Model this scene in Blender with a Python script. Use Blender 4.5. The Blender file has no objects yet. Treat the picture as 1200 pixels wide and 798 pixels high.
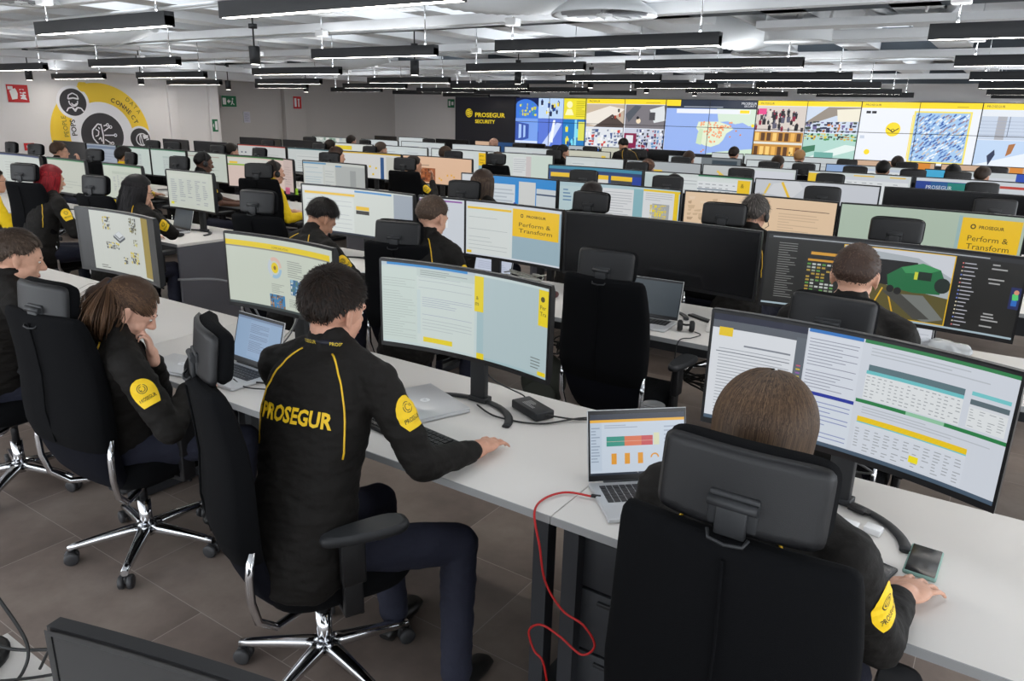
import bpy, bmesh, math, random
from mathutils import Vector, Matrix, Quaternion, noise
from mathutils.bvhtree import BVHTree
from mathutils.geometry import tessellate_polygon
SC = bpy.context.scene
COL = SC.collection
PI = math.pi

# ------------------------------------------------------------------ camera
cam_data = bpy.data.cameras.new('camera')
cam = bpy.data.objects.new('camera', cam_data)
COL.objects.link(cam)
cam_data.sensor_width = 36.0
cam_data.lens = 872.877 * 36.0 / 1200.0
cam_data.clip_start = 0.05
cam_data.clip_end = 200
cam.matrix_world = Matrix(((0.83037524, -0.18127495, 0.52689311, 0),
                           (0.55662144, 0.2266118, -0.79926195, 0),
                           (0.02548597, 0.95696734, 0.28907435, 1.85),
                           (0, 0, 0, 1)))
SC.camera = cam

# ------------------------------------------------------------------ light and exposure
SC.view_settings.view_transform = 'Standard'
SC.view_settings.look = 'None'
SC.view_settings.gamma = 1.0
SC.view_settings.use_curve_mapping = False
SC.view_settings.exposure = 0.0
LAMP_STRENGTH = 25.0
CEILING_FILL_STRENGTH = 11.0
SKY_STRENGTH = 3.2
SCREEN_STRENGTH = 0.80
world = bpy.data.worlds.new('daylight')
SC.world = world
world.use_nodes = True
bg = world.node_tree.nodes['Background']
bg.inputs[0].default_value = (0.90, 0.95, 1.0, 1)
bg.inputs[1].default_value = SKY_STRENGTH

# ------------------------------------------------------------------ helpers
def lin(c):
    return tuple((x / 12.92 if x <= 0.04045 else ((x + 0.055) / 1.055) ** 2.4) for x in c[:3])

def rgb(r, g, b):
    return lin((r / 255.0, g / 255.0, b / 255.0))

MATS = {}
def mat(name, col, rough=0.5, metal=0.0, spec=0.5, bump=None, vary=None, emit=None, trans=0.0, alpha=1.0, sheen=0.0):
    if name in MATS:
        return MATS[name]
    m = bpy.data.materials.new(name)
    m.use_nodes = True
    nt = m.node_tree
    b = nt.nodes['Principled BSDF']
    b.inputs['Base Color'].default_value = (*col, 1)
    b.inputs['Roughness'].default_value = rough
    b.inputs['Metallic'].default_value = metal
    b.inputs['Specular IOR Level'].default_value = spec
    if trans:
        b.inputs['Transmission Weight'].default_value = trans
    if sheen:
        b.inputs['Sheen Weight'].default_value = sheen
    if emit:
        b.inputs['Emission Color'].default_value = (*emit[0], 1)
        b.inputs['Emission Strength'].default_value = emit[1]
    tc = nt.nodes.new('ShaderNodeTexCoord')
    if vary:                       # (scale, amount)
        n = nt.nodes.new('ShaderNodeTexNoise')
        n.inputs['Scale'].default_value = vary[0]
        n.inputs['Detail'].default_value = 6
        nt.links.new(tc.outputs['Object'], n.inputs['Vector'])
        r = nt.nodes.new('ShaderNodeValToRGB')
        r.color_ramp.elements[0].position = 0.3
        r.color_ramp.elements[1].position = 0.7
        r.color_ramp.elements[0].color = (*[c * (1 - vary[1]) for c in col], 1)
        r.color_ramp.elements[1].color = (*[min(1, c * (1 + vary[1])) for c in col], 1)
        nt.links.new(n.outputs['Fac'], r.inputs['Fac'])
        nt.links.new(r.outputs['Color'], b.inputs['Base Color'])
    if bump:                       # (kind, scale, strength, distance)
        kind, sc, st = bump[:3]
        if kind == 'noise':
            n = nt.nodes.new('ShaderNodeTexNoise')
            n.inputs['Detail'].default_value = 5
        else:
            n = nt.nodes.new('ShaderNodeTexVoronoi')
        n.inputs['Scale'].default_value = sc
        nt.links.new(tc.outputs['Object'], n.inputs['Vector'])
        bu = nt.nodes.new('ShaderNodeBump')
        bu.inputs['Strength'].default_value = st
        bu.inputs['Distance'].default_value = 0.01
        nt.links.new(n.outputs[0], bu.inputs['Height'])
        nt.links.new(bu.outputs['Normal'], b.inputs['Normal'])
    MATS[name] = m
    return m

def screen_material(name='lit_screen', k=1.0):
    m = bpy.data.materials.new(name)
    m.use_nodes = True
    nt = m.node_tree
    b = nt.nodes['Principled BSDF']
    b.inputs['Base Color'].default_value = (0.01, 0.01, 0.01, 1)
    b.inputs['Roughness'].default_value = 0.35
    a = nt.nodes.new('ShaderNodeAttribute')
    a.attribute_name = 'Col'
    nt.links.new(a.outputs['Color'], b.inputs['Emission Color'])
    b.inputs['Emission Strength'].default_value = SCREEN_STRENGTH * k
    return m
M_SCREEN = screen_material()
M_WALLSCREEN = screen_material('lit_video_wall', 1.3)

def paint_material(name='printed_paint'):
    m = bpy.data.materials.new(name)
    m.use_nodes = True
    nt = m.node_tree
    b = nt.nodes['Principled BSDF']
    b.inputs['Roughness'].default_value = 0.6
    a = nt.nodes.new('ShaderNodeAttribute')
    a.attribute_name = 'Col'
    nt.links.new(a.outputs['Color'], b.inputs['Base Color'])
    return m
M_PAINT = paint_material()

M = {}
M['fabric_black'] = mat('black_fabric', (0.0035, 0.0037, 0.0045), 0.95, spec=0.12, bump=('noise', 900, 0.25))
M['fabric_navy'] = mat('navy_fabric', (0.0055, 0.006, 0.010), 0.95, spec=0.12, bump=('noise', 900, 0.25))
M['plastic_black'] = mat('black_plastic', (0.008, 0.008, 0.009), 0.45, spec=0.35, bump=('noise', 700, 0.08))
M['plastic_dark'] = mat('dark_grey_plastic', (0.018, 0.019, 0.021), 0.5, spec=0.4)
M['plastic_grey'] = mat('grey_plastic', (0.16, 0.16, 0.17), 0.45)
M['chrome'] = mat('polished_aluminium', (0.72, 0.73, 0.75), 0.13, metal=1.0)
M['caster'] = mat('caster_rubber', (0.03, 0.03, 0.032), 0.5)
M['caster_rim'] = mat('caster_rim_grey', (0.10, 0.10, 0.10), 0.45)
M['desk_white'] = mat('white_laminate', rgb(216, 212, 207), 0.42, spec=0.4, vary=(3, 0.015))
M['desk_edge'] = mat('grey_desk_edge', rgb(150, 150, 150), 0.5)
M['panel_grey'] = mat('grey_desk_panel', rgb(92, 92, 98), 0.6, vary=(4, 0.05))
M['panel_dark'] = mat('dark_desk_frame', rgb(40, 42, 46), 0.55)
M['bezel'] = mat('black_bezel', (0.008, 0.008, 0.009), 0.3)
M['off'] = mat('dark_glass_screen', (0.006, 0.006, 0.007), 0.22, spec=0.5)
M['alu'] = mat('silver_aluminium', (0.56, 0.56, 0.57), 0.35, metal=0.9)
M['alu_light'] = mat('silver_laptop_shell', rgb(196, 197, 199), 0.38, metal=0.35)
M['key'] = mat('black_keys', (0.02, 0.02, 0.022), 0.5)
M['white_plastic'] = mat('white_plastic', rgb(225, 225, 225), 0.45)
M['red_wire'] = mat('red_cable', rgb(180, 20, 20), 0.5)
M['yellow_wire'] = mat('yellow_cable', rgb(220, 170, 20), 0.5)
M['wire'] = mat('black_cable', (0.012, 0.012, 0.012), 0.5)
M['wire_grey'] = mat('grey_cable', rgb(190, 190, 180), 0.5)
M['wall'] = mat('white_wall_paint', rgb(226, 223, 222), 0.85, vary=(0.7, 0.02))
M['wall_grey'] = mat('grey_wall_paint', rgb(186, 182, 179), 0.85, vary=(0.7, 0.02))
M['ceiling'] = mat('white_ceiling_paint', rgb(222, 226, 230), 0.8, vary=(1.2, 0.03))
M['rib'] = mat('white_rib_paint', rgb(228, 230, 232), 0.7, vary=(1.5, 0.03))
M['girder'] = mat('dark_steel', rgb(72, 80, 88), 0.6, vary=(2, 0.06))
M['duct'] = mat('white_duct', rgb(225, 228, 230), 0.55)
M['lamp_black'] = mat('matt_black_lamp', (0.012, 0.013, 0.015), 0.5)
M['diffuser'] = mat('lamp_diffuser', (0.9, 0.9, 0.9), 0.5, emit=((1.0, 0.94, 0.86), LAMP_STRENGTH))
M['yellow'] = mat('signal_yellow', rgb(250, 205, 20), 0.55)

def floor_material():
    m = bpy.data.materials.new('stone_look_vinyl_tiles')
    m.use_nodes = True
    nt = m.node_tree
    b = nt.nodes['Principled BSDF']
    tc = nt.nodes.new('ShaderNodeTexCoord')
    br = nt.nodes.new('ShaderNodeTexBrick')
    br.offset = 0.5
    br.inputs['Scale'].default_value = 1.0
    br.inputs['Brick Width'].default_value = 0.92
    br.inputs['Row Height'].default_value = 0.46
    br.inputs['Mortar Size'].default_value = 0.0016
    br.inputs['Color1'].default_value = (0.0, 0.0, 0.0, 1)
    br.inputs['Color2'].default_value = (1, 1, 1, 1)
    br.inputs['Mortar'].default_value = (0.5, 0.5, 0.5, 1)
    nt.links.new(tc.outputs['Object'], br.inputs['Vector'])
    n = nt.nodes.new('ShaderNodeTexNoise')
    n.inputs['Scale'].default_value = 1.7
    n.inputs['Detail'].default_value = 9
    n.inputs['Roughness'].default_value = 0.62
    add = nt.nodes.new('ShaderNodeVectorMath')
    mul = nt.nodes.new('ShaderNodeVectorMath')
    mul.operation = 'SCALE'
    mul.inputs['Scale'].default_value = 7.0
    nt.links.new(br.outputs['Color'], mul.inputs[0])
    nt.links.new(tc.outputs['Object'], add.inputs[0])
    nt.links.new(mul.outputs[0], add.inputs[1])
    nt.links.new(add.outputs[0], n.inputs['Vector'])
    r = nt.nodes.new('ShaderNodeValToRGB')
    e = r.color_ramp.elements
    e[0].position, e[0].color = 0.28, (*rgb(100, 88, 81), 1)
    e[1].position, e[1].color = 0.72, (*rgb(152, 139, 129), 1)
    x = e.new(0.5)
    x.color = (*rgb(127, 114, 106), 1)
    nt.links.new(n.outputs['Fac'], r.inputs['Fac'])
    mx = nt.nodes.new('ShaderNodeMix')
    mx.data_type = 'RGBA'
    nt.links.new(br.outputs['Fac'], mx.inputs['Factor'])
    nt.links.new(r.outputs['Color'], mx.inputs['A'])
    mx.inputs['B'].default_value = (*rgb(166, 156, 148), 1)
    nt.links.new(mx.outputs['Result'], b.inputs['Base Color'])
    b.inputs['Roughness'].default_value = 0.42
    b.inputs['Specular IOR Level'].default_value = 0.35
    bu = nt.nodes.new('ShaderNodeBump')
    bu.inputs['Strength'].default_value = 0.15
    bu.inputs['Distance'].default_value = 0.004
    nt.links.new(n.outputs['Fac'], bu.inputs['Height'])
    nt.links.new(bu.outputs['Normal'], b.inputs['Normal'])
    return m
M['floor'] = floor_material()

def glass_material():
    m = bpy.data.materials.new('clear_plastic')
    m.use_nodes = True
    b = m.node_tree.nodes['Principled BSDF']
    b.inputs['Base Color'].default_value = (0.9, 0.92, 0.93, 1)
    b.inputs['Roughness'].default_value = 0.25
    b.inputs['Transmission Weight'].default_value = 0.6
    return m
M['clear'] = glass_material()

class MB:
    """collects shapes and links them as one mesh object"""
    def __init__(s):
        s.v, s.f, s.sm = [], [], []
    def add(s, vs, fs, smooth=False):
        o = len(s.v)
        s.v += [Vector(v) for v in vs]
        s.f += [tuple(i + o for i in f) for f in fs]
        s.sm += [smooth] * len(fs)
        return s
    def box(s, c, size, rot=None, bevel=0.0):
        if bevel:
            bm = bmesh.new()
            bmesh.ops.create_cube(bm, size=1.0)
            bmesh.ops.scale(bm, vec=size, verts=bm.verts)
            bmesh.ops.bevel(bm, geom=bm.edges[:], offset=bevel, segments=3 if bevel > 0.004 else 2, profile=0.5, affect='EDGES', clamp_overlap=True)
            bm.verts.index_update()
            vs = [v.co.copy() for v in bm.verts]
            fs = [tuple(v.index for v in f.verts) for f in bm.faces]
            bm.free()
        else:
            x, y, z = [a / 2 for a in size]
            vs = [Vector(p) for p in ((-x, -y, -z), (x, -y, -z), (x, y, -z), (-x, y, -z), (-x, -y, z), (x, -y, z), (x, y, z), (-x, y, z))]
            fs = [(0, 3, 2, 1), (4, 5, 6, 7), (0, 1, 5, 4), (1, 2, 6, 5), (2, 3, 7, 6), (3, 0, 4, 7)]
        R = rot if rot is not None else Matrix.Identity(3)
        c = Vector(c)
        return s.add([R @ v + c for v in vs], fs, bool(bevel))
    def cyl(s, p0, p1, r0, r1=None, n=16, caps=True, smooth=True):
        r1 = r0 if r1 is None else r1
        p0, p1 = Vector(p0), Vector(p1)
        d = (p1 - p0).normalized()
        a = d.orthogonal().normalized()
        b = d.cross(a)
        vs = []
        for p, r in ((p0, r0), (p1, r1)):
            for i in range(n):
                t = 2 * PI * i / n
                vs.append(p + (a * math.cos(t) + b * math.sin(t)) * r)
        fs = [(i, (i + 1) % n, n + (i + 1) % n, n + i) for i in range(n)]
        s.add(vs, fs, smooth)
        if caps:
            s.add(vs[:n], [tuple(range(n))[::-1]])
            s.add(vs[n:], [tuple(range(n))])
        return s
    def lathe(s, prof, c=(0, 0, 0), n=24, rot=None):
        R = rot if rot is not None else Matrix.Identity(3)
        c = Vector(c)
        vs = [R @ Vector((r * math.cos(2 * PI * i / n), r * math.sin(2 * PI * i / n), z)) + c for r, z in prof for i in range(n)]
        fs = [(k * n + i, k * n + (i + 1) % n, (k + 1) * n + (i + 1) % n, (k + 1) * n + i) for k in range(len(prof) - 1) for i in range(n)]
        s.add(vs, fs, True)
        if prof[0][0] > 1e-5:
            s.add(vs[:n], [tuple(range(n))[::-1]])
        if prof[-1][0] > 1e-5:
            s.add(vs[-n:], [tuple(range(n))])
        return s
    def tube(s, pts, r, n=8, flat=1.0, up=None):
        pts = [Vector(p) for p in pts]
        m = len(pts)
        rr = r if isinstance(r, (list, tuple)) else [r] * m
        t0 = (pts[1] - pts[0]).normalized()
        a = (up.normalized() if up is not None else t0.orthogonal().normalized())
        vs = []
        for i, p in enumerate(pts):
            t = (pts[min(i + 1, m - 1)] - pts[max(i - 1, 0)]).normalized()
            a = (a - t * a.dot(t))
            a = a.normalized() if a.length > 1e-6 else t.orthogonal().normalized()
            b = t.cross(a)
            for k in range(n):
                th = 2 * PI * k / n
                vs.append(p + (a * math.cos(th) * flat + b * math.sin(th)) * rr[i])
        fs = [(i * n + k, i * n + (k + 1) % n, (i + 1) * n + (k + 1) % n, (i + 1) * n + k) for i in range(m - 1) for k in range(n)]
        s.add(vs, fs, True)
        s.add(vs[:n], [tuple(range(n))[::-1]])
        s.add(vs[-n:], [tuple(range(n))])
        return s
    def ell(s, c, r, rot=None, nu=20, nv=12):
        R = rot if rot is not None else Matrix.Identity(3)
        c = Vector(c)
        vs = [c + R @ Vector((0, 0, -r[2]))]
        for j in range(1, nv):
            ph = -PI / 2 + PI * j / nv
            for i in range(nu):
                t = 2 * PI * i / nu
                vs.append(c + R @ Vector((r[0] * math.cos(ph) * math.cos(t), r[1] * math.cos(ph) * math.sin(t), r[2] * math.sin(ph))))
        vs.append(c + R @ Vector((0, 0, r[2])))
        fs = [(0, 1 + (i + 1) % nu, 1 + i) for i in range(nu)]
        for j in range(nv - 2):
            a = 1 + j * nu
            fs += [(a + i, a + (i + 1) % nu, a + nu + (i + 1) % nu, a + nu + i) for i in range(nu)]
        a = 1 + (nv - 2) * nu
        fs += [(a + i, a + (i + 1) % nu, len(vs) - 1) for i in range(nu)]
        return s.add(vs, fs, True)
    def cap(s, p0, p1, r0, r1=None, n=14):
        """tapered capsule"""
        r1 = r0 if r1 is None else r1
        p0, p1 = Vector(p0), Vector(p1)
        L = (p1 - p0).length
        if L < 1e-5:
            return s.ell(p0, (r0, r0, r0), nu=n, nv=8)
        q = (p1 - p0).to_track_quat('Z', 'Y').to_matrix()
        prof = [(r0 * math.cos(t), r0 * math.sin(t)) for t in [-PI / 2 + (PI / 2) * i / 5 for i in range(5)]]
        prof += [(r0, 0), (r1, L)]
        prof += [(r1 * math.cos(t), L + r1 * math.sin(t)) for t in [(PI / 2) * i / 5 for i in range(1, 6)]]
        prof = [(max(a, 1e-5), b) for a, b in prof]
        return s.lathe(prof, p0, n, q)
    def loft(s, rings, closed_ends=True, smooth=True):
        n = len(rings[0])
        vs = [p for r in rings for p in r]
        fs = [(k * n + i, k * n + (i + 1) % n, (k + 1) * n + (i + 1) % n, (k + 1) * n + i) for k in range(len(rings) - 1) for i in range(n)]
        s.add(vs, fs, smooth)
        if closed_ends:
            s.add(rings[0], [tuple(range(n))[::-1]])
            s.add(rings[-1], [tuple(range(n))])
        return s
    def prism(s, poly, y0, y1, axis='Y'):
        """poly in (a, b); extruded along an axis"""
        def P(a, b, t):
            return {'Y': (a, t, b), 'Z': (a, b, t), 'X': (t, a, b)}[axis]
        n = len(poly)
        vs = [P(a, b, y0) for a, b in poly] + [P(a, b, y1) for a, b in poly]
        tri = tessellate_polygon([[Vector((a, b, 0)) for a, b in poly]])
        fs = [tuple(t) for t in tri] + [tuple(n + i for i in t[::-1]) for t in tri]
        fs += [(i, (i + 1) % n, n + (i + 1) % n, n + i) for i in range(n)]
        return s.add(vs, fs)
    def xf(s, Mx):
        s.v = [Mx @ v for v in s.v]
        return s
    def mesh(s, name, m, fix=True):
        me = bpy.data.meshes.new(name)
        me.from_pydata([tuple(v) for v in s.v], [], s.f)
        me.polygons.foreach_set('use_smooth', s.sm)
        me.update()
        if fix:
            bm = bmesh.new()
            bm.from_mesh(me)
            bmesh.ops.remove_doubles(bm, verts=bm.verts, dist=1e-5)
            bmesh.ops.recalc_face_normals(bm, faces=bm.faces)
            bm.to_mesh(me)
            bm.free()
        if m is not None:
            me.materials.append(m)
        return me
    def build(s, name, m, parent=None, fix=True):
        return link(name, s.mesh(name, m, fix), parent)

def link(name, me, parent=None):
    o = bpy.data.objects.new(name, me)
    COL.objects.link(o)
    if parent is not None:
        o.parent = parent
    return o

def tag(o, label=None, cat=None, group=None, kind=None):
    if label: o['label'] = label
    if cat: o['category'] = cat
    if group: o['group'] = group
    if kind: o['kind'] = kind
    return o

def empty(name, loc, rz=0.0, label=None, cat=None, group=None):
    o = bpy.data.objects.new(name, None)
    COL.objects.link(o)
    o.location = loc
    o.rotation_euler = (0, 0, rz)
    o.empty_display_size = 0.1
    return tag(o, label, cat, group)

def struct(name, mb, m, parent=None):
    o = mb.build(name, m, parent)
    o['kind'] = 'structure'
    return o

def copy_tree(o, parent=None):
    c = o.copy()
    COL.objects.link(c)
    c.parent = parent
    for ch in list(o.children):
        copy_tree(ch, c)
    return c

def sup_ring(c, hx, hy, n, z, e=2.6, cnt=28):
    """horizontal superellipse ring"""
    out = []
    for i in range(cnt):
        t = 2 * PI * i / cnt
        ct, st = math.cos(t), math.sin(t)
        out.append(Vector((c[0] + hx * math.copysign(abs(ct) ** (2 / e), ct), c[1] + hy * math.copysign(abs(st) ** (2 / e), st), z)))
    return out

def pillow(w, h, th, nu=18, nv=12, e=5.0, curve=0.0, flat=4.0):
    """rounded cushion or shell in the x-z plane, thickness along y, centred; returns MB"""
    mb = MB()
    vs, fs = [], []
    for side in (1, -1):
        for j in range(nv + 1):
            for i in range(nu + 1):
                u, v = -1 + 2 * i / nu, -1 + 2 * j / nv
                # square to superellipse
                k = (abs(u) ** e + abs(v) ** e) ** (1 / e)
                m_ = max(abs(u), abs(v))
                s_ = (m_ / k) if k > 1e-9 else 1
                x, z = u * s_, v * s_
                edge = max(0.0, 1 - m_ ** flat)
                y = side * th / 2 * (edge ** 0.5 if edge > 0 else 0)
                vs.append((x * w / 2, y + curve * (x * w / 2) ** 2, z * h / 2))
        o = (0 if side == 1 else (nu + 1) * (nv + 1))
        for j in range(nv):
            for i in range(nu):
                a = o + j * (nu + 1) + i
                q = (a, a + 1, a + nu + 2, a + nu + 1)
                fs.append(q if side == -1 else q[::-1])
    mb.add(vs, fs, True)
    return mb

# ---- text as triangles
_TX = {}
def text_tris(s, bold=0.0, res=2):
    key = (s, bold, res)
    if key in _TX:
        return _TX[key]
    cu = bpy.data.curves.new('lettering', 'FONT')
    cu.body = s
    cu.resolution_u = res
    cu.offset = bold
    o = bpy.data.objects.new('lettering', cu)
    COL.objects.link(o)
    bpy.context.view_layer.update()
    dg = bpy.context.evaluated_depsgraph_get()
    me = bpy.data.meshes.new_from_object(o.evaluated_get(dg))
    me.calc_loop_triangles()
    vs = [(v.co.x, v.co.y) for v in me.vertices]
    tr = [tuple(t.vertices) for t in me.loop_triangles]
    bpy.data.objects.remove(o)
    bpy.data.meshes.remove(me)
    bpy.data.curves.remove(cu)
    if vs:
        x0 = min(v[0] for v in vs); x1 = max(v[0] for v in vs)
        y0 = min(v[1] for v in vs); y1 = max(v[1] for v in vs)
    else:
        x0 = x1 = y0 = y1 = 0
    vs = [(x - x0, y - y0) for x, y in vs]
    _TX[key] = (vs, tr, max(x1 - x0, 1e-6), max(y1 - y0, 1e-6))
    return _TX[key]

class Page:
    """flat artwork in unit coordinates, u to the right, v downwards; becomes one coloured mesh"""
    def __init__(s, w, h, bg):
        s.w, s.h, s.items, s.lay = w, h, [], 0
        s.rect(0, 0, 1, 1, bg)
    def rect(s, u0, v0, u1, v1, c, lay=None):
        s.poly([(u0, v0), (u1, v0), (u1, v1), (u0, v1)], c, lay)
    def poly(s, pts, c, lay=None):
        if lay is None:
            s.lay += 1
            lay = s.lay
        s.items.append(([(min(1, max(0, u)), min(1, max(0, v))) for u, v in pts], None, c, lay))
    def disc(s, u, v, r, c, n=18, r_in=0.0, a0=0.0, a1=2 * PI):
        """r in units of the page height"""
        k = s.h / s.w
        P = lambda rr, t: (u + rr * k * math.cos(t), v + rr * math.sin(t))
        if r_in <= 0 and a1 - a0 > 6.28:
            s.poly([P(r, 2 * PI * i / n) for i in range(n)], c)
        else:
            s.lay += 1
            for i in range(n):
                t0, t1 = a0 + (a1 - a0) * i / n, a0 + (a1 - a0) * (i + 1) / n
                s.items.append(([P(r_in, t0), P(r, t0), P(r, t1), P(r_in, t1)], None, c, s.lay))
    def line(s, p, q, t, c):
        k = s.h / s.w
        dx, dy = (q[0] - p[0]) / k, q[1] - p[1]
        L = math.hypot(dx, dy) or 1
        nx, ny = -dy / L * t / 2 * k, dx / L * t / 2
        s.poly([(p[0] + nx, p[1] + ny), (q[0] + nx, q[1] + ny), (q[0] - nx, q[1] - ny), (p[0] - nx, p[1] - ny)], c)
    def text(s, txt, u, v, hgt, c, bold=0.0, width=None, rot=0.0, center=False):
        """u, v = lower left corner of the letters; hgt in page heights"""
        vs, tr, tw, thh = text_tris(txt, bold)
        k = hgt / thh
        kx = k * s.h / s.w if width is None else width / tw
        s.lay += 1
        ca, sa = math.cos(rot), math.sin(rot)
        if center:
            u -= tw * kx / 2
            v += hgt / 2
        P = []
        for x, y in vs:
            if rot:
                X, Y = x * k, y * k
                X, Y = X * ca - Y * sa, X * sa + Y * ca
                P.append((u + X * s.h / s.w, v - Y))
            else:
                P.append((u + x * kx, v - y * k))
        s.items.append((P, tr, c, s.lay))
    def lines(s, u0, v0, u1, v1, n, c, rnd, t=0.35, ragged=0.5, gap=0.0):
        dv = (v1 - v0) / n
        s.lay += 1
        for i in range(n):
            if rnd.random() < gap: continue
            e = u1 if rnd.random() > 0.6 else u0 + (u1 - u0) * (1 - ragged * rnd.random())
            s.rect(u0, v0 + dv * (i + 0.5 - t / 2), e, v0 + dv * (i + 0.5 + t / 2), c, s.lay)
    def mosaic(s, u0, v0, u1, v1, nx, ny, pal, rnd, base=None, fill=1.0):
        if base: s.rect(u0, v0, u1, v1, base)
        L0 = s.lay + 1
        s.lay += 9
        for j in range(ny):
            for i in range(nx):
                if rnd.random() > fill: continue
                a, b = u0 + (u1 - u0) * i / nx, v0 + (v1 - v0) * j / ny
                du, dv = (u1 - u0) / nx, (v1 - v0) / ny
                a += du * rnd.uniform(-.2, .2); b += dv * rnd.uniform(-.2, .2)
                ww, hh = du * rnd.uniform(.5, 1.2), dv * rnd.uniform(.5, 1.2)
                q = [(a, b + rnd.uniform(0, .3) * dv), (a + ww, b), (a + ww * rnd.uniform(.7, 1), b + hh), (a + rnd.uniform(0, .3) * du, b + hh)]
                q = [(min(u1, max(u0, x)), min(v1, max(v0, y))) for x, y in q]
                s.poly(q, rnd.choice(pal), L0 + (i % 3) + 3 * (j % 3))
    def mesh(s, name, surf, strips=10, eps=0.00005, mat_=None):
        """surf(u, v, layer_offset) -> point"""
        vs, fs, cols = [], [], []
        if strips > 1:                  # follow the same facets as the strips
            smooth_surf = surf
            def surf(u, v, off):
                k = min(strips - 1, max(0, int(u * strips))); f_ = u * strips - k
                return smooth_surf(k / strips, v, off).lerp(smooth_surf((k + 1) / strips, v, off), f_)
        for pts, tr, c, lay in s.items:
            off = eps * lay
            if tr is not None:
                o = len(vs)
                vs += [surf(u, v, off) for u, v in pts]
                for t in tr:
                    fs.append(tuple(o + i for i in t)); cols.append(c)
                continue
            pieces = [pts]
            if strips > 1:
                pieces = []
                for k in range(strips):
                    lo, hi = k / strips, (k + 1) / strips
                    q = clip(clip(pts, lo, 1), hi, -1)
                    if len(q) >= 3: pieces.append(q)
            for q in pieces:
                o = len(vs)
                vs += [surf(u, v, off) for u, v in q]
                if len(q) <= 4:
                    fs.append(tuple(range(o, o + len(q)))); cols.append(c)
                else:
                    for t in tessellate_polygon([[Vector((u, v, 0)) for u, v in q]]):
                        fs.append(tuple(o + i for i in t)); cols.append(c)
        me = bpy.data.meshes.new(name)
        me.from_pydata([tuple(v) for v in vs], [], fs)
        at = me.color_attributes.new('Col', 'FLOAT_COLOR', 'CORNER')
        buf = []
        for p, c in zip(me.polygons, cols):
            buf += [c[0], c[1], c[2], 1.0] * p.loop_total
        at.data.foreach_set('color', buf)
        me.materials.append(mat_ or M_SCREEN)
        me.update()
        return me

def clip(pts, x, sgn):
    out = []
    n = len(pts)
    for i in range(n):
        a, b = pts[i], pts[(i + 1) % n]
        ia, ib = sgn * (a[0] - x) >= -1e-9, sgn * (b[0] - x) >= -1e-9
        if ia: out.append(a)
        if ia != ib:
            t = (x - a[0]) / (b[0] - a[0])
            out.append((x, a[1] + (b[1] - a[1]) * t))
    r = []
    for p in out:
        if not r or abs(p[0] - r[-1][0]) + abs(p[1] - r[-1][1]) > 1e-7: r.append(p)
    return r
# ------------------------------------------------------------------ the room
Z_CEIL = 3.25
X_L, X_R, Y_B, Y_N = -17.98, 4.5, 19.7, -3.0

mb = MB(); mb.box(((X_L + X_R) / 2, (Y_B + Y_N) / 2, -0.05), (X_R - X_L + 1, Y_B - Y_N + 1, 0.1))
struct('floor', mb, M['floor'])
# ceiling slab with rectangular skylight openings, several of them added to let in more daylight
sky = [(-3.5, -1.2, 6.9, 8.3), (-9.5, -7.2, 4.4, 5.8), (-12.6, -10.6, 6.4, 7.8), (-15.8, -14.0, 9.6, 11.0), (0.1, 2.4, 8.8, 10.4), (-7.4, -5.2, 9.4, 10.8), (-14.0, -12.2, 3.0, 4.6), (-9.8, -7.6, 8.0, 9.2), (-6.8, -4.6, 6.6, 8.0), (-14.6, -12.6, 13.2, 14.6), (-0.3, 1.8, 4.8, 6.0), (-11.0, -9.2, 15.6, 17.0), (-2.8, -.8, 15.4, 16.8), (-11.2, -9.2, 12.0, 13.4), (-3.4, -1.2, 12.2, 13.6), (-6.6, -4.8, 2.2, 3.4), (-2.2, 0.2, 1.2, 2.6), (-7.2, -5.2, 15.0, 16.4)]
xs = sorted({X_L - .3, X_R + .3} | {a for q in sky for a in q[:2]})
ys = sorted({Y_N - .3, Y_B + .3} | {a for q in sky for a in q[2:]})
mb = MB()
for i in range(len(xs) - 1):
    for j in range(len(ys) - 1):
        cx_, cy_ = (xs[i] + xs[i + 1]) / 2, (ys[j] + ys[j + 1]) / 2
        if any(a < cx_ < b and c < cy_ < d for a, b, c, d in sky): continue
        mb.box((cx_, cy_, Z_CEIL + 0.06), (xs[i + 1] - xs[i], ys[j + 1] - ys[j], 0.12))
struct('ceiling', mb, M['ceiling'])
for k, (a, b, c, d) in enumerate(sky):       # frames around the real skylights and the added openings
    mb = MB()
    for x in (a, b): mb.box((x, (c + d) / 2, Z_CEIL - .01), (.06, d - c + .06, .1))
    for y in (c, d): mb.box(((a + b) / 2, y, Z_CEIL - .01), (b - a + .06, .06, .1))
    for i in range(1, 4): mb.box((a + (b - a) * i / 4, (c + d) / 2, Z_CEIL + .03), (.03, d - c, .04))
    struct('daylight_opening_%d' % (k + 1), mb, M['rib'])

# walls
mb = MB(); mb.box((X_L - .1, (9.0 + Y_B) / 2, 1.65), (.2, Y_B - 9.0, 3.3)); struct('wall_left', mb, M['wall_grey'])
mb = MB(); mb.box((-17.6, (Y_N + 12.16) / 2, 1.65), (1.0, 12.16 - Y_N, 3.3)); struct('wall_left_front', mb, M['wall'])
mb = MB(); mb.box(((X_L + X_R) / 2, Y_B + .1, 1.65), (X_R - X_L, .2, 3.3)); struct('wall_back', mb, M['wall'])
mb = MB(); mb.box((-17.07, 10.95, 1.6), (.06, .22, 3.2), bevel=.008); mb.box((-17.05, 12.05, 1.6), (.1, .24, 3.2), bevel=.008); struct('trim_1', mb, M['wall'])
mb = MB()
for y in (15.3,): mb.box((-17.9, y, 1.6), (.16, .75, 3.2), bevel=.01)
struct('trim_2', mb, M['wall_grey'])

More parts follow.
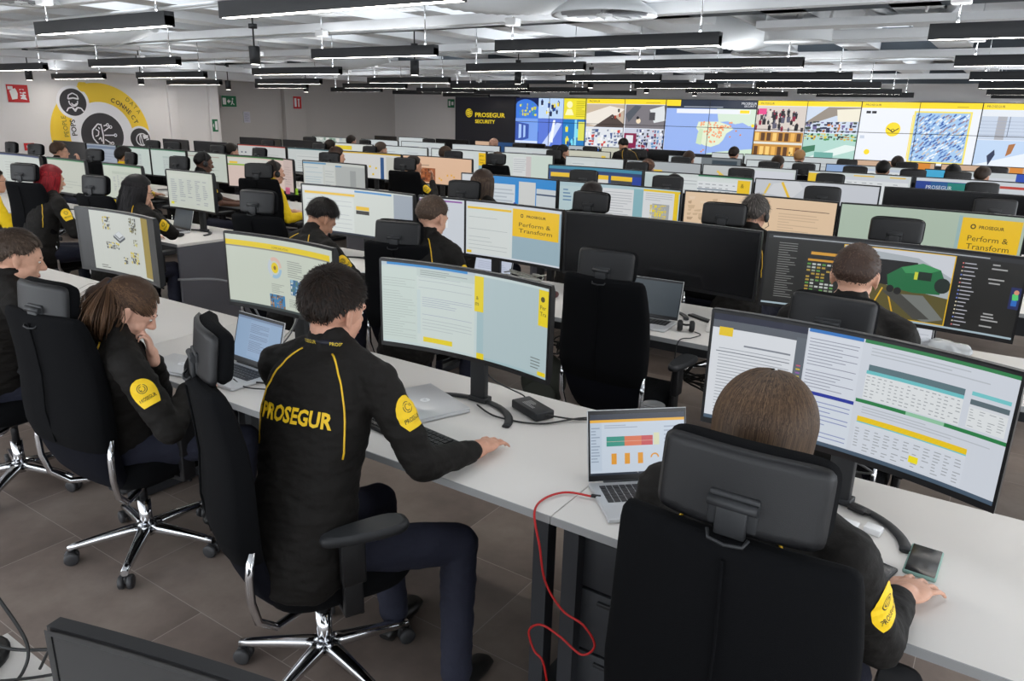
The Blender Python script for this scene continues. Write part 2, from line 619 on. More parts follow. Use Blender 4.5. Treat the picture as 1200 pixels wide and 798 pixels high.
# ribs of the roof running away from the viewer, beams across, the dark girder
mb = MB()
x = -17.6
while x < 4:
    mb.box((x, (Y_B + Y_N) / 2, 3.08), (.42, Y_B - Y_N, .34))
    x += 1.18
struct('trim_3', mb, M['rib'])
mb = MB()
for y in (1.4, 4.05, 6.75, 9.45, 12.1, 14.8, 17.5):
    mb.box(((X_L + X_R) / 2, y, 2.80), (X_R - X_L, .11, .10), bevel=.006)
struct('trim_4', mb, M['rib'])
mb = MB()
for y in (12.75,):
    mb.box(((X_L + X_R) / 2, y, 2.85), (X_R - X_L, .26, .03)); mb.box(((X_L + X_R) / 2, y, 3.02), (X_R - X_L, .05, .34)); mb.box(((X_L + X_R) / 2, y, 3.19), (X_R - X_L, .26, .03))
mb.box(((X_L + X_R) / 2, 19.4, 2.9), (X_R - X_L, .2, .3))
mb.box(((X_L + X_R) / 2, 8.15, 3.08), (X_R - X_L, .28, .34))
struct('trim_5', mb, M['girder'])
# folded ceiling sheets and diagonal braces right of the girder
mb = MB()
for k in range(3):
    x0 = -2.6 + 1.35 * k
    mb.tube([(x0, 8.9, 2.86), (x0 - .75, 7.0, 3.16)], .05, n=4)
    mb.tube([(x0 + .3, 8.9, 2.86), (x0 + .9, 7.0, 3.16)], .045, n=4)
struct('trim_6', mb, M['rib'])
# steel conduit runs
mb = MB()
for y, z in ((5.2, 2.93), (5.32, 2.93), (7.6, 2.9), (10.6, 2.88), (10.75, 2.88), (13.6, 2.86)):
    mb.tube([(X_L, y, z - .1), (X_R, y, z)], .018, n=8)
struct('trim_7', mb, M['duct'])
mb = MB(); mb.box((-16.9, 11.2, 2.62), (.5, 8, .22), bevel=.02); mb.box((-15.9, 11.0, 2.72), (.25, 12, .12)); struct('trim_8', mb, M['rib'])

# linear pendant lamps
M['added_uplight'] = mat('added_ceiling_fill', (0.9, 0.9, 0.9), 0.5, emit=((0.96, 0.98, 1.0), CEILING_FILL_STRENGTH))  # glowing top added to each lamp to brighten the ceiling
LAMPS = [(-7.67, -5.65, 3.67, 2.44), (-4.86, -2.75, 3.58, 2.45), (-11.82, -9.62, 6.32, 2.38), (-7.3, -5.41, 6.59, 2.44), (-4.55, -2.28, 6.49, 2.45), (-6.92, -5.0, 9.14, 2.44), (-4.43, -2.25, 9.2, 2.45), (-11.0, -8.95, 8.6, 2.39), (-14.95, -12.85, 6.16, 2.34),
 (-16.76, -14.84, 8.16, 2.32), (-14.38, -12.27, 8.56, 2.35), (-16.58, -14.64, 10.57, 2.32), (-13.85, -11.88, 10.88, 2.35), (-15.91, -14.09, 12.48, 2.33), (-15.47, -13.69, 14.53, 2.33), (-13.48, -11.55, 13.04, 2.36), (-11.1, -9.05, 11.41, 2.39), (-6.85, -5.1, 11.89, 2.44), (-4.38, -2.23, 11.93, 2.45),
 (-10.84, -8.82, 13.73, 2.39), (-10.46, -8.54, 15.84, 2.4), (-6.82, -5.12, 14.63, 2.44), (-4.37, -2.25, 14.63, 2.45), (-13.17, -11.33, 15.28, 2.36), (-15.11, -13.41, 16.51, 2.34), (-12.64, -10.89, 17.01, 2.37), (-14.73, -13.07, 18.29, 2.34), (-10.05, -8.2, 17.66, 2.4), (-6.69, -5.04, 17.09, 2.45), (-4.3, -2.28, 17.39, 2.45), (-4.33, -2.28, 19.3, 2.45), (-6.59, -4.97, 19.2, 2.45),
 (-0.74, 1.4, 6.52, 2.45), (-0.78, 1.4, 9.36, 2.45), (-0.8, 1.4, 12.05, 2.45), (-0.82, 1.4, 14.58, 2.45), (-0.82, 1.4, 17.3, 2.45), (-0.82, 1.4, 19.3, 2.45),
 (-0.8, 1.3, 3.6, 2.45), (-7.9, -5.9, 0.9, 2.45), (-10.6, -8.6, 3.4, 2.4), (-13.6, -11.6, 3.4, 2.38)]  # the nearest left lamp is an extra, added out of view
RUNS = [(-15.4, 'leftmost'), (-12.6, 'second'), (-9.8, 'third'), (-6.1, 'fourth'), (-3.3, 'fifth'), (0.3, 'rightmost')]
ORD = ['nearest', 'second nearest', 'third nearest', 'fourth nearest', 'fifth nearest', 'sixth nearest', 'seventh nearest', 'eighth nearest', 'ninth nearest', 'tenth nearest']
seen = {}
for x0, x1, y, z in sorted(LAMPS, key=lambda q: q[2]):
    run = min(RUNS, key=lambda r: abs(r[0] - (x0 + x1) / 2))[1]
    k_ = seen.get(run, 0); seen[run] = k_ + 1
    t = empty('pendant_lamp', ((x0 + x1) / 2, y, z), 0, 'black linear pendant lamp, %s of the %s run of lamps' % (ORD[k_], run), 'lamp', 'linear pendant lamps')
    L = x1 - x0
    h = MB(); h.box((0, 0, .044), (L, .083, .064))
    for sy in (-1, 1): h.box((0, sy * .0405, .055), (L, .004, .108), bevel=.001)
    for sx in (-1, 1): h.box((sx * (L / 2 - .002), 0, .055), (.004, .083, .108), bevel=.001)
    h.build('housing', M['lamp_black'], t)
    d = MB(); d.box((0, 0, .0065), (L - .012, .076, .006)); d.build('diffuser', M['diffuser'], t)
    d = MB(); d.box((0, 0, .082), (L - .02, .07, .005)); tag(d.build('diffuser', M['added_uplight'], t), 'added upward fill panel on top of the housing')
    for sx in (-.42, .42):
        w = MB(); w.tube([(sx * L, 0, .10), (sx * L, 0, 3.26 - z)], .006, n=6); w.cyl((sx * L, 0, .105), (sx * L, 0, .16), .012, n=8); w.build('suspension_wire', M['chrome'], t)
    c = MB(); c.box((-.42 * L, 0, 2.72 - z), (.13, .10, .07), bevel=.01); c.build('ceiling_box', M['white_plastic'], t)

# black cylinder spotlights
for n_, (x, y, z, lab) in enumerate([(-7.88, 6.19, 2.36, 'black cylinder spotlight hanging nearest on the left'), (-15.9, 7.3, 2.26, 'black spotlight in front of the far left wall, beside the fire sign'), (-15.2, 9.1, 2.26, 'black spotlight above the globe icon of the wall graphic'), (-15.8, 11.6, 2.26, 'small black spotlight by the green exit sign'), (-14.5, 12.8, 2.26, 'tiny black spotlight above the far grey wall, left of the red fire sign'),
      (-7.63, 8.8, 2.38, 'black cylinder spotlight hanging left of the dark logo wall, nearer one'), (-7.88, 11.92, 2.4, 'black cylinder spotlight above the dark logo wall'), (-7.46, 13.92, 2.42, 'black cylinder spotlight above the blue video images'), (-7.4, 16.5, 2.42, 'black cylinder spotlight above the aerial road picture of the video wall'), (-6.9, 18.2, 2.42, 'black cylinder spotlight above the map of the video wall')]):
    t = empty('spotlight', (x, y, z), 0, lab, 'spotlight', 'black cylinder spotlights')
    b = MB(); b.lathe([(.002, 0.0), (.05, 0.0), (.062, 0.0), (.062, .2), (.05, .205), (.002, .205)], n=20); b.build('body', M['lamp_black'], t)
    b = MB(); b.lathe([(.002, -.004), (.048, -.004), (.048, .002), (.002, .002)], n=20); b.build('lens', mat('spot_lens', (.9, .9, .9), .4, emit=((1, .95, .88), 5.0)), t)
    b = MB(); b.cyl((0, 0, .2), (0, 0, 3.26 - z), .01, n=8); b.build('stem', M['lamp_black'], t)
    b = MB(); b.lathe([(.002, 0), (.05, 0), (.05, .05), (.002, .05)], (0, 0, 2.76 - z), 16); b.build('ceiling_cup', M['lamp_black'], t)

# air ducts and round diffusers
def flex_duct(pts, r, lab):
    n = 60
    P = [Vector(p) for p in pts]
    path, rr = [], []
    for i in range(n + 1):
        t = i / n * (len(P) - 1); k = min(int(t), len(P) - 2); f_ = t - k
        p0, p1, p2, p3 = P[max(k - 1, 0)], P[k], P[k + 1], P[min(k + 2, len(P) - 1)]
        path.append(.5 * ((2 * p1) + (-p0 + p2) * f_ + (2 * p0 - 5 * p1 + 4 * p2 - p3) * f_ ** 2 + (-p0 + 3 * p1 - 3 * p2 + p3) * f_ ** 3))
        rr.append(r * (1 + .05 * (i % 2)))
    m_ = MB(); m_.tube(path, rr, n=24)
    tag(m_.build('flexible_duct', M['duct']), lab, 'duct')
flex_duct([(-4.9, 5.2, 3.02), (-4.3, 5.9, 2.92), (-3.75, 6.6, 2.98), (-3.3, 7.0, 3.1)], .19, 'white corrugated air duct looping under the roof above the middle of the room')
flex_duct([(-4.1, 8.6, 3.12), (-3.55, 9.0, 2.98), (-3.05, 9.35, 2.86), (-2.75, 9.7, 2.95)], .2, 'white corrugated air duct above the pale monitor rows, near the large round duct')
flex_duct([(-11.3, 10.2, 2.95), (-10.7, 10.5, 2.82), (-10.1, 10.9, 2.95)], .22, 'corrugated duct bend hanging beyond the spotlight on the left')
flex_duct([(-11.2, 5.6, 3.0), (-10.6, 5.9, 2.84), (-10.0, 6.2, 3.0)], .22, 'corrugated duct bend behind the nearest left pendant lamp')
def round_diffuser(c, r, lab, drum=0.0):
    t = empty('air_diffuser', c, 0, lab, 'air diffuser')
    m_ = MB(); m_.lathe([(r * .86, .06), (r * .86, .02), (r, 0), (r, .02), (r * .9, .06), (r * .55, .16), (r * .5, .3)], n=40); m_.build('rim', M['duct'], t)
    m_ = MB()
    for i in range(18):
        a = 2 * PI * i / 18
        R_ = Matrix.Rotation(a, 3, 'Z') @ Matrix.Rotation(.5, 3, 'X')
        m_.box(R_ @ Vector((r * .45, 0, 0)) + Vector((0, 0, .03)), (r * .75, .06, .004), rot=R_)
    m_.build('blade', mat('grey_vane', rgb(150, 152, 155), .5), t)
    m_ = MB(); m_.lathe([(.002, .0), (r * .16, .0), (r * .16, .05), (.002, .05)], n=20); m_.build('hub', M['duct'], t)
    if drum:
        m_ = MB(); m_.lathe([(r * .62, .1), (r * .62, drum)], n=36); m_.build('drum', M['duct'], t)
round_diffuser((-3.28, 6.3, 2.70), .46, 'large round swirl air diffuser near the top centre of the picture', .45)
round_diffuser((-2.92, 9.95, 2.66), .40, 'round air diffuser under a wide white cylindrical duct', .55)
round_diffuser((-8.1, 3.75, 2.74), .34, 'white round air outlet in the top left corner of the room', .4)
t = MB(); t.lathe([(.36, 0), (.36, .55)], (-2.35, 9.2, 2.72), 36); tag(t.build('round_duct', M['duct']), 'wide white cylindrical duct rising into the roof at upper right', 'duct')
for k_, (x, y) in enumerate(((-1.9, 8.6), (-1.55, 8.5), (-1.0, 8.3))):
    t = MB(); t.tube([(x, y, 2.86), (x + .03, y, 3.0), (x + .14, y, 3.08), (x + .22, y, 3.2)], .014, n=8)
    tag(t.build('roof_cable', M['white_plastic']), 'white cable bending down onto the roof tray, %s of three' % ('leftmost', 'middle', 'rightmost')[k_], 'cable', 'white roof cables')
t = MB(); t.box((-1.1, 8.6, 2.80), (3.0, .3, .012)); t.box((-1.1, 8.45, 2.83), (3.0, .012, .07)); t.box((-1.1, 8.75, 2.83), (3.0, .012, .07))
tag(t.build('cable_tray', M['rib']), 'white cable tray under the roof at upper right', 'cable tray')

# ------------------------------------------------------------------ video wall
PW = 1.2
VX0, VZ0, VZ1 = -12.93, 1.005, 2.365
def flat_surf(x0, x1, z1, z0, y):
    return lambda u, v, off: Vector((x0 + (x1 - x0) * u, y - off * 6, z1 + (z0 - z1) * v))
def people_blobs(p, u0, v0, u1, v1, n, rnd, pal):
    for _ in range(n):
        u = rnd.uniform(u0, u1); v = rnd.uniform(v0 + (v1 - v0) * .3, v1); h = (v1 - v0) * rnd.uniform(.12, .25)
        c = rnd.choice(pal); w = h * p.h / p.w * .35
        p.poly([(u - w, v - h), (u + w, v - h), (u + w * .8, v), (u - w * .8, v)], c)
        p.disc(u, v - h * 1.15, h * .18, rnd.choice(pal), 8)
Y_, W_, K_ = rgb(252, 222, 40), rgb(238, 242, 250), rgb(20, 24, 34)
rnd = random.Random(11)
def wall_page(k):
    p = Page(2 * PW, 1.36, rgb(225, 232, 245))
    if k == 0:      # blue composite pictures
        p.rect(0, 0, 1, 1, rgb(40, 80, 175))
        p.rect(0, 0, .33, .42, rgb(16, 30, 80)); p.disc(.14, .45, .42, rgb(60, 120, 220), 30)
        p.mosaic(.05, .12, .3, .38, 7, 4, [rgb(200, 200, 60), rgb(60, 150, 160), rgb(230, 220, 70)], rnd, fill=.7)
        p.rect(.33, 0, .68, .42, rgb(190, 215, 245)); people_blobs(p, .36, .02, .66, .42, 16, rnd, [rgb(15, 30, 70), rgb(240, 220, 70), rgb(30, 70, 150), rgb(230, 240, 255)])
        p.rect(.69, 0, 1, .42, rgb(235, 222, 50)); p.disc(.77, .13, .07, rgb(250, 246, 190)); p.poly([(.71, .34), (.74, .22), (.8, .22), (.83, .34)], rgb(250, 246, 190)); p.lines(.86, .05, .98, .38, 9, rgb(180, 165, 20), rnd)
        p.rect(0, .43, .33, 1, rgb(120, 160, 235)); p.poly([(.0, .5), (.2, .55), (.2, .85), (0, .95)], rgb(55, 85, 170)); p.poly([(.05, .55), (.09, .56), (.09, .84), (.05, .86)], rgb(170, 200, 250)); p.poly([(.12, .57), (.15, .58), (.15, .82), (.12, .84)], rgb(170, 200, 250)); p.rect(0, .9, .33, 1, rgb(210, 225, 255))
        p.rect(.34, .43, .68, 1, rgb(90, 120, 215)); p.poly([(.4, .95), (.6, .5), (.67, .52), (.5, 1)], rgb(200, 215, 250)); p.poly([(.5, .9), (.55, .45), (.58, .45), (.55, .92)], rgb(240, 245, 255))
        p.rect(.69, .43, 1, 1, rgb(30, 120, 190)); people_blobs(p, .71, .4, .98, 1, 7, rnd, [rgb(235, 225, 60), rgb(120, 220, 240), rgb(15, 60, 130)]); p.rect(.85, .43, .88, 1, rgb(140, 220, 240)); p.rect(.9, .47, .99, .85, rgb(220, 220, 90))
    elif k == 1:    # four daylight pictures
        p.rect(0, 0, 1, .1, Y_); p.text('PROSEGUR', .03, .07, .035, K_); p.lines(.75, .05, .97, .09, 1, rgb(200, 170, 20), rnd)
        p.rect(0, .11, .495, .56, rgb(196, 178, 158)); p.poly([(0, .3), (.3, .14), (.495, .2), (.2, .56), (0, .5)], rgb(235, 228, 218)); p.poly([(.1, .56), (.34, .3), (.495, .5), (.48, .56)], rgb(78, 66, 62)); people_blobs(p, .28, .16, .45, .45, 5, rnd, [rgb(40, 34, 34), rgb(170, 60, 40), rgb(230, 225, 210)])
        p.rect(.505, .11, 1, .56, rgb(120, 116, 122)); p.poly([(.8, .2), (.97, .12), (1, .4), (.86, .45)], rgb(220, 224, 226)); p.poly([(.505, .3), (.62, .12), (.7, .14), (.55, .45)], rgb(80, 86, 96)); p.disc(.67, .42, .05, rgb(240, 220, 190)); p.disc(.66, .36, .03, K_); p.rect(.8, .25, .87, .4, rgb(70, 70, 76))
        p.rect(0, .57, .495, 1, rgb(222, 226, 232)); p.mosaic(0, .6, .495, 1, 12, 7, [rgb(240, 240, 245), rgb(120, 130, 150), rgb(200, 60, 50), rgb(70, 90, 140), rgb(235, 235, 225)], rnd, fill=.8)
        p.rect(.505, .57, 1, 1, rgb(200, 205, 220)); p.rect(.505, .66, .66, .95, rgb(130, 24, 70)); p.rect(.53, .7, .62, .85, rgb(225, 225, 230)); p.mosaic(.66, .58, 1, 1, 11, 7, [rgb(240, 240, 245), rgb(60, 70, 120), rgb(150, 30, 60), rgb(90, 140, 190), rgb(30, 30, 40)], rnd, fill=.8)
    elif k == 2:    # the map
        p.rect(0, 0, 1, .16, rgb(38, 48, 66)); p.rect(0, 0, .16, .12, Y_); p.text('PROSEGUR', .83, .08, .04, W_); p.text('SECURITY', .86, .125, .035, W_); p.lines(.2, .11, .75, .15, 1, rgb(180, 190, 205), rnd, t=.3)
        p.rect(0, .16, 1, 1, rgb(150, 178, 238))
        p.poly([(.57, .16), (1, .16), (1, .42), (.93, .46), (.86, .40), (.78, .43), (.70, .38), (.60, .40)], rgb(214, 232, 214))
        p.poly([(.38, .40), (.60, .39), (.72, .45), (.77, .52), (.70, .60), (.67, .72), (.63, .80), (.54, .86), (.46, .83), (.42, .80), (.40, .60), (.36, .52)], rgb(226, 236, 208))
        p.poly([(.40, .52), (.44, .54), (.43, .83), (.37, .8), (.38, .62)], rgb(205, 226, 190))
        p.poly([(.5, .98), (.62, .94), (.8, .9), (1, .86), (1, 1), (.5, 1)], rgb(206, 228, 206))
        p.rect(.12, .17, .93, .25, rgb(236, 240, 248)); p.rect(.82, .18, .92, .235, Y_)
        L = p.lay + 1; p.lay += 3
        for _ in range(120):
            u, v = rnd.uniform(.37, .76), rnd.uniform(.4, .84)
            if u > .55 + (.84 - v) * .5 or u < .42 - (.5 - v) * .4 or (v > .72 and u > .66): continue
            r_ = .019; kk = p.h / p.w
            p.poly([(u + r_ * kk * math.cos(a * PI / 3), v + r_ * math.sin(a * PI / 3)) for a in range(6)], rgb(240, 120, 40), L)
            p.poly([(u + r_ * .45 * kk * math.cos(a * PI / 2), v + r_ * .45 * math.sin(a * PI / 2)) for a in range(4)], rgb(255, 230, 200), L + 1)
        for u, v in ((.80, .55), (.85, .62), (.74, .66), (.46, .92), (.44, .95)): p.disc(u, v, .016, rgb(240, 140, 50), 8)
        p.disc(.97, .45, .03, Y_); p.rect(.02, .95, .25, .99, W_)
    elif k == 3:    # four indoor pictures
        p.rect(0, 0, 1, .09, Y_); p.text('PROSEGUR', .03, .07, .035, K_)
        p.rect(0, .1, .49, .53, rgb(214, 204, 196)); people_blobs(p, 0, .12, .48, .53, 46, rnd, [rgb(25, 25, 32), rgb(60, 50, 60), rgb(140, 30, 60), rgb(90, 90, 110), rgb(220, 215, 205)]); p.rect(.02, .14, .1, .24, rgb(230, 70, 140))
        p.rect(.5, .1, 1, .53, rgb(206, 218, 236)); p.poly([(.7, .1), (1, .1), (1, .3), (.78, .24), (.5, .42), (.5, .36)], rgb(150, 140, 130)); p.poly([(.78, .14), (1, .12), (1, .33), (.8, .34)], rgb(238, 232, 214)); p.mosaic(.5, .34, .98, .53, 14, 4, [rgb(40, 46, 80), rgb(110, 100, 150), rgb(200, 120, 60), rgb(60, 70, 60)], rnd, fill=.85)
        p.rect(0, .54, .49, 1, rgb(196, 140, 60))
        L = p.lay + 1; p.lay += 3
        for j in range(2):
            for i in range(8): p.rect(.01 + i * .06, .56 + j * .24, .05 + i * .06, .70 + j * .24 + (.06 if j else 0), rnd.choice([rgb(245, 205, 120), rgb(120, 70, 30), rgb(235, 180, 90), rgb(90, 56, 30)]), L)
        p.rect(0, .72, .49, .76, rgb(225, 225, 215), L + 1); people_blobs(p, .02, .85, .47, 1, 5, rnd, [K_, rgb(60, 40, 30)])
        p.rect(.5, .54, 1, 1, rgb(176, 214, 204)); p.mosaic(.5, .54, 1, .66, 16, 3, [rgb(70, 140, 80), rgb(220, 200, 70), rgb(40, 60, 60), rgb(190, 130, 50)], rnd, fill=.9); p.poly([(.5, .78), (.62, .74), (.62, .84), (.5, .9)], rgb(60, 120, 90)); p.poly([(.5, 1), (.9, .72), (1, .74), (1, .8), (.66, 1)], rgb(226, 240, 236)); p.rect(.62, .86, .8, 1, rgb(110, 170, 160))
    elif k == 4:    # drone slide
        p.rect(0, 0, 1, .1, Y_); p.text('PROSEGUR', .03, .07, .035, K_); p.lines(.8, .05, .96, .09, 1, rgb(200, 170, 20), rnd)
        p.rect(0, .1, 1, 1, rgb(236, 240, 248)); p.rect(.045, .15, .085, .19, K_); p.rect(.095, .15, .135, .19, K_)
        p.disc(.3, .44, .115, Y_); p.line((.25, .42), (.29, .47), .014, K_); p.line((.35, .42), (.31, .47), .014, K_); p.disc(.3, .46, .03, K_, 10); p.disc(.3, .455, .018, Y_, 8)
        p.disc(.1, .82, .045, Y_); p.rect(.02, .55, .06, .6, rgb(200, 210, 225))
        p.rect(.46, .14, .93, .96, rgb(246, 228, 110)); p.rect(.475, .165, .915, .935, rgb(164, 200, 236))
        L = p.lay + 1; p.lay += 3
        for j in range(19):
            for i in range(13):
                u, v = .475 + i * .034 + (j % 2) * .012, .19 + j * .038 + .012 * (i % 3)
                if rnd.random() < .15: continue
                w = rnd.uniform(.014, .03); sl = .05
                q = [(u, v + .022), (u + w, v - .018), (u + w + .009, v), (u + .009, v + .036)]
                q = [(min(.91, max(.48, a)), min(.93, max(.17, b))) for a, b in q]
                p.poly(q, rnd.choice([rgb(50, 90, 170), rgb(240, 244, 250), rgb(226, 234, 246), rgb(110, 150, 210), rgb(210, 200, 190), rgb(150, 130, 150), rgb(80, 110, 180)]), L + (i + j) % 3)
        p.rect(.45, .2, .457, .9, Y_)
    else:
        p.rect(0, 0, 1, .1, Y_); p.text('PROSEGUR', .03, .07, .035, K_)
        p.rect(0, .12, 1, .55, rgb(196, 208, 226)); p.rect(.0, .12, 1, .2, rgb(226, 232, 240)); p.rect(.13, .2, .2, .55, rgb(170, 172, 180)); p.lines(.0, .25, 1, .5, 5, rgb(150, 165, 190), rnd, t=.1); people_blobs(p, .33, .2, .4, .5, 1, rnd, [rgb(60, 40, 60)]); p.rect(.22, .2, .225, .5, rgb(90, 100, 120))
        p.rect(0, .56, 1, 1, rgb(190, 212, 240)); p.poly([(0, .95), (.5, .68), (1, .6), (1, .8), (.2, 1)], rgb(230, 238, 248)); p.poly([(.25, .62), (.3, .6), (.28, .75), (.24, .8)], rgb(170, 110, 60)); p.poly([(.1, .8), (.15, .7), (.16, .78), (.12, .95)], rgb(40, 50, 80))
    return p
GL = ['three blue composite pictures over two blue corridor pictures', 'four daylight pictures under a yellow band', 'the dotted map under a dark header', 'four indoor crowd and shop pictures', 'the drone slide with aerial lorry park', 'the white lobby pictures at the right edge']
for k in range(6):
    x0 = VX0 + 2 * PW * k
    page = wall_page(k)
    vw = empty('video_wall_display', (0, 0, 0), 0, 'video wall section showing ' + GL[k], 'display', 'video wall sections')
    fr = MB(); fr.box((x0 + PW, Y_B - .14, (VZ0 + VZ1) / 2), (2 * PW, .1, VZ1 - VZ0)); fr.build('casing', M['bezel'], vw)
    o = link('screen', page.mesh('screen', flat_surf(x0, x0 + 2 * PW, VZ1, VZ0, Y_B - .195), strips=1, mat_=M_WALLSCREEN), vw)
    g = MB()
    for xx in (x0 + .004, x0 + PW, x0 + 2 * PW - .004): g.box((xx, Y_B - .26, (VZ0 + VZ1) / 2), (.012, .01, VZ1 - VZ0))
    for zz in (VZ0 + .004, (VZ0 + VZ1) / 2, VZ1 - .004): g.box((x0 + PW, Y_B - .26, zz), (2 * PW, .01, .012))
    g.build('bezel_grid', M['bezel'], vw)
mb = MB(); mb.box(((VX0 + 1.47) / 2, Y_B - .17, .5), (1.47 - VX0, .3, 1.0)); tag(mb.build('plinth', M['panel_dark']), 'dark plinth under the long video wall', 'plinth')
# dark logo panel
t = empty('logo_panel', (0, 0, 0), 0, 'tall black wall panel with yellow company lettering left of the video wall', 'sign')
mb = MB(); mb.box((-14.1, Y_B - .09, 1.2), (2.32, .16, 2.4)); mb.build('panel', mat('black_panel', (0.008, 0.008, 0.012), .5), t)
def logo_polys(p, u, v, r, c, back):
    """striped ring emblem"""
    p.disc(u, v, r, c, 26); p.disc(u, v, r * .84, back, 26); p.disc(u, v, r * .72, c, 26)
    k = p.h / p.w
    for s_ in (-.55, -.1, .35):
        p.line((u - r * k * .85, v + r * (s_ + .42)), (u + r * k * .85, v + r * (s_ - .12)), r * .16, back)
pg = Page(2.3, 1.3, (0.008, 0.008, 0.012))
logo_polys(pg, .235, .36, .10, Y_, (0.008, 0.008, 0.012))
pg.text('PROSEGUR', .34, .45, .105, Y_, bold=.02, width=.49); pg.text('SECURITY', .34, .59, .085, Y_, bold=.02, width=.33)
me = pg.mesh('lettering', flat_surf(-15.25, -12.95, 2.36, 1.06, Y_B - .175), strips=1); link('lettering', me, t)

# ------------------------------------------------------------------ wall graphic and signs on the left wall
GY, GZ, GX = 9.2, 1.2, -17.095
def gsurf(cy, cz, half):
    return lambda u, v, off: Vector((GX + .002 + off * 20, cy - half + 2 * half * u, cz + half - 2 * half * v))
gp = Page(1, 1, rgb(232, 232, 236)); gp.items.clear(); gp.lay = 0
GYL, GDK, GW = rgb(246, 208, 60), rgb(56, 54, 58), rgb(236, 236, 240)
gp.disc(.5, .5, .5, GYL, 72, r_in=.30); gp.disc(.5, .5, .32, GW, 56); gp.disc(.5, .5, .215, GDK, 48)
gp.disc(.25, .19, .155, GW, 40); gp.disc(.36, .04, .05, GYL, 20); gp.disc(.25, .19, .127, GDK, 40)
gp.disc(.89, .54, .13, GW, 36); gp.disc(.89, .54, .108, GDK, 36)
# officer icon
def stroke(pts, t, c=GW):
    for a, b in zip(pts, pts[1:]): gp.line(a, b, t, c)
def arc(u, v, r, a0, a1, n=14, rx=1.0): return [(u + r * rx * math.cos(a0 + (a1 - a0) * i / n), v + r * math.sin(a0 + (a1 - a0) * i / n)) for i in range(n + 1)]
stroke(arc(.25, .185, .042, -.2, PI + .2), .011); stroke([(.20, .16), (.21, .125), (.25, .105), (.29, .125), (.30, .16)], .011); stroke([(.2, .16), (.25, .15), (.3, .16)], .014); stroke(arc(.25, .19, .025, .3, PI - .3), .011)
stroke([(.17, .275), (.19, .245), (.225, .238), (.25, .26), (.275, .238), (.31, .245), (.33, .275)], .012); stroke([(.225, .24), (.25, .275), (.275, .24)], .01)
# brain and circuit icon
stroke([(.48, .40), (.45, .39), (.42, .42), (.39, .45), (.385, .49), (.39, .53), (.42, .57), (.45, .60), (.48, .60)], .013); stroke([(.48, .39), (.49, .5), (.48, .61)], .013); stroke([(.42, .44), (.45, .46), (.44, .5), (.41, .51)], .011); stroke([(.44, .54), (.46, .52), (.47, .56)], .011); stroke([(.45, .42), (.46, .44)], .011)
for a, b in (((.50, .46), (.56, .42)), ((.50, .50), (.60, .50)), ((.50, .54), (.56, .58)), ((.5, .41), (.53, .40)), ((.5, .59), (.53, .6))):
    stroke([a, b], .011); gp.disc(b[0] + .012, b[1], .017, GW, 14); gp.disc(b[0] + .012, b[1], .008, GDK, 10)
# globe icon
stroke(arc(.885, .545, .06, .5, 5.6, 18), .011); stroke(arc(.885, .545, .06, 1.7, 4.6, 10, .45), .010); stroke([(.87, .49), (.89, .6)], .009); gp.poly([(.89, .50), (.95, .50), (.95, .53), (.90, .54)], GW); gp.poly([(.92, .55), (.955, .53), (.955, .6), (.94, .6)], GW)
GT = rgb(50, 46, 40)
gp.text('PEOPLE', .145, .51, .042, rgb(120, 104, 50), 0, rot=1.62); gp.text('POPS', .225, .50, .05, GT, .02, rot=1.62)
def arc_text(s_, r, a0, step, h, c, b):
    for i, ch in enumerate(s_):
        a = a0 + step * i
        gp.text(ch, .5 + r * math.cos(a), .5 + r * math.sin(a), h, c, b, rot=-(a + PI / 2))
arc_text('CONNECT', .335, -PI / 2 + .28, .142, .044, GT, .02)
arc_text('DATA', .42, -PI / 2 + .62, .115, .04, rgb(120, 104, 50), 0)
tag(link('wall_graphic', gp.mesh('wall_graphic', gsurf(GY, GZ, 1.1), strips=1, mat_=M_PAINT)), 'round yellow and grey wall graphic with officer, brain and globe icons', 'wall graphic')

def sign(name, c, w, h, axis, page, lab):
    x, y, z = c
    if axis == 'X':    # on a wall facing +X
        surf = lambda u, v, off: Vector((x + .012 + off * 8, y - w / 2 + w * u, z + h / 2 - h * v))
        size = (.02, w + .01, h + .01)
    else:
        surf = lambda u, v, off: Vector((x - w / 2 + w * u, y - .012 - off * 8, z + h / 2 - h * v))
        size = (w + .01, .02, h + .01)
    t = empty(name, (0, 0, 0), 0, lab, 'sign')
    m_ = MB(); m_.box(c, size, bevel=.002); m_.build('board', M['white_plastic'], t)
    link('print', page.mesh('print', surf, strips=1, mat_=M_PAINT), t)
RED, GRN, WH = rgb(196, 36, 40), rgb(20, 110, 70), rgb(235, 235, 235)
p = Page(.4, .34, RED); p.poly([(.12, .35), (.4, .2), (.45, .3), (.5, .5), (.45, .8), (.2, .85)], WH); p.rect(.06, .1, .3, .28, WH); p.lines(.6, .2, .92, .85, 4, WH, rnd, t=.5); p.disc(.7, .35, .1, RED, 10); p.poly([(.62, .8), (.75, .45), (.9, .85)], WH)
sign('fire_alarm_sign', (-17.09, 7.58, 2.02), .40, .34, 'X', p, 'red fire alarm sign with white hand symbol at the far left wall')
p = Page(.2, .15, RED); p.rect(.25, .35, .75, .65, WH)
sign('fire_alarm_button', (-17.09, 7.64, .98), .2, .15, 'X', p, 'small red alarm box low on the left wall')
p = Page(.46, .28, GRN); p.rect(.08, .2, .3, .8, WH); p.poly([(.36, .5), (.5, .28), (.5, .42), (.6, .42), (.6, .58), (.5, .58), (.5, .72)], WH); p.disc(.75, .27, .08, WH, 10); p.line((.74, .4), (.7, .6), .12, WH); p.line((.7, .6), (.84, .8), .08, WH); p.line((.7, .6), (.62, .82), .08, WH)
sign('exit_sign', (-17.9, 13.12, 2.02), .46, .28, 'X', p, 'green emergency exit sign beside the pillar of the grey wall')
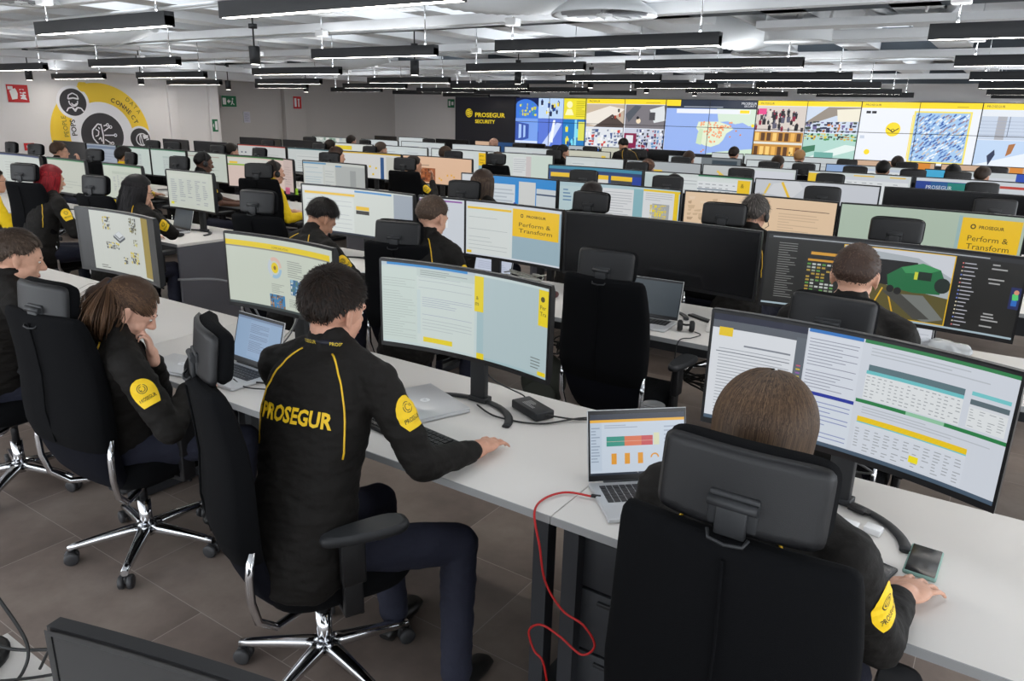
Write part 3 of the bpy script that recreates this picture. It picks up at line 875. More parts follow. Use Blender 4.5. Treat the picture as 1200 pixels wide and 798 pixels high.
p = Page(.2, .3, GRN); p.rect(.5, .15, .9, .85, WH); p.poly([(.1, .5), (.3, .3), (.3, .7)], WH)
sign('exit_sign', (-17.0, 12.0, 1.42), .16, .3, 'X', p, 'small green exit sign low on the white pillar')
p = Page(.34, .36, RED); p.rect(.15, .15, .4, .85, WH); p.rect(.55, .2, .8, .3, WH); p.rect(.6, .3, .75, .85, WH)
sign('fire_extinguisher_sign', (-17.8, 15.35, 2.05), .3, .34, 'X', p, 'red fire extinguisher sign on the grey wall pilaster')
p = Page(.3, .3, GRN); p.rect(.15, .2, .4, .8, WH); p.rect(.55, .3, .85, .7, WH)
sign('exit_sign', (-15.55, Y_B - .008, 2.17), .28, .26, 'Y', p, 'green exit sign on the back wall beside the black logo panel')
p = Page(.2, .26, rgb(190, 190, 205)); p.lines(.15, .1, .85, .9, 6, rgb(150, 150, 165), rnd)
sign('paper_notice', (-17.96, 13.7, 1.62), .2, .28, 'X', p, 'small pale paper notice taped on the grey wall')
# ------------------------------------------------------------------ desks
def row_front(k): return 1.675 + 1.944 * k
ROWN = ['front', 'second', 'third', 'fourth', 'fifth', 'sixth', 'last']
DZ = 0.74
SEG_R = [(-0.953, 1.46), (-3.367, -0.953), (-5.78, -3.367)]
def desk(x0, x1, yf, label, group, ends=(True, True), ped=False, full=True):
    t = empty('desk', ((x0 + x1) / 2, yf, 0), 0, label, 'desk', group)
    L = x1 - x0 - .003
    m_ = MB(); m_.box((0, .406, DZ - .0125), (L, .812, .025), bevel=.002); m_.build('desktop', M['desk_white'], t)
    m_ = MB(); m_.box((0, -.001, DZ - .0125), (L, .004, .0245)); m_.build('edge_band', M['desk_edge'], t)
    if full:
        for sx, on in ((-1, ends[0]), (1, ends[1])):
            m_ = MB()
            if on: m_.box((sx * (L / 2 - .012), .406, .357), (.024, .80, .714)); m_.build('end_panel', M['panel_grey'], t)
            else:
                xx = sx * (L / 2 - .05)
                m_.box((xx, .06, .36), (.05, .05, .70)); m_.box((xx, .74, .36), (.05, .05, .70)); m_.box((xx, .40, .03), (.06, .76, .04)); m_.box((xx, .40, .69), (.05, .7, .03)); m_.build('leg_frame', M['panel_dark'], t)
        m_ = MB(); m_.box((0, .55, .64), (L - .2, .16, .012)); m_.box((0, .47, .67), (L - .2, .012, .06)); m_.box((0, .63, .67), (L - .2, .012, .06)); m_.build('cable_tray', M['panel_dark'], t)
        m_ = MB(); m_.box((0, .75, .56), (L - .12, .018, .26)); m_.build('modesty_panel', M['panel_dark'], t)
    return t
GD = 'white desks in long rows'
desk(*SEG_R[0], row_front(0), 'white desk at the right front, with the phone and silver laptop on it', GD, (False, False))
desk(*SEG_R[1], row_front(0), 'white middle desk in front, holding the closed laptop and power adapter', GD, (False, False))
desk(*SEG_R[2], row_front(0), 'white desk at the left front, before the ponytailed woman', GD, (True, False))
desk(-8.2, -5.8, row_front(0), 'white desk cut by the left edge, grey end panel beyond the man at far left', GD, (True, True))
desk(-1.66, .75, row_front(-1), 'white desk corner at the bottom left, under tangled cables', GD, (False, False))
for k in range(1, 7):
    for j, (a, b) in enumerate([(-0.953, 1.46), (-3.367, -0.953), (-4.72, -3.367)]):
        desk(a, b, row_front(k), 'white desk in the %s row, %s piece of the right block' % (ROWN[k], ('rightmost', 'middle', 'left end')[j]), GD, (j == 2, False))
    xl = {1: -10.6, 2: -13.0, 3: -13.4, 4: -13.7, 5: -13.7, 6: -13.7}[k]
    xr = -5.78
    n = 2 if k < 2 else 3
    for j in range(n):
        a, b = xl + (xr - xl) * j / n, xl + (xr - xl) * (j + 1) / n
        desk(a, b, row_front(k), 'white desk in the %s row, piece %s of the left block' % (ROWN[k], (['at the far left end', 'in the middle', 'beside the aisle'] if n == 3 else ['at the far left end', 'beside the aisle'])[j]), GD, (j == 0, j == n - 1))
# drawer pedestal under the right front desk
t = empty('drawer_pedestal', (-.76, row_front(0) + .42, 0), 0, 'dark drawer pedestal under the right front desk, left of the red cable', 'pedestal')
m_ = MB(); m_.box((0, 0, .36), (.38, .66, .69), bevel=.003); m_.build('body', M['panel_dark'], t)
for i, (z0, z1) in enumerate(((.02, .27), (.275, .49), (.495, .70))):
    m_ = MB(); m_.box((0, -.337, (z0 + z1) / 2), (.37, .016, z1 - z0 - .006), bevel=.002); dr = m_.build('drawer', M['panel_dark'], t)
    m_ = MB(); m_.box((0, -.349, z1 - .03), (.12, .012, .012), bevel=.002); m_.build('handle', M['plastic_dark'], dr)

# ------------------------------------------------------------------ office chairs
def sections(secs, cnt=28, e=3.2):
    """secs: (z, centre y, half width, half depth)"""
    return [sup_ring((0, cy_, 0), hw, hd, 0, z, e, cnt) for z, cy_, hw, hd in secs]
def make_chair(full=True):
    root = empty('office_chair', (0, 0, 0))
    # backrest: upholstered shell with a central seam and rounded shoulders
    m_ = MB()
    secs = [(.60, -.268, .205, .030), (.615, -.272, .222, .046), (.68, -.285, .236, .052), (.76, -.288, .240, .050), (.86, -.285, .236, .046), (.96, -.290, .230, .043), (1.04, -.302, .222, .040), (1.09, -.312, .216, .036), (1.115, -.317, .211, .030), (1.127, -.320, .203, .020), (1.132, -.321, .188, .008)]
    rings = sections(secs, 40, 4.2)
    for r in rings:
        for p in r:
            p.y += .55 * p.x * p.x            # wraps around the sitter
            if abs(p.x) < .012 and p.y < -.3: p.y += .004
    m_.loft(rings)
    bk = m_.build('backrest', M['fabric_black'], root)
    if full:
        sm_ = MB(); sm_.tube([(0, -.322 + .0, .63), (0, -.341, .76), (0, -.333, .9), (0, -.340, 1.0), (0, -.350, 1.1)], .0035, n=6); sm_.build('seam', M['fabric_black'], bk)
    m_ = MB()
    secs = [(.40, -.15, .12, .03), (.42, -.18, .165, .035), (.47, -.215, .190, .038), (.54, -.245, .205, .040), (.60, -.262, .215, .043), (.625, -.268, .217, .043), (.632, -.27, .21, .036)]
    rings = sections(secs, 36, 4.0)
    for r in rings:
        for p in r: p.y += .5 * p.x * p.x
    m_.loft(rings); m_.build('lumbar_panel', M['fabric_navy'], root)
    # seat
    m_ = MB()
    rings = []
    for z, s_ in ((.395, .80), (.405, .93), (.43, .99), (.465, 1.0), (.49, .97), (.505, .90), (.512, .75)):
        rings.append([Vector((p.x * s_, p.y * s_ + .03, z + (.012 * (p.x / .25) ** 2 if z > .48 else 0) - (.02 * max(0, (p.y - .1) / .15) ** 2 if z > .45 else 0))) for p in sup_ring((0, 0, 0), .245, .245, 0, 0, 3.6, 36)])
    m_.loft(rings); m_.build('seat', M['fabric_black'], root)
    # head rest: cushion in front, hard shell behind
    hc = pillow(.305, .158, .062, 24, 14, 6, 1.0, 6); hc.xf(Matrix.Translation((0, -.277, 1.186)) @ Matrix.Rotation(-.12, 4, 'X'))
    hc.build('headrest_cushion', M['fabric_black'], root)
    hs = pillow(.298, .152, .022, 28, 14, 10, 1.0, 22); hs.xf(Matrix.Translation((0, -.306, 1.184)) @ Matrix.Rotation(-.12, 4, 'X'))
    sh = hs.build('headrest_shell', M['plastic_black'], root)
    m_ = MB(); m_.box((0, -.318, 1.150), (.088, .012, .066), bevel=.005); m_.cyl((-.043, -.327, 1.165), (.043, -.327, 1.165), .010, n=14); m_.box((0, -.328, 1.135), (.055, .012, .06), bevel=.004)
    m_.build('bracket', M['plastic_dark'], sh)
    m_ = MB(); m_.tube([(-.036, -.338, 1.115), (-.03, -.350, 1.105), (0, -.354, 1.102), (.03, -.350, 1.105), (.036, -.338, 1.115)], .0035, n=6); m_.build('lift_handle', M['plastic_dark'], sh)
    for sx in (-1, 1):
        m_ = MB()
        pad = [Vector((p.x, p.y, 0)) for p in sup_ring((0, 0, 0), .044, .135, 0, 0, 3.0, 26)]
        rr = []
        for z, s_ in ((.655, .8), (.660, .95), (.672, 1.0), (.684, .97), (.690, .85)):
            rr.append([Vector((sx * .285 + p.x * s_ * (1 + .25 * p.y / .135), .06 + p.y * s_, z)) for p in pad])
        m_.loft(rr); ar = m_.build('armrest', M['plastic_dark'], root)
        m_ = MB(); m_.box((sx * .285, .02, .585), (.034, .075, .15), bevel=.008); m_.box((sx * .275, .02, .47), (.028, .06, .14), bevel=.006); m_.box((sx * .19, .02, .405), (.19, .06, .02), bevel=.004); m_.build('arm_post', M['plastic_black'], ar)
        if full:
            m_ = MB(); m_.tube([(sx * .222, -.250, .66), (sx * .226, -.262, .58), (sx * .224, -.262, .50), (sx * .212, -.245, .42), (sx * .18, -.19, .362), (sx * .12, -.10, .352), (sx * .06, -.02, .352)], .0125, n=12, flat=1.0); m_.build('back_bar', M['chrome'], root)
    if full:
        m_ = MB(); m_.box((0, .0, .365), (.17, .26, .05), bevel=.012); m_.box((0, -.06, .34), (.10, .12, .04), bevel=.01); m_.tube([(.08, .05, .365), (.2, .06, .365), (.235, .06, .362)], .007, n=8); m_.build('mechanism', M['plastic_dark'], root)
        m_ = MB(); m_.cyl((0, 0, .07), (0, 0, .24), .026, n=20); m_.build('column_sleeve', M['chrome'], root)
        m_ = MB(); m_.cyl((0, 0, .22), (0, 0, .35), .017, n=16); m_.build('gas_column', M['plastic_black'], root)
        for i in range(5):
            a = 2 * PI * i / 5 + .32
            R_ = Matrix.Rotation(a, 4, 'Z')
            m_ = MB()
            rr = []
            for t_ in [q / 7 for q in range(8)]:
                d_ = .02 + .285 * t_
                zt = .128 - .030 * t_ - .012 * t_ * t_; hw = .027 - .013 * t_; hh = .022 - .009 * t_
                rr.append([Vector((d_, hw * math.copysign(abs(math.cos(q)) ** .6, math.cos(q)), zt - hh + hh * math.copysign(abs(math.sin(q)) ** .6, math.sin(q)))) for q in [2 * PI * w / 14 for w in range(14)]])
            m_.loft(rr); m_.xf(R_); leg = m_.build('base_leg', M['chrome'], root)
            m_ = MB()
            cxx = .295
            m_.cyl((cxx, 0, .045), (cxx, 0, .085), .008, n=8)
            for s_ in (-.017, .017):
                m_.lathe([(.006, -.011), (.024, -.011), (.029, -.007), (.029, .007), (.024, .011), (.006, .011)], (cxx, s_, .0295), 20, Matrix.Rotation(PI / 2, 3, 'X'))
            m_.box((cxx, 0, .04), (.03, .012, .03), bevel=.004)
            m_.xf(R_ @ Matrix.Translation((0, 0, 0))); m_.build('caster', M['caster'], root)
    return root
CH_FULL = None
CH_FAR = None
def chair(x, y, rz, label, group, far=False, dz=0.0):
    global CH_FULL, CH_FAR
    if far:
        if CH_FAR is None: CH_FAR = r = make_chair(False)
        else: r = copy_tree(CH_FAR)
    else:
        if CH_FULL is None: CH_FULL = r = make_chair(True)
        else: r = copy_tree(CH_FULL)
    for c in r.children: c.location = (0, 0, 0)
    r.location = (x, y, 0)
    r.rotation_euler = (0, 0, rz)
    tag(r, label, 'chair', group)
    return r
GC = 'black high-back office chairs'
D = math.radians
def shift_head(r, dz, dy=0.0):
    for c in r.children:
        if c.name.startswith('headrest'): c.location = (0, dy, dz)
C1 = chair(-.305, 1.485, D(0), 'black office chair in the right foreground, large headrest bracket facing the viewer', GC); shift_head(C1, .06)
for c in C1.children:
    if c.name.startswith('backrest'): c.location = (0, 0, .03)
C2 = chair(-1.69, 1.45, D(-26), 'black office chair turned sideways behind the man with the lettered jacket', GC); shift_head(C2, .02)
C3 = chair(-2.87, 1.52, D(6), 'black office chair of the ponytailed woman, whole chrome star base visible', GC); shift_head(C3, -.02)
C4 = chair(-3.92, 1.48, D(4), 'black office chair at the left edge, under the man with the trimmed beard', GC); shift_head(C4, -.01)
CHAIRS = [  # x, y, rotation, far, label
 (-1.54, 3.42, -2, 0, 'empty black office chair before the large switched-off monitor, center of the picture'),
 (-2.97, 3.47, 12, 0, 'black office chair behind the man with short brown hair in the second row'),
 (-.47, 3.11, -2, 0, 'black office chair under the crew-cut man who faces the truck picture'),
 (-4.18, 3.47, 8, 0, 'black office chair behind the man bowing his dark-haired head'),
 (-7.35, 3.45, 14, 0, 'black office chair behind the red-haired woman'),
 (-6.12, 3.44, 6, 0, 'black office chair behind the woman resting chin on hand'),
 (-8.5, 3.44, 8, 0, 'black office chair of the person in the yellow jacket at the left edge'),
 (-.57, 5.36, 0, 0, 'empty black office chair in front of the green screen with yellow note panel'),
 (-1.66, 5.36, 4, 0, 'black office chair of the grey-haired person with headset'),
 (-2.68, 5.36, 2, 0, 'black office chair just right of the blue desktop screen'),
 (-3.92, 5.36, 8, 0, 'black office chair beside the long-haired woman, left of the blue screen'),
 (-6.62, 5.30, 26, 0, 'black office chair of the man in yellow wearing a headset'),
 (-7.95, 5.36, 6, 0, 'black office chair of the dark-skinned man in short sleeves'),
 (-8.85, 5.36, -12, 0, 'empty black office chair with tall slanted headrest, left of the man in short sleeves'),
 (-9.75, 5.36, 8, 0, 'black office chair of the dark-haired man with glasses, third row left'),
 (-11.25, 5.36, 8, 0, 'black office chair of the brown-haired man raising his hand'),
 (-11.9, 5.36, 0, 0, 'empty black office chair top at the left edge under the wall graphic'),
]
far_rows = {
 3: [(-.17, 'rightmost, before the switched-off wide monitor'), (-1.47, 'before the pale map screen with yellow routes'), (-2.92, 'of the black-haired person, centre right'), (-3.87, 'left of the bright image-filled screen'), (-6.32, 'of the bearded man in profile'), (-7.66, 'of the brown-haired man in profile, left of centre'), (-8.96, 'before a pale page, next to the man in yellow'), (-9.95, 'of the dark-haired person at left'), (-11.15, 'right one of the close pair at left'), (-11.65, 'left one of the close pair at left')],
 4: [(-.37, 'rightmost, before the multicoloured screen'), (-1.74, 'before the right pale spreadsheet'), (-2.77, 'before the two pale windows'), (-4.08, 'beside the brown-haired head, centre'), (-6.30, 'with a head of brown hair above it, centre'), (-7.08, 'left of the yellow note panel'), (-8.72, 'left of centre before a wide white page'), (-9.9, 'before the yellow banner screen'), (-11.22, 'before a dark monitor, left')],
 5: [(-.72, 'under a black-haired head at right'), (-1.20, 'right of a person with black hair'), (-1.83, 'before the drone slide'), (-2.55, 'before the indoor crowd pictures, right one'), (-2.95, 'before the indoor crowd pictures, left one'), (-4.3, 'below the map'), (-6.45, 'of the man looking right'), (-10.73, 'left of centre'), (-12.41, 'at far left')],
 6: [(-.31, 'rightmost'), (-1.45, 'second from the right'), (-2.37, 'under the indoor pictures'), (-5.9, 'under the daylight pictures'), (-6.84, 'right of the blue pictures'), (-7.59, 'under the blue pictures'), (-8.46, 'right of the logo panel'), (-10.82, 'below the exit sign')],
}
def raise_back(r, up):
    for c in r.children:
        if c.name.startswith('headrest'): c.location = (0, 0, up)
        if c.name.startswith('backrest'): c.location = (0, 0, up * .6)
for i_, (x, y, rz, far, lab) in enumerate(CHAIRS):
    r_ = chair(x, y, D(rz), lab, GC, bool(far))
    if i_ > 2: raise_back(r_, .08 if i_ in (3, 4) else .055)
rnd = random.Random(5)
for k, lst in far_rows.items():
    for x, lab in lst:
        r_ = chair(x, row_front(k) - .22, D(rnd.uniform(-4, 18)), 'black office chair, %s row, %s' % (ROWN[k], lab), GC, True)
        raise_back(r_, .065)

# ------------------------------------------------------------------ monitors and their pages
def page_blank(w, h, bg=(206, 214, 208)):
    return Page(w, h, rgb(*bg))
TG = rgb(120, 124, 128)
def doc(p, u0, v0, u1, v1, rnd, n=16, bg=(232, 236, 238), ink=(172, 177, 182), t=.24):
    p.rect(u0, v0, u1, v1, rgb(*bg)); p.lines(u0 + .03 * (u1 - u0), v0 + .06 * (v1 - v0), u1 - .05 * (u1 - u0), v1 - .05 * (v1 - v0), n, rgb(*ink), rnd, t=t, gap=.2)
def sheet(p, u0, v0, u1, v1, rnd, head=(90, 190, 190), nx=10, ny=9, bg=(232, 236, 238)):
    p.rect(u0, v0, u1, v1, rgb(*bg)); p.rect(u0, v0, u1, v0 + .12 * (v1 - v0), rgb(*head))
    L = p.lay + 1; p.lay += 1
    for j in range(ny):
        for i in range(nx):
            if rnd.random() < .2: continue
            a = u0 + (u1 - u0) * (i + .15) / nx; b = v0 + (v1 - v0) * (.16 + .82 * (j + .3) / ny)
            p.rect(a, b, a + (u1 - u0) / nx * rnd.uniform(.3, .7), b + (v1 - v0) * .03, rgb(165, 170, 175), L)
def perform(p, u0, v0, u1, v1, part=None):
    p.rect(u0, v0, u1, v1, rgb(246, 200, 30))
    w = u1 - u0; h = v1 - v0
    p.text('PROSEGUR', u0 + .3 * w, v0 + .28 * h, .09 * h, rgb(60, 50, 20), .02, width=w * .42)
    p.disc(u0 + .2 * w, v0 + .23 * h, .07 * h, rgb(60, 50, 20), 12); p.disc(u0 + .2 * w, v0 + .23 * h, .04 * h, rgb(246, 200, 30), 10)
    p.text('Perform &', u0 + .14 * w, v0 + .62 * h, .15 * h, rgb(70, 60, 20), -.0, width=w * .68)
    p.text('Transform', u0 + .14 * w, v0 + .84 * h, .15 * h, rgb(70, 60, 20), -.0, width=w * .72)
def taskbar(p, c=(30, 40, 60)):
    p.rect(0, .965, 1, 1, rgb(*c))

class Mon: pass
def monitor(x0, x1, ysc, k, page, label, h=None, zt=1.29, R=3.6, lit=True, foot='arc', rz=0.0, depth=.15, group='desktop monitors'):
    """x0, x1: outer edges; ysc: plane of the screen"""
    w = x1 - x0 - .008
    if h is None: h = w * .285 if w > 1.0 else w * .425
    t = empty('monitor', ((x0 + x1) / 2, ysc, DZ), rz, label, 'monitor', group)
    zc = zt - DZ - h / 2
    n = 16
    def surf(u, v, off):
        x = -w / 2 + w * u
        y = R - math.sqrt(max(R * R - x * x, 0))
        return Vector((x, -y - off, zc + h / 2 - h * v))
    # casing: curved slab
    m_ = MB(); rr = []
    e = .007
    for i in range(n + 1):
        u = i / n; x = -w / 2 + w * u; y = -(R - math.sqrt(R * R - x * x))
        rr.append([Vector((x, y + .002, zc - h / 2 - .013)), Vector((x, y + .002, zc + h / 2 + e)), Vector((x, y + .022, zc + h / 2 + e)), Vector((x, y + .034, zc + h / 2 - .02)), Vector((x, y + .034, zc - h / 2 + .02)), Vector((x, y + .022, zc - h / 2 - .013))])
    m_.loft(rr, smooth=False); m_.build('casing', M['bezel'] if not lit or True else None, t)
    # front bezel strips
    m_ = MB()
    def strip(ua, ub, va, vb, k_=8):
        vs, fs = [], []
        for i in range(k_ + 1):
            u = ua + (ub - ua) * i / k_
            vs += [surf(u, va, .0022), surf(u, vb, .0022)]
        for i in range(k_): fs.append((2 * i, 2 * i + 1, 2 * i + 3, 2 * i + 2))
        m_.add(vs, fs)
    strip(0, 1, -.012, .012); strip(0, 1, .985, 1.035); strip(0, .009, 0, 1, 1); strip(.991, 1, 0, 1, 1)
    m_.build('bezel', M['bezel'], t, fix=False)
    inner = lambda u, v, off: surf(.009 + .982 * u, .012 + .973 * v, off - .0005)
    if lit: link('screen', page.mesh('screen', inner, strips=12), t)
    else:
        m2 = MB(); vs, fs = [], []
        for i in range(17): vs += [inner(i / 16, 0, 0), inner(i / 16, 1, 0)]
        for i in range(16): fs.append((2 * i, 2 * i + 1, 2 * i + 3, 2 * i + 2))
        m2.add(vs, fs, True); m2.build('screen', M['off'], t, fix=False)
    m_ = MB(); m_.box((0, .085, (zc + .04) / 2 + .01), (.07, .03, zc + .04), bevel=.004); m_.box((0, .06, zc), (.16, .06, .12), bevel=.01); m_.build('stand_neck', M['plastic_dark'], t)
    m_ = MB()
    if foot == 'arc':
        pts = []
        for i in range(25):
            a = PI * (.06 + .88 * i / 24)
            pts.append((.245 * math.cos(a), -.115 + .205 * math.sin(a), .007))
        m_.tube(pts, .016, n=8, flat=.40, up=Vector((0, 0, 1)))
        m_.box((0, .09, .012), (.085, .05, .022), bevel=.004)
    else:
        m_.box((0, .02, .008), (.30, .18, .012), bevel=.005)
    m_.build('stand_foot', M['plastic_dark'], t)
    return t
rnd = random.Random(21)
def SC_(k): return 2.161 + 1.944 * k
S = .88
# --- front row
p = page_blank(.8, .34, (200, 204, 196)); p.rect(0, 0, .14, 1, rgb(10, 10, 12)); p.rect(.9, 0, 1, 1, rgb(10, 10, 12)); p.rect(.80, 0, .9, .97, rgb(150, 128, 10))
def iso(u, v, s, top, side):
    p.poly([(u - s, v), (u, v - s * 1.1), (u + s, v), (u, v + s * 1.1)], top); p.poly([(u - s, v), (u, v + s * 1.1), (u, v + s * 1.6), (u - s, v + s * .5)], side); p.poly([(u, v + s * 1.1), (u + s, v), (u + s, v + s * .5), (u, v + s * 1.6)], side)
iso(.47, .38, .075, rgb(180, 186, 190), rgb(50, 56, 62)); iso(.47, .36, .05, rgb(205, 210, 212), rgb(120, 124, 126))
p.mosaic(.28, .08, .38, .3, 4, 4, [rgb(60, 62, 60), rgb(150, 150, 140), rgb(190, 170, 30)], rnd); p.mosaic(.62, .04, .72, .3, 4, 5, [rgb(90, 84, 30), rgb(150, 140, 40), rgb(60, 62, 60)], rnd)
p.mosaic(.3, .5, .46, .62, 7, 3, [rgb(60, 62, 60), rgb(210, 190, 30), rgb(130, 130, 120)], rnd); p.mosaic(.6, .6, .72, .8, 5, 4, [rgb(70, 70, 66), rgb(210, 190, 30)], rnd); p.mosaic(.5, .72, .56, .84, 3, 3, [rgb(40, 40, 40), rgb(200, 180, 30)], rnd); p.mosaic(.66, .38, .72, .5, 3, 3, [rgb(200, 190, 60), rgb(140, 140, 120)], rnd)
p.lines(.22, .9, .33, .97, 2, rgb(90, 90, 84), rnd)
monitor(-4.42, -3.64, 2.20, 0, p, 'curved monitor in the front row showing isometric drawings, behind the ponytailed woman', h=.34, R=1.9, rz=D(0))
p = page_blank(.8, .34, (206, 214, 200)); p.rect(0, .075, .97, .15, rgb(238, 210, 20)); p.rect(.0, .15, .97, .17, rgb(150, 150, 140)); p.text('COMMUNICATION', .4, .135, .03, rgb(120, 104, 20))
for a0, a1, c in ((0.1, 2.0, (160, 196, 220)), (2.1, 4.0, (200, 210, 220)), (4.1, 6.2, (226, 190, 176))): p.disc(.42, .40, .15, rgb(*c), 14, .1, a0, a1)
p.disc(.42, .40, .075, rgb(238, 210, 20), 20); p.disc(.42, .40, .03, rgb(150, 120, 20), 12)
p.lines(.54, .26, .68, .5, 8, rgb(150, 156, 150), rnd); p.lines(.38, .62, .5, .76, 6, rgb(160, 166, 158), rnd); p.lines(.54, .8, .7, .92, 5, rgb(160, 166, 158), rnd)
p.mosaic(.56, .52, .68, .74, 5, 5, [rgb(60, 110, 150), rgb(150, 190, 210), rgb(90, 130, 120), rgb(220, 225, 220)], rnd, rgb(70, 120, 160)); p.mosaic(.36, .78, .50, .97, 7, 5, [rgb(150, 110, 70), rgb(60, 130, 180), rgb(190, 150, 100), rgb(80, 80, 90)], rnd, rgb(60, 130, 180)); taskbar(p, (60, 70, 70))
monitor(-3.075, -2.335, 2.2, 0, p, 'curved monitor with pale web page under a yellow bar, left of the lettered man head', h=.34, R=1.9)
p = page_blank(.8, .34, (204, 220, 220)); p.rect(.56, .03, 1, 1, rgb(168, 196, 202)); p.rect(.6, .03, 1, .97, rgb(182, 202, 206)); p.rect(0, 0, .55, .04, rgb(190, 205, 215)); p.rect(.03, 0, .5, .03, rgb(40, 140, 210))
doc(p, .0, .06, .20, .97, rnd, 26, (208, 222, 216), (184, 196, 192), .22); doc(p, .2, .06, .545, .30, rnd, 5, (212, 224, 220), (180, 190, 196), .14); doc(p, .22, .30, .545, .62, rnd, 11, (212, 224, 220), (168, 176, 196), .22); doc(p, .22, .62, .545, .84, rnd, 5, (212, 224, 220), (182, 192, 196), .16); p.rect(.2, .84, .545, .97, rgb(212, 224, 220)); p.rect(.2, .04, .545, .13, rgb(200, 214, 210)); p.lines(.22, .05, .5, .12, 3, rgb(150, 160, 160), rnd)
p.rect(.545, .03, .60, .44, rgb(238, 215, 20)); p.text('&', .555, .3, .04, rgb(90, 80, 20)); p.text('m', .55, .37, .035, rgb(90, 80, 20)); p.rect(.56, .93, .605, 1, rgb(238, 215, 20)); p.rect(.235, .87, .41, .93, rgb(238, 215, 20))
p.rect(.94, .03, 1, .42, rgb(240, 215, 10)); p.text('Per', .95, .24, .045, rgb(70, 64, 20)); p.text('Tra', .95, .31, .045, rgb(70, 64, 20)); p.disc(.965, .13, .03, rgb(80, 74, 20), 12); p.rect(.945, .93, .995, .975, rgb(240, 215, 10)); p.lines(.9, .78, .96, .92, 4, rgb(120, 130, 130), rnd)
monitor(-2.055, -1.255, 2.195, 0, p, 'curved monitor right of the lettered man, mail page and plain blue-grey desktop', h=.34, R=1.5)
p = page_blank(.83, .345, (216, 222, 232)); p.rect(0, 0, .34, .06, rgb(14, 20, 50)); p.rect(0, .06, .34, .13, rgb(88, 94, 104)); p.rect(.0, .13, .31, .97, rgb(226, 230, 236)); p.rect(.305, .1, .34, 1, rgb(96, 104, 114)); p.rect(.025, .12, .075, .2, rgb(240, 205, 20)); p.lines(.03, .3, .29, .95, 22, rgb(150, 156, 166), rnd, t=.2); p.rect(.12, .26, .29, .275, rgb(130, 136, 146)); p.rect(.02, .34, .29, .348, rgb(120, 126, 136))
L = p.lay + 1; p.lay += 1
for i in range(14): p.rect(.315, .34 + i * .032, .33, .352 + i * .032, random.Random(i).choice([rgb(150, 90, 180), rgb(220, 200, 40), rgb(90, 170, 190), rgb(200, 90, 120), rgb(120, 130, 200)]), L)
p.rect(.345, .0, .53, .03, rgb(40, 120, 200)); doc(p, .345, .04, .53, .54, rnd, 16, (222, 228, 238), (150, 154, 170)); p.rect(.345, .54, .53, .57, rgb(30, 50, 160)); doc(p, .345, .58, .53, .96, rnd, 9, (220, 228, 238), (150, 160, 200))
p.rect(.535, 0, 1, .03, rgb(34, 130, 70)); p.lines(.56, .05, .95, .13, 3, rgb(190, 196, 204), rnd); p.rect(.56, .2, .86, .25, rgb(92, 120, 128)); sheet(p, .555, .25, .86, .49, rnd, (110, 200, 206), 16, 7); p.rect(.88, .2, .99, .23, rgb(120, 206, 210)); p.rect(.88, .26, .99, .3, rgb(92, 110, 118)); sheet(p, .88, .3, .99, .48, rnd, (222, 226, 232), 4, 7)
p.rect(.535, .50, 1, .53, rgb(34, 130, 70)); p.rect(.7, .5, .82, .53, rgb(150, 206, 170)); p.lines(.56, .55, .96, .62, 3, rgb(190, 196, 204), rnd); p.rect(.55, .645, .90, .69, rgb(244, 206, 16)); p.rect(.55, .69, .9, .70, rgb(120, 206, 210)); sheet(p, .545, .70, .90, .95, rnd, (222, 228, 236), 11, 8, (220, 226, 236)); p.rect(.735, .845, .765, .9, rgb(250, 232, 20)); taskbar(p, (70, 90, 110))
monitor(-.715, .115, 2.19, 0, p, 'large curved monitor at the right with spreadsheets, in front of the bowl-haired person', h=.355, R=1.6, rz=D(-9))
# the switched-off monitor of the nearest row, screen towards the viewer
monitor(-.965, -.245, .445, -1, None, 'switched-off monitor cut by the bottom edge of the picture', h=.32, lit=False, zt=1.19, R=4, rz=D(12.5))

def mon(k, x0, x1, page, label, lit=True, **kw):
    kw.setdefault('group', 'desktop monitors')
    return monitor(x0 * S, x1 * S, SC_(k), k, page, label, lit=lit, **kw)
# --- second row, right block
p = page_blank(1.2, .34, (216, 222, 216)); p.rect(0, .02, .46, .1, rgb(226, 228, 230)); p.rect(.02, .12, .46, .17, rgb(244, 200, 60)); doc(p, .02, .2, .45, .96, rnd, 7, (224, 230, 226), (190, 196, 200), .12); p.rect(.46, .03, .8, .07, rgb(80, 150, 210)); p.rect(.47, .36, .59, .44, rgb(240, 196, 30)); p.rect(.47, .45, .59, .53, rgb(40, 36, 30)); p.rect(.82, .02, 1, 1, rgb(160, 170, 182)); taskbar(p)
mon(1, -5.36, -4.02, p, 'wide monitor before the man bowing his head, yellow block on a pale page', h=.36)
p = page_blank(1.2, .34, (214, 220, 228)); sheet(p, .02, .08, .2, .55, rnd, (226, 228, 232), 5, 8); p.rect(.0, .03, .3, .06, rgb(150, 90, 170)); p.rect(.315, 0, .33, 1, rgb(14, 14, 16)); p.rect(.335, .05, .66, .97, rgb(220, 228, 226)); p.rect(.34, .09, .65, .13, rgb(244, 200, 40)); doc(p, .34, .2, .64, .95, rnd, 9, (222, 228, 226), (180, 188, 190), .12); p.rect(.66, .05, 1, .97, rgb(158, 184, 196)); perform(p, .66, .05, .985, .55); p.rect(.335, .92, .37, .97, rgb(240, 205, 40))
mon(1, -3.98, -2.63, p, 'wide monitor with large yellow note panel, right of the man with short brown hair', h=.37)
mon(1, -2.62, -1.235, None, 'large switched-off wide monitor in the second row, black screen', lit=False, h=.37, zt=1.285)
p = Page(1.2, .36, rgb(24, 24, 22)); p.rect(0, 0, 1, .06, rgb(40, 42, 46)); p.lines(.02, .02, .9, .05, 1, rgb(170, 175, 180), rnd, t=.5)
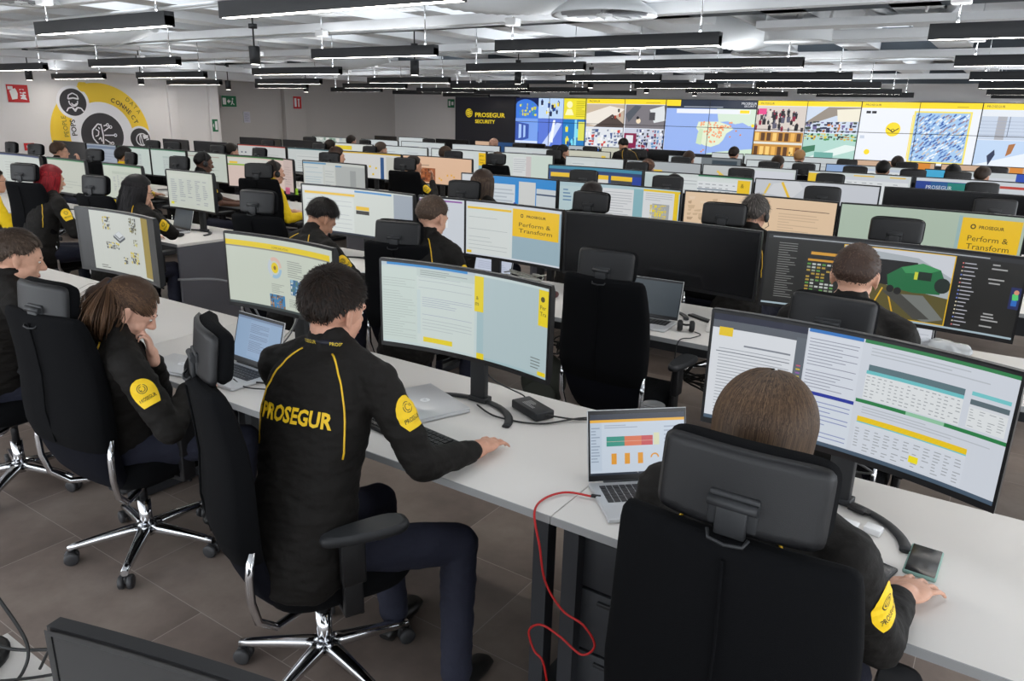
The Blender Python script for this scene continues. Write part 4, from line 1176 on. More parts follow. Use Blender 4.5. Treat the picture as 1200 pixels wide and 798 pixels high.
p.lines(.05, .1, .13, .9, 24, rgb(130, 130, 128), rnd, t=.3); p.rect(.19, .2, .31, .24, rgb(220, 160, 50)); p.rect(.18, .3, .3, .33, rgb(210, 150, 40))
L = p.lay + 1; p.lay += 1
for j in range(12):
    for i in range(6):
        if rnd.random() < .75: p.rect(.18 + i * .021, .36 + j * .045, .195 + i * .021, .385 + j * .045, rnd.choice([rgb(150, 160, 140), rgb(200, 205, 200), rgb(90, 150, 70), rgb(180, 150, 60)]), L)
p.rect(.325, .06, .755, .97, rgb(176, 184, 190)); p.poly([(.325, .06), (.755, .06), (.755, .35), (.62, .14), (.45, .1), (.325, .3)], rgb(214, 218, 226)); p.poly([(.325, .1), (.38, .1), (.34, .5), (.325, .5)], rgb(60, 40, 50))
p.poly([(.47, .2), (.62, .2), (.66, .5), (.46, .55)], rgb(20, 20, 22)); p.poly([(.325, .6), (.46, .52), (.755, .62), (.755, .97), (.325, .97)], rgb(92, 84, 40)); p.line((.37, .95), (.46, .55), .02, rgb(230, 180, 40)); p.line((.46, .93), (.50, .58), .02, rgb(230, 180, 40)); p.line((.56, .96), (.52, .6), .02, rgb(220, 170, 40))
p.poly([(.56, .64), (.66, .62), (.75, .9), (.68, .97), (.62, .9)], rgb(120, 124, 120)); p.poly([(.5, .62), (.56, .60), (.70, .92), (.64, .95)], rgb(70, 70, 66))
p.poly([(.51, .40), (.56, .28), (.64, .20), (.71, .26), (.735, .42), (.72, .58), (.62, .60), (.52, .56)], rgb(28, 110, 64)); p.poly([(.56, .28), (.64, .2), (.71, .26), (.66, .33), (.58, .35)], rgb(60, 150, 90)); p.disc(.725, .46, .1, rgb(26, 40, 36), 16); p.rect(.63, .31, .68, .42, rgb(20, 40, 30)); p.rect(.615, .32, .628, .42, rgb(210, 215, 60)); p.disc(.53, .58, .05, rgb(24, 24, 24), 12); p.disc(.56, .6, .05, rgb(24, 24, 24), 12)
for q in ((.322, .06, .326, .97), (.753, .06, .757, .97), (.322, .055, .757, .065), (.322, .965, .757, .975)): p.rect(*q, rgb(236, 190, 30))
L = p.lay + 1; p.lay += 2
for j in range(17):
    v = .12 + j * .05
    p.rect(.782, v, .787, v + .018, rnd.choice([rgb(220, 120, 120), rgb(230, 220, 190), rgb(120, 140, 220)]), L); p.rect(.79, v + .002, rnd.uniform(.815, .84), v + .014, rgb(190, 190, 200), L)
for v in (.1, .15, .28, .33, .72, .76, .8, .88): p.rect(.88 + rnd.uniform(0, .01), v, rnd.uniform(.91, .95), v + .018, rgb(170, 170, 170), L)
p.rect(.965, .35, 1, .62, rgb(30, 40, 96)); p.poly([(.972, .44), (.99, .4), (.995, .5), (.975, .52)], rgb(90, 210, 120)); p.disc(.985, .41, .03, rgb(220, 150, 120), 10); p.rect(.973, .51, .992, .58, rgb(40, 110, 200)); p.rect(0, .975, 1, 1, rgb(170, 190, 200))
mon(1, -1.215, .13, p, 'wide monitor showing a green truck tank picture between dark chat columns', h=.385)
# --- second row, left block
p = page_blank(.7, .33, (206, 212, 200)); sheet(p, .04, .08, .9, .9, rnd, (210, 214, 204), 5, 12, (206, 212, 202)); p.rect(.04, .85, .1, .92, rgb(230, 226, 40))
mon(1, -7.49, -6.69, p, 'monitor with pale list and tiny yellow square, right of the woman resting her chin', h=.34, group='smaller desktop monitors')
p = page_blank(.7, .33, (204, 212, 198)); sheet(p, .2, .2, .8, .85, rnd, (190, 200, 186), 6, 10, (204, 210, 198)); p.rect(0, 0, 1, .04, rgb(40, 120, 70))
mon(1, -8.73, -7.94, p, 'monitor with a pale green-topped table, between the red-haired woman and the chin-resting woman', h=.34)
p = page_blank(.7, .33, (200, 204, 192)); p.rect(0, 0, 1, .04, rgb(40, 120, 70)); p.rect(.1, .28, .2, .36, rgb(210, 40, 40)); doc(p, .05, .4, .9, .9, rnd, 5, (200, 204, 192), (180, 186, 176))
mon(1, -9.99, -9.10, p, 'monitor with plain pale page right beside the red hair, second row left', h=.36)
p = page_blank(1, .33, (206, 212, 206)); p.rect(0, 0, 1, .05, rgb(40, 60, 110)); doc(p, .1, .2, .9, .9, rnd, 7, (208, 214, 208), (186, 190, 186))
mon(1, -11.27, -10.13, p, 'wide pale monitor cut by the left picture edge, second row', h=.34)
# --- third row
p = page_blank(1.2, .35, (236, 206, 172)); p.mosaic(.02, .1, .28, .85, 6, 8, [rgb(214, 184, 150), rgb(196, 166, 134), rgb(240, 214, 186)], rnd, fill=.7); doc(p, .3, .15, .5, .9, rnd, 10, (238, 210, 178), (204, 178, 150)); p.rect(.52, .1, .57, .15, rgb(240, 150, 60)); p.rect(.62, .22, .96, .235, rgb(110, 90, 80)); p.lines(.64, .3, .9, .9, 10, rgb(214, 186, 156), rnd, ragged=.9)
mon(2, -2.6, -1.225, p, 'wide monitor with peach-coloured page behind the grey-haired person', h=.36)
p = page_blank(1.2, .35, (180, 198, 180)); perform(p, .68, .08, .985, .8); p.rect(.66, .05, .68, .97, rgb(160, 190, 190))
mon(2, -1.22, .12, p, 'wide green-tinted monitor with yellow note panel at the right edge', h=.36)
p = page_blank(1.2, .35, (180, 206, 214)); p.rect(0, .1, .36, .98, rgb(190, 212, 216)); p.lines(.03, .15, .1, .5, 4, rgb(90, 130, 170), rnd); doc(p, .36, .08, .62, .98, rnd, 12, (224, 226, 228), (180, 184, 190)); p.rect(.62, .05, .7, 1, rgb(140, 186, 196)); p.rect(.70, .05, .985, .98, rgb(226, 228, 230)); p.rect(.7, .03, 1, .08, rgb(240, 205, 40)); p.rect(.955, .05, .99, .97, rgb(240, 205, 40)); p.rect(.78, .36, .92, .85, rgb(170, 174, 178)); p.mosaic(.76, .38, .9, .75, 7, 6, [rgb(240, 220, 60), rgb(220, 200, 110), rgb(190, 190, 180)], rnd); p.lines(.72, .1, .94, .3, 4, rgb(190, 194, 198), rnd)
mon(2, -3.97, -2.62, p, 'wide monitor with a yellow-edged map page, third row centre', h=.36)
p = page_blank(1.2, .35, (36, 140, 214)); p.rect(0, 0, .29, 1, rgb(214, 218, 222)); p.rect(.33, .2, .56, .85, rgb(214, 222, 228)); p.lines(.34, .3, .55, .8, 5, rgb(180, 190, 200), rnd); p.rect(.6, .1, .78, .95, rgb(214, 216, 214)); p.rect(.79, .25, 1, .85, rgb(206, 214, 218)); p.rect(.79, .38, 1, .42, rgb(60, 80, 110)); p.disc(.56, .72, .05, rgb(60, 80, 180), 12)
mon(2, -5.25, -3.985, p, 'monitor with bright blue desktop and three white windows', h=.36)
p = page_blank(1.1, .35, (204, 208, 202)); p.rect(0, .02, .35, .07, rgb(90, 150, 190)); doc(p, .02, .1, .3, .95, rnd, 10, (212, 218, 216), (170, 190, 200)); doc(p, .33, .1, .48, .95, rnd, 9, (210, 214, 210), (180, 186, 186)); p.rect(.5, .08, 1, .97, rgb(182, 186, 184)); p.rect(.5, .08, .6, .12, rgb(70, 140, 190)); p.rect(.74, .2, .84, .8, rgb(160, 164, 164)); taskbar(p)
mon(2, -7.89, -6.74, p, 'curved grey-toned monitor of the third row, just above the man bowing his head', h=.36)
p = page_blank(1.2, .35, (222, 200, 190)); p.rect(0, 0, 1, .04, rgb(60, 120, 60)); p.rect(0, .08, .55, .3, rgb(214, 214, 206)); p.rect(0, .26, .5, .31, rgb(150, 190, 60)); p.rect(.02, .18, .12, .25, rgb(240, 200, 60)); p.rect(.82, 0, 1, 1, rgb(206, 186, 180)); p.lines(.84, .2, .96, .8, 8, rgb(190, 170, 164), rnd)
mon(2, -9.4, -8.0, p, 'curved monitor with pinkish page and green bar behind the headset man in yellow', h=.38, R=2.2)
for a, b, lab in ((-12.34, -11.42, 'pale monitor immediately left of the glasses man head, third row'), (-11.4, -10.47, 'pale monitor with grey table, right of the glasses man, third row')):
    p = page_blank(.8, .35, (202, 214, 208)); p.rect(0, 0, 1, .04, rgb(60, 120, 90)); sheet(p, .3, .25, .7, .8, rnd, (180, 196, 190), 5, 7, (196, 206, 202)); mon(2, a, b, p, lab, h=.36)
p = page_blank(.8, .35, (198, 206, 196)); p.rect(0, .12, .8, .15, rgb(170, 150, 140)); doc(p, .1, .3, .9, .9, rnd, 5, (198, 206, 198), (180, 190, 182)); mon(2, -10.43, -9.5, p, 'pale monitor partly hidden by the man in short sleeves', h=.36)
p = page_blank(.8, .35, (168, 178, 190)); p.rect(0, .05, 1, .16, rgb(110, 126, 150)); doc(p, .05, .25, .95, .9, rnd, 5, (164, 172, 186), (140, 150, 166)); mon(2, -13.29, -12.37, p, 'blue-grey monitor beside the dark one, under the wall graphic', h=.36)
mon(2, -14.38, -13.31, None, 'switched-off dark monitor directly under the wall graphic', lit=False, h=.36)
# --- fourth row
mon(3, -14.6, -13.76, None, 'dark monitor in the fourth row at left, beside the graphic globe icon', lit=False, h=.36)
mon(3, -13.55, -12.54, None, 'dark monitor left of the white pillar foot, fourth row', lit=False, h=.36)
p = page_blank(1.2, .35, (204, 206, 204)); p.rect(0, 0, 1, .04, rgb(190, 80, 70)); L = p.lay + 1; p.lay += 1
for u, v in ((.05, .3), (.12, .3), (.12, .5), (.05, .7)): p.rect(u, v, u + .03, v + .06, rgb(80, 90, 110), L)
doc(p, .55, .3, .9, .9, rnd, 6, (206, 208, 206), (180, 184, 182)); mon(3, -12.17, -10.83, p, 'wide pale monitor with red top line, fourth row left', h=.36)
p = page_blank(1.2, .35, (208, 214, 212)); p.rect(0, 0, 1, .04, rgb(60, 110, 120)); doc(p, .15, .25, .6, .9, rnd, 6, (214, 218, 216), (180, 186, 186)); mon(3, -10.8, -9.52, p, 'wide pale monitor left of the brown-haired profile, fourth row', h=.36)
p = page_blank(1.2, .35, (222, 222, 220)); p.rect(0, 0, 1, .05, rgb(220, 180, 60)); p.rect(.64, .15, .70, 1, rgb(50, 90, 140)); L = p.lay + 1; p.lay += 1
for u, v in ((.25, .62), (.28, .7), (.45, .5), (.5, .8), (.55, .55)): p.rect(u, v, u + .03, v + .08, rgb(244, 210, 40), L)
p.rect(.74, .12, 1, 1, rgb(206, 206, 196)); mon(3, -9.5, -8.12, p, 'wide monitor with orange top line and dark blue divider, fourth row', h=.36)
p = page_blank(1.2, .35, (236, 196, 164)); p.rect(.24, .42, .45, .95, rgb(160, 90, 50)); p.mosaic(.25, .45, .44, .9, 4, 4, [rgb(130, 60, 30), rgb(190, 120, 80), rgb(90, 50, 30)], rnd); p.rect(.22, .3, .36, .34, rgb(180, 150, 130)); L = p.lay + 1; p.lay += 1
for u, v in ((.5, .75), (.53, .8), (.62, .62), (.68, .6), (.72, .66)): p.rect(u, v, u + .02, v + .07, rgb(240, 180, 50), L)
mon(3, -8.1, -6.73, p, 'wide monitor with salmon-coloured page and small brown picture', h=.36)
p = Page(1.2, .35, rgb(26, 70, 130)); p.rect(0, 0, 1, .1, rgb(60, 140, 170)); p.rect(0, .1, 1, .2, rgb(30, 60, 110)); L = p.lay + 1; p.lay += 4
for i, u in enumerate((.02, .34, .67)): p.rect(u, .22, u + .3, .95, rgb(*((40, 44, 46), (225, 225, 222), (60, 64, 70))[i]), L); p.rect(u, .22, u + .3, .36, rgb(244, 200, 40), L + 1); p.rect(u + .05, .5, u + .2, .85, rgb(*((90, 100, 90), (190, 80, 60), (90, 90, 86))[i]), L + 2)
for u, v in ((.8, .8), (.85, .7), (.89, .82)): p.disc(u, v, .07, rgb(236, 150, 60), 8)
p.rect(.9, .2, 1, 1, rgb(24, 60, 160)); mon(3, -5.43, -4.01, p, 'wide colourful monitor with three dark tiles and blue border', h=.36)
p = page_blank(1.2, .35, (214, 222, 220)); p.rect(0, .04, .3, .96, rgb(196, 210, 210)); doc(p, .3, .1, .5, .95, rnd, 8, (222, 228, 228), (180, 186, 190)); sheet(p, .5, .08, .88, .95, rnd, (222, 230, 228), 6, 7); p.rect(.5, .4, .87, .43, rgb(90, 110, 130)); p.rect(.5, .0, 1, .04, rgb(50, 130, 90)); p.rect(.87, .08, .985, .96, rgb(246, 204, 40)); p.text('&', .9, .3, .12, rgb(90, 76, 20)); p.text('m', .885, .62, .1, rgb(90, 76, 20))
mon(3, -4.0, -2.6, p, 'wide pale monitor ending in a yellow strip with an ampersand', h=.36)
p = page_blank(1.2, .35, (206, 210, 216)); p.poly([(0, .9), (.15, .1), (.35, .0), (.4, .2), (.25, .7), (.1, 1)], rgb(220, 222, 226)); p.line((.02, .9), (.12, .1), .06, rgb(240, 205, 90)); p.line((.22, .05), (.34, .8), .07, rgb(244, 200, 50)); p.line((.3, .9), (.42, .55), .05, rgb(240, 205, 70)); p.line((.48, .1), (.62, .28), .05, rgb(244, 204, 60)); p.rect(.62, .05, 1, .98, rgb(208, 212, 220)); p.line((.05, .4), (.3, .5), .03, rgb(190, 196, 204))
mon(3, -2.59, -1.225, p, 'wide monitor with pale street map and yellow routes', h=.36)
mon(3, -1.2, .12, None, 'switched-off wide monitor in the fourth row at the right edge', lit=False, h=.36)
# --- fifth row
for a, b, lab in ((-15.04, -13.62, 'dark wide monitor at far left, fifth row, under the green exit sign'), (-13.58, -12.37, 'dark monitor next to the yellow banner screen')): mon(4, a, b, None, lab, lit=False, h=.36)
p = page_blank(1.2, .35, (224, 228, 222)); p.rect(0, .1, .55, .3, rgb(240, 214, 50)); doc(p, .05, .45, .9, .95, rnd, 4, (222, 226, 222), (190, 196, 190)); mon(4, -12.31, -10.85, p, 'wide monitor with a yellow banner, fifth row', h=.36)
pl = [(-10.69, -9.45, 'wide white monitor left of the yellow note panel, fifth row'), (-6.44, -5.35, 'pale monitor between the two standing dark-jacket men'), (-5.3, -4.05, 'grey monitor with small yellow square, fifth row'), (-4.03, -2.64, 'wide monitor split in map sketch and white table, fifth row'), (-2.5, -1.17, 'wide monitor with pale spreadsheet, fifth row right'), (-1.14, .1, 'wide monitor with green-blue gradient page at right')]
for i, (a, b, lab) in enumerate(pl):
    p = page_blank(1.2, .35, (212, 220, 220))
    if i == 2: p = page_blank(1.2, .35, (176, 182, 186)); p.rect(.33, .3, .48, .9, rgb(244, 204, 40)); p.mosaic(.62, .5, .85, .95, 6, 3, [rgb(60, 66, 74), rgb(110, 116, 120)], rnd)
    elif i == 3: p.rect(0, 0, .5, 1, rgb(200, 204, 204)); p.line((.02, .9), (.2, .3), .1, rgb(240, 205, 90)); p.line((.15, .2), (.4, .8), .08, rgb(240, 205, 90)); p.rect(.5, .1, .98, .95, rgb(220, 224, 232)); p.rect(.5, .5, .98, .54, rgb(60, 80, 120))
    elif i == 4: p.rect(0, .05, .1, .95, rgb(244, 204, 40)); sheet(p, .3, .12, .98, .95, rnd, (214, 218, 226), 9, 6); p.rect(.45, .05, .65, .09, rgb(240, 200, 80)); p.rect(.8, .05, .95, .09, rgb(240, 200, 80))
    elif i == 5: p = Page(1.2, .35, rgb(20, 60, 150)); p.rect(.14, .12, .3, 1, rgb(16, 90, 150)); p.rect(.3, .12, .52, 1, rgb(20, 130, 120)); p.rect(.52, .1, 1, 1, rgb(216, 222, 228)); p.text('PROSEGUR', .1, .35, .12, rgb(230, 236, 240)); p.rect(.52, .12, 1, .2, rgb(200, 70, 60)); p.rect(.75, .55, 1, .62, rgb(240, 205, 40)); p.rect(0, .0, 1, .1, rgb(214, 220, 226))
    else: doc(p, .1, .15, .5, .9, rnd, 5, (218, 226, 226), (180, 190, 196)); doc(p, .55, .15, .95, .9, rnd, 5, (214, 222, 224), (180, 190, 196))
    mon(4, a, b, p, lab, h=.36)
p = page_blank(1.2, .35, (216, 224, 222)); doc(p, .05, .15, .75, .9, rnd, 5, (220, 226, 226), (190, 196, 200)); p.rect(.86, .06, 1, .98, rgb(150, 186, 196)); perform(p, .86, .06, 1.0, .62); mon(4, -9.36, -8.07, p, 'wide pale monitor with a small yellow note panel at its right end, fifth row', h=.36)
p = page_blank(1.2, .35, (218, 226, 222)); doc(p, .38, .15, .62, .95, rnd, 8, (226, 230, 230), (180, 184, 190)); p.rect(.58, .1, .66, .98, rgb(214, 206, 206)); p.rect(.66, .05, 1, .98, rgb(214, 228, 218)); mon(4, -8.05, -6.66, p, 'wide pale monitor right of the small yellow note panel, fifth row', h=.36)
# --- sixth and last rows
pl = [(5, -15.1, -13.7, 'image-filled bright monitor in the sixth row, far left', 'pic'), (5, -13.4, -12.2, 'pale monitor in the sixth row, left', 0), (5, -12.1, -10.8, 'pale monitor in the sixth row, under the grey wall corner', 0), (5, -10.6, -9.3, 'pale monitor in the sixth row, below the back-wall exit sign', 0), (5, -9.2, -8.0, 'blue-white monitor in the sixth row, under the logo lettering', 0),
      (5, -7.7, -6.7, 'cream monitor in the sixth row beside the standing man', 'cream'), (5, -5.5, -4.12, 'monitor with dark red train picture, sixth row', 'train'), (5, -4.05, -2.8, 'pale monitor in the sixth row, under the map', 0), (5, -2.72, -1.36, 'pale blue monitor in the sixth row, right of centre', 'sheet'), (5, -1.26, .1, 'blue and white monitor in the sixth row at right', 'blue'),
      (6, -15.1, -14.3, 'dark monitor in the last row at far left', 'off'), (6, -14.2, -13.2, 'white bright monitor in the last row at left', 0), (6, -12.9, -11.8, 'dark monitor in the last row below the exit sign', 'off'), (6, -11.63, -11.02, 'small peach monitor in the last row below the logo lettering', 'peach'), (6, -11.0, -10.28, 'small blue monitor with yellow writing in the last row', 'metro'), (6, -10.26, -9.55, 'dark monitor right of the blue one in the last row', 'off'),
      (6, -8.91, -8.1, 'monitor with four dark tiles in the last row', 'tiles'), (6, -8.05, -7.3, 'cream monitor in the last row under the daylight pictures', 'cream'), (6, -6.9, -6.0, 'dark monitor in the last row under the daylight pictures', 'off'), (6, -5.46, -4.79, 'white monitor in the last row under the left part of the map', 0), (6, -4.77, -4.08, 'white monitor in the last row under the right part of the map', 0), (6, -4.04, -2.75, 'pale wide monitor in the last row, under the indoor pictures', 0), (6, -2.7, -1.3, 'peach wide monitor in the last row, left one', 'peach'), (6, -1.22, .1, 'peach wide monitor in the last row at the right edge', 'peach')]
for k, a, b, lab, kind in pl:
    w_ = (b - a) * S
    if kind == 'off': mon(k, a, b, None, lab, lit=False, h=.33); continue
    p = page_blank(w_, .33, (210, 218, 220))
    if kind == 0: doc(p, .05, .15, .45, .9, rnd, 4, (216, 222, 222), (186, 192, 198)); doc(p, .55, .15, .95, .9, rnd, 4, (212, 218, 220), (186, 192, 198))
    elif kind == 'pic': p.mosaic(0, 0, 1, 1, 12, 4, [rgb(200, 206, 200), rgb(120, 150, 130), rgb(226, 226, 220), rgb(170, 180, 190)], rnd, rgb(190, 200, 195))
    elif kind == 'cream': p = page_blank(w_, .33, (214, 214, 196)); p.rect(.8, .2, .9, .9, rgb(240, 206, 70)); p.lines(.1, .2, .7, .9, 5, rgb(196, 196, 180), rnd)
    elif kind == 'train': p = page_blank(w_, .33, (200, 208, 212)); p.rect(.45, 0, 1, 1, rgb(120, 128, 132)); p.poly([(.5, .5), (1, .35), (1, .7), (.5, .85)], rgb(150, 60, 70)); p.rect(.6, .1, .95, .3, rgb(60, 74, 84))
    elif kind == 'sheet': p.rect(0, 0, .4, 1, rgb(150, 180, 224)); sheet(p, .42, .1, .98, .95, rnd, (200, 210, 226), 8, 5)
    elif kind == 'blue': p.rect(0, 0, .25, 1, rgb(70, 180, 226)); p.rect(.25, .2, .9, .9, rgb(222, 228, 236)); p.rect(.9, 0, 1, 1, rgb(40, 80, 190)); p.rect(.3, .4, .88, .46, rgb(60, 90, 150))
    elif kind == 'peach': p = page_blank(w_, .33, (222, 186, 156)); p.rect(.8, .0, .95, .4, rgb(236, 150, 60)); p.lines(.1, .3, .7, .9, 4, rgb(206, 170, 140), rnd)
    elif kind == 'metro': p = Page(w_, .33, rgb(24, 70, 120)); p.text('PROSEGUR', .3, .9, .25, rgb(240, 190, 50), .02); p.rect(.75, .1, .95, .35, rgb(230, 160, 60))
    elif kind == 'tiles':
        p = Page(w_, .33, rgb(190, 198, 206)); L = p.lay + 1; p.lay += 1
        for i in range(4): p.rect(.05 + .21 * i, .2, .22 + .21 * i, .75, rgb(24, 26, 30), L)
        p.rect(.9, .1, 1, .9, rgb(50, 100, 190))
    mon(k, a, b, p, lab, h=.33)

# ------------------------------------------------------------------ laptops
def laptop(x, y, rz, label, page=None, w=.325, d=.225, open_=105, keys=True, off=False):
    t = empty('laptop', (x, y, DZ), rz, label, 'laptop', 'laptops on the desks')
    m_ = MB(); m_.box((0, 0, .009), (w, d, .014), bevel=.005); m_.build('base', M['alu_light'], t)
    if open_ > 0:
        m_ = MB()
        for j in range(5):
            for i in range(13): m_.box((-w * .42 + w * .84 * (i + .5) / 13, .075 - .021 * j, .0172), (w * .84 / 13 - .003, .0175, .0016))
        m_.build('keyboard', M['key'], t)
        m_ = MB(); m_.box((0, -.062, .0163), (.105, .07, .0006)); m_.build('touchpad', M['alu'], t)
        R_ = Matrix.Translation((0, d / 2, .017)) @ Matrix.Rotation(D(open_ - 90), 4, 'X').inverted()
        m_ = MB(); m_.box((0, .003, d / 2), (w, .006, d), bevel=.002); m_.xf(R_); lid = m_.build('lid', M['alu_light'], t)
        m_ = MB(); m_.box((0, -.0008, d / 2), (w - .004, .001, d - .004)); m_.xf(R_); m_.build('bezel', M['bezel'], lid)
        surf = lambda u, v, off_: R_ @ Vector((-w / 2 + .008 + (w - .016) * u, -.0016 - off_, d - .014 - (d - .034) * v))
        if page is not None: link('screen', page.mesh('screen', surf, strips=1), lid)
        else: m_ = MB(); m_.add([surf(0, 0, 0), surf(1, 0, 0), surf(1, 1, 0), surf(0, 1, 0)], [(0, 1, 2, 3)]); m_.build('screen', mat('dull_screen', rgb(70, 78, 84), .35) if not off else M['off'], lid)
        m_ = MB(); m_.cyl((-w * .35, d / 2 - .002, .017), (w * .35, d / 2 - .002, .017), .005, n=10); m_.build('hinge', M['plastic_dark'], t)
    else:
        m_ = MB(); m_.box((0, 0, .0185), (w, d, .006), bevel=.0025); lid = m_.build('lid', M['alu_light'], t)
        pg = Page(.05, .05, rgb(196, 197, 199)); pg.items.clear(); pg.disc(.5, .5, .45, rgb(232, 234, 236), 24); pg.text('hp', .5, .5, .5, rgb(190, 192, 196), .01, center=True)
        link('emblem', pg.mesh('emblem', lambda u, v, o_: Vector((-.022 + .044 * u, .022 - .044 * v, .0222 + o_)), strips=1, mat_=M_PAINT), lid)
    return t
p = Page(.31, .19, rgb(206, 218, 232)); p.rect(0, 0, 1, .09, rgb(44, 50, 66)); p.rect(0, .09, 1, .135, rgb(240, 180, 50)); p.rect(0, .14, .12, .93, rgb(196, 210, 226)); p.lines(.01, .2, .1, .8, 12, rgb(150, 165, 185), rnd); p.lines(.15, .17, .5, .24, 2, rgb(160, 170, 190), rnd)
p.rect(.17, .37, .36, .53, rgb(44, 150, 132)); p.rect(.36, .37, .54, .53, rgb(226, 120, 80)); p.rect(.54, .37, .66, .53, rgb(206, 80, 84)); p.rect(.67, .33, .73, .53, rgb(226, 228, 190)); p.rect(.17, .45, .66, .455, rgb(230, 200, 180))
for u in (.22, .36, .5): p.rect(u, .65, u + .055, .83, rgb(232, 158, 34))
p.disc(.68, .74, .075, rgb(232, 158, 34), 12, .05, PI, 2 * PI); p.lines(.78, .2, .97, .8, 9, rgb(170, 182, 200), rnd); taskbar(p, (30, 40, 56)); p.text('hp', .49, .99, .03, rgb(200, 200, 200))
laptop(-.755, 1.925, D(43), 'open silver laptop with coloured dashboard, beside the red cable', p)
p = Page(.31, .19, rgb(140, 168, 200)); doc(p, .3, .08, .75, .9, rnd, 20, (146, 172, 204), (90, 104, 130)); p.rect(.0, .0, 1, .05, rgb(110, 130, 160)); taskbar(p, (20, 26, 40))
laptop(-2.67, 1.86, D(-2), 'open silver laptop with blue-grey page behind the sideways chair', p)
laptop(-1.80, 2.115, D(-22), 'closed silver laptop with round emblem on its lid', None, open_=0)
laptop(-2.93, 1.80, D(12), 'closed silver laptop corner beside the ponytailed woman hand', None, open_=0, w=.3, d=.2)
laptop(-1.62, 3.80, D(4), 'open laptop with dull grey screen behind the empty central chair', None)
p = Page(.31, .19, rgb(200, 210, 226)); doc(p, .05, .1, .95, .9, rnd, 12, (204, 212, 230), (160, 170, 196)); laptop(-2.98, 4.12, D(0), 'open laptop with pale page below the yellow note panel, beside a coil of cables', p)
p = Page(.31, .19, rgb(180, 206, 232)); doc(p, .05, .1, .95, .9, rnd, 12, (184, 208, 232), (100, 140, 190)); laptop(-3.62, 3.85, D(2), 'open laptop with light blue page under the hand of the head-bowing man', p)
p = Page(.31, .19, rgb(214, 218, 226)); p.rect(.0, .3, .35, .85, rgb(214, 150, 120)); p.rect(.05, .6, .35, .85, rgb(120, 84, 90)); p.rect(0, .85, .5, 1, rgb(244, 204, 30)); p.lines(.5, .2, .95, .8, 6, rgb(190, 196, 206), rnd); laptop(-.36, 4.16, D(4), 'open tablet-like laptop with a sunset picture, below the truck monitor', p, w=.29, d=.2)
laptop(-6.42, 3.96, D(-6), 'open laptop with dull screen at the elbow of the chin-resting woman', None)
p = Page(.31, .19, rgb(120, 134, 150)); laptop(-6.38, 5.98, D(-8), 'small dull laptop left of the seated man in the middle distance', p)
p = Page(.31, .19, rgb(206, 170, 156)); doc(p, .05, .1, .9, .9, rnd, 8, (206, 170, 156), (180, 146, 134)); laptop(-5.98, 7.85, D(-4), 'laptop with salmon-tinted page in the fourth row', p)
laptop(-8.95, 4.0, D(0), 'dark-screened laptop before the person in yellow at the left edge', None)
laptop(-7.3, 3.95, D(10), 'dark open laptop seen over the chair between red hair and chin-resting woman', None)

# ------------------------------------------------------------------ things on the desks
def wire(pts, r, label, m=None, name='cable', cat='cable', group=None, n=40):
    P = [Vector(p) for p in pts]; path = []
    for i in range(n + 1):
        t = i / n * (len(P) - 1); k = min(int(t), len(P) - 2); f_ = t - k
        p0, p1, p2, p3 = P[max(k - 1, 0)], P[k], P[k + 1], P[min(k + 2, len(P) - 1)]
        path.append(.5 * ((2 * p1) + (-p0 + p2) * f_ + (2 * p0 - 5 * p1 + 4 * p2 - p3) * f_ ** 2 + (-p0 + 3 * p1 - 3 * p2 + p3) * f_ ** 3))
    m_ = MB(); m_.tube(path, r, n=8)
    return tag(m_.build(name, m or M['wire']), label, cat, group)
def keyboard(x, y, rz, label):
    t = empty('keyboard', (x, y, DZ), rz, label, 'keyboard')
    m_ = MB(); m_.box((0, 0, .009), (.40, .135, .014), bevel=.004); m_.build('case', M['plastic_black'], t)
    m_ = MB()
    for j in range(5):
        for i in range(18): m_.box((-.18 + .02 * i + .005, .045 - .0225 * j, .0175), (.0165, .018, .005), bevel=.0)
    tag(m_.build('keys', M['plastic_dark'], t), 'rows of dark keys')
keyboard(-1.66, 1.86, D(-8), 'black keyboard under the lettered man forearm')
keyboard(-.28, 1.80, D(-8), 'black keyboard hidden behind the big headrest')
t = empty('power_adapter', (-1.415, 2.305, DZ), D(-24), 'black rectangular power adapter lying on the front desk', 'power adapter')
m_ = MB(); m_.box((0, 0, .019), (.175, .085, .034), bevel=.005); m_.build('body', M['plastic_dark'], t)
pg = Page(.17, .08, rgb(62, 62, 64)); pg.items.clear(); pg.lines(.25, .25, .7, .8, 6, rgb(170, 170, 170), rnd, t=.4); link('rating_label', pg.mesh('rating_label', lambda u, v, o: Vector((-.085 + .17 * u, .04 - .08 * v, .0362 + o)), strips=1, mat_=M_PAINT), t)
wire([(-1.33, 2.27, .765), (-1.24, 2.33, .75), (-1.12, 2.40, .75), (-.98, 2.30, .75), (-.93, 2.10, .746), (-.91, 1.99, .75)], .0035, 'black cable running from the power adapter towards the dashboard laptop')
wire([(-1.62, 2.22, .752), (-1.5, 2.18, .746), (-1.33, 2.22, .746), (-1.2, 2.38, .75), (-1.0, 2.42, .748), (-.94, 2.25, .748)], .0035, 'black cable from the closed laptop passing behind the power adapter')
wire([(-1.66, 2.25, 1.0), (-1.62, 2.30, .85), (-1.52, 2.40, .76), (-1.49, 2.34, .77)], .003, 'thin cable dropping from the mail-page monitor to the adapter')
wire([(-.905, 1.83, .752), (-.98, 1.81, .75), (-1.015, 1.74, .748), (-1.0, 1.66, .742), (-.96, 1.63, .66), (-.93, 1.62, .56), (-.87, 1.62, .49), (-.80, 1.62, .47), (-.76, 1.62, .42), (-.80, 1.62, .37), (-.88, 1.63, .39), (-.945, 1.63, .40), (-.985, 1.63, .36), (-.965, 1.63, .30), (-.93, 1.63, .27), (-.93, 1.68, .1), (-.93, 1.72, .005)], .0035, 'red cable plugged into the dashboard laptop, looping down over the desk edge', M['red_wire'], n=110)
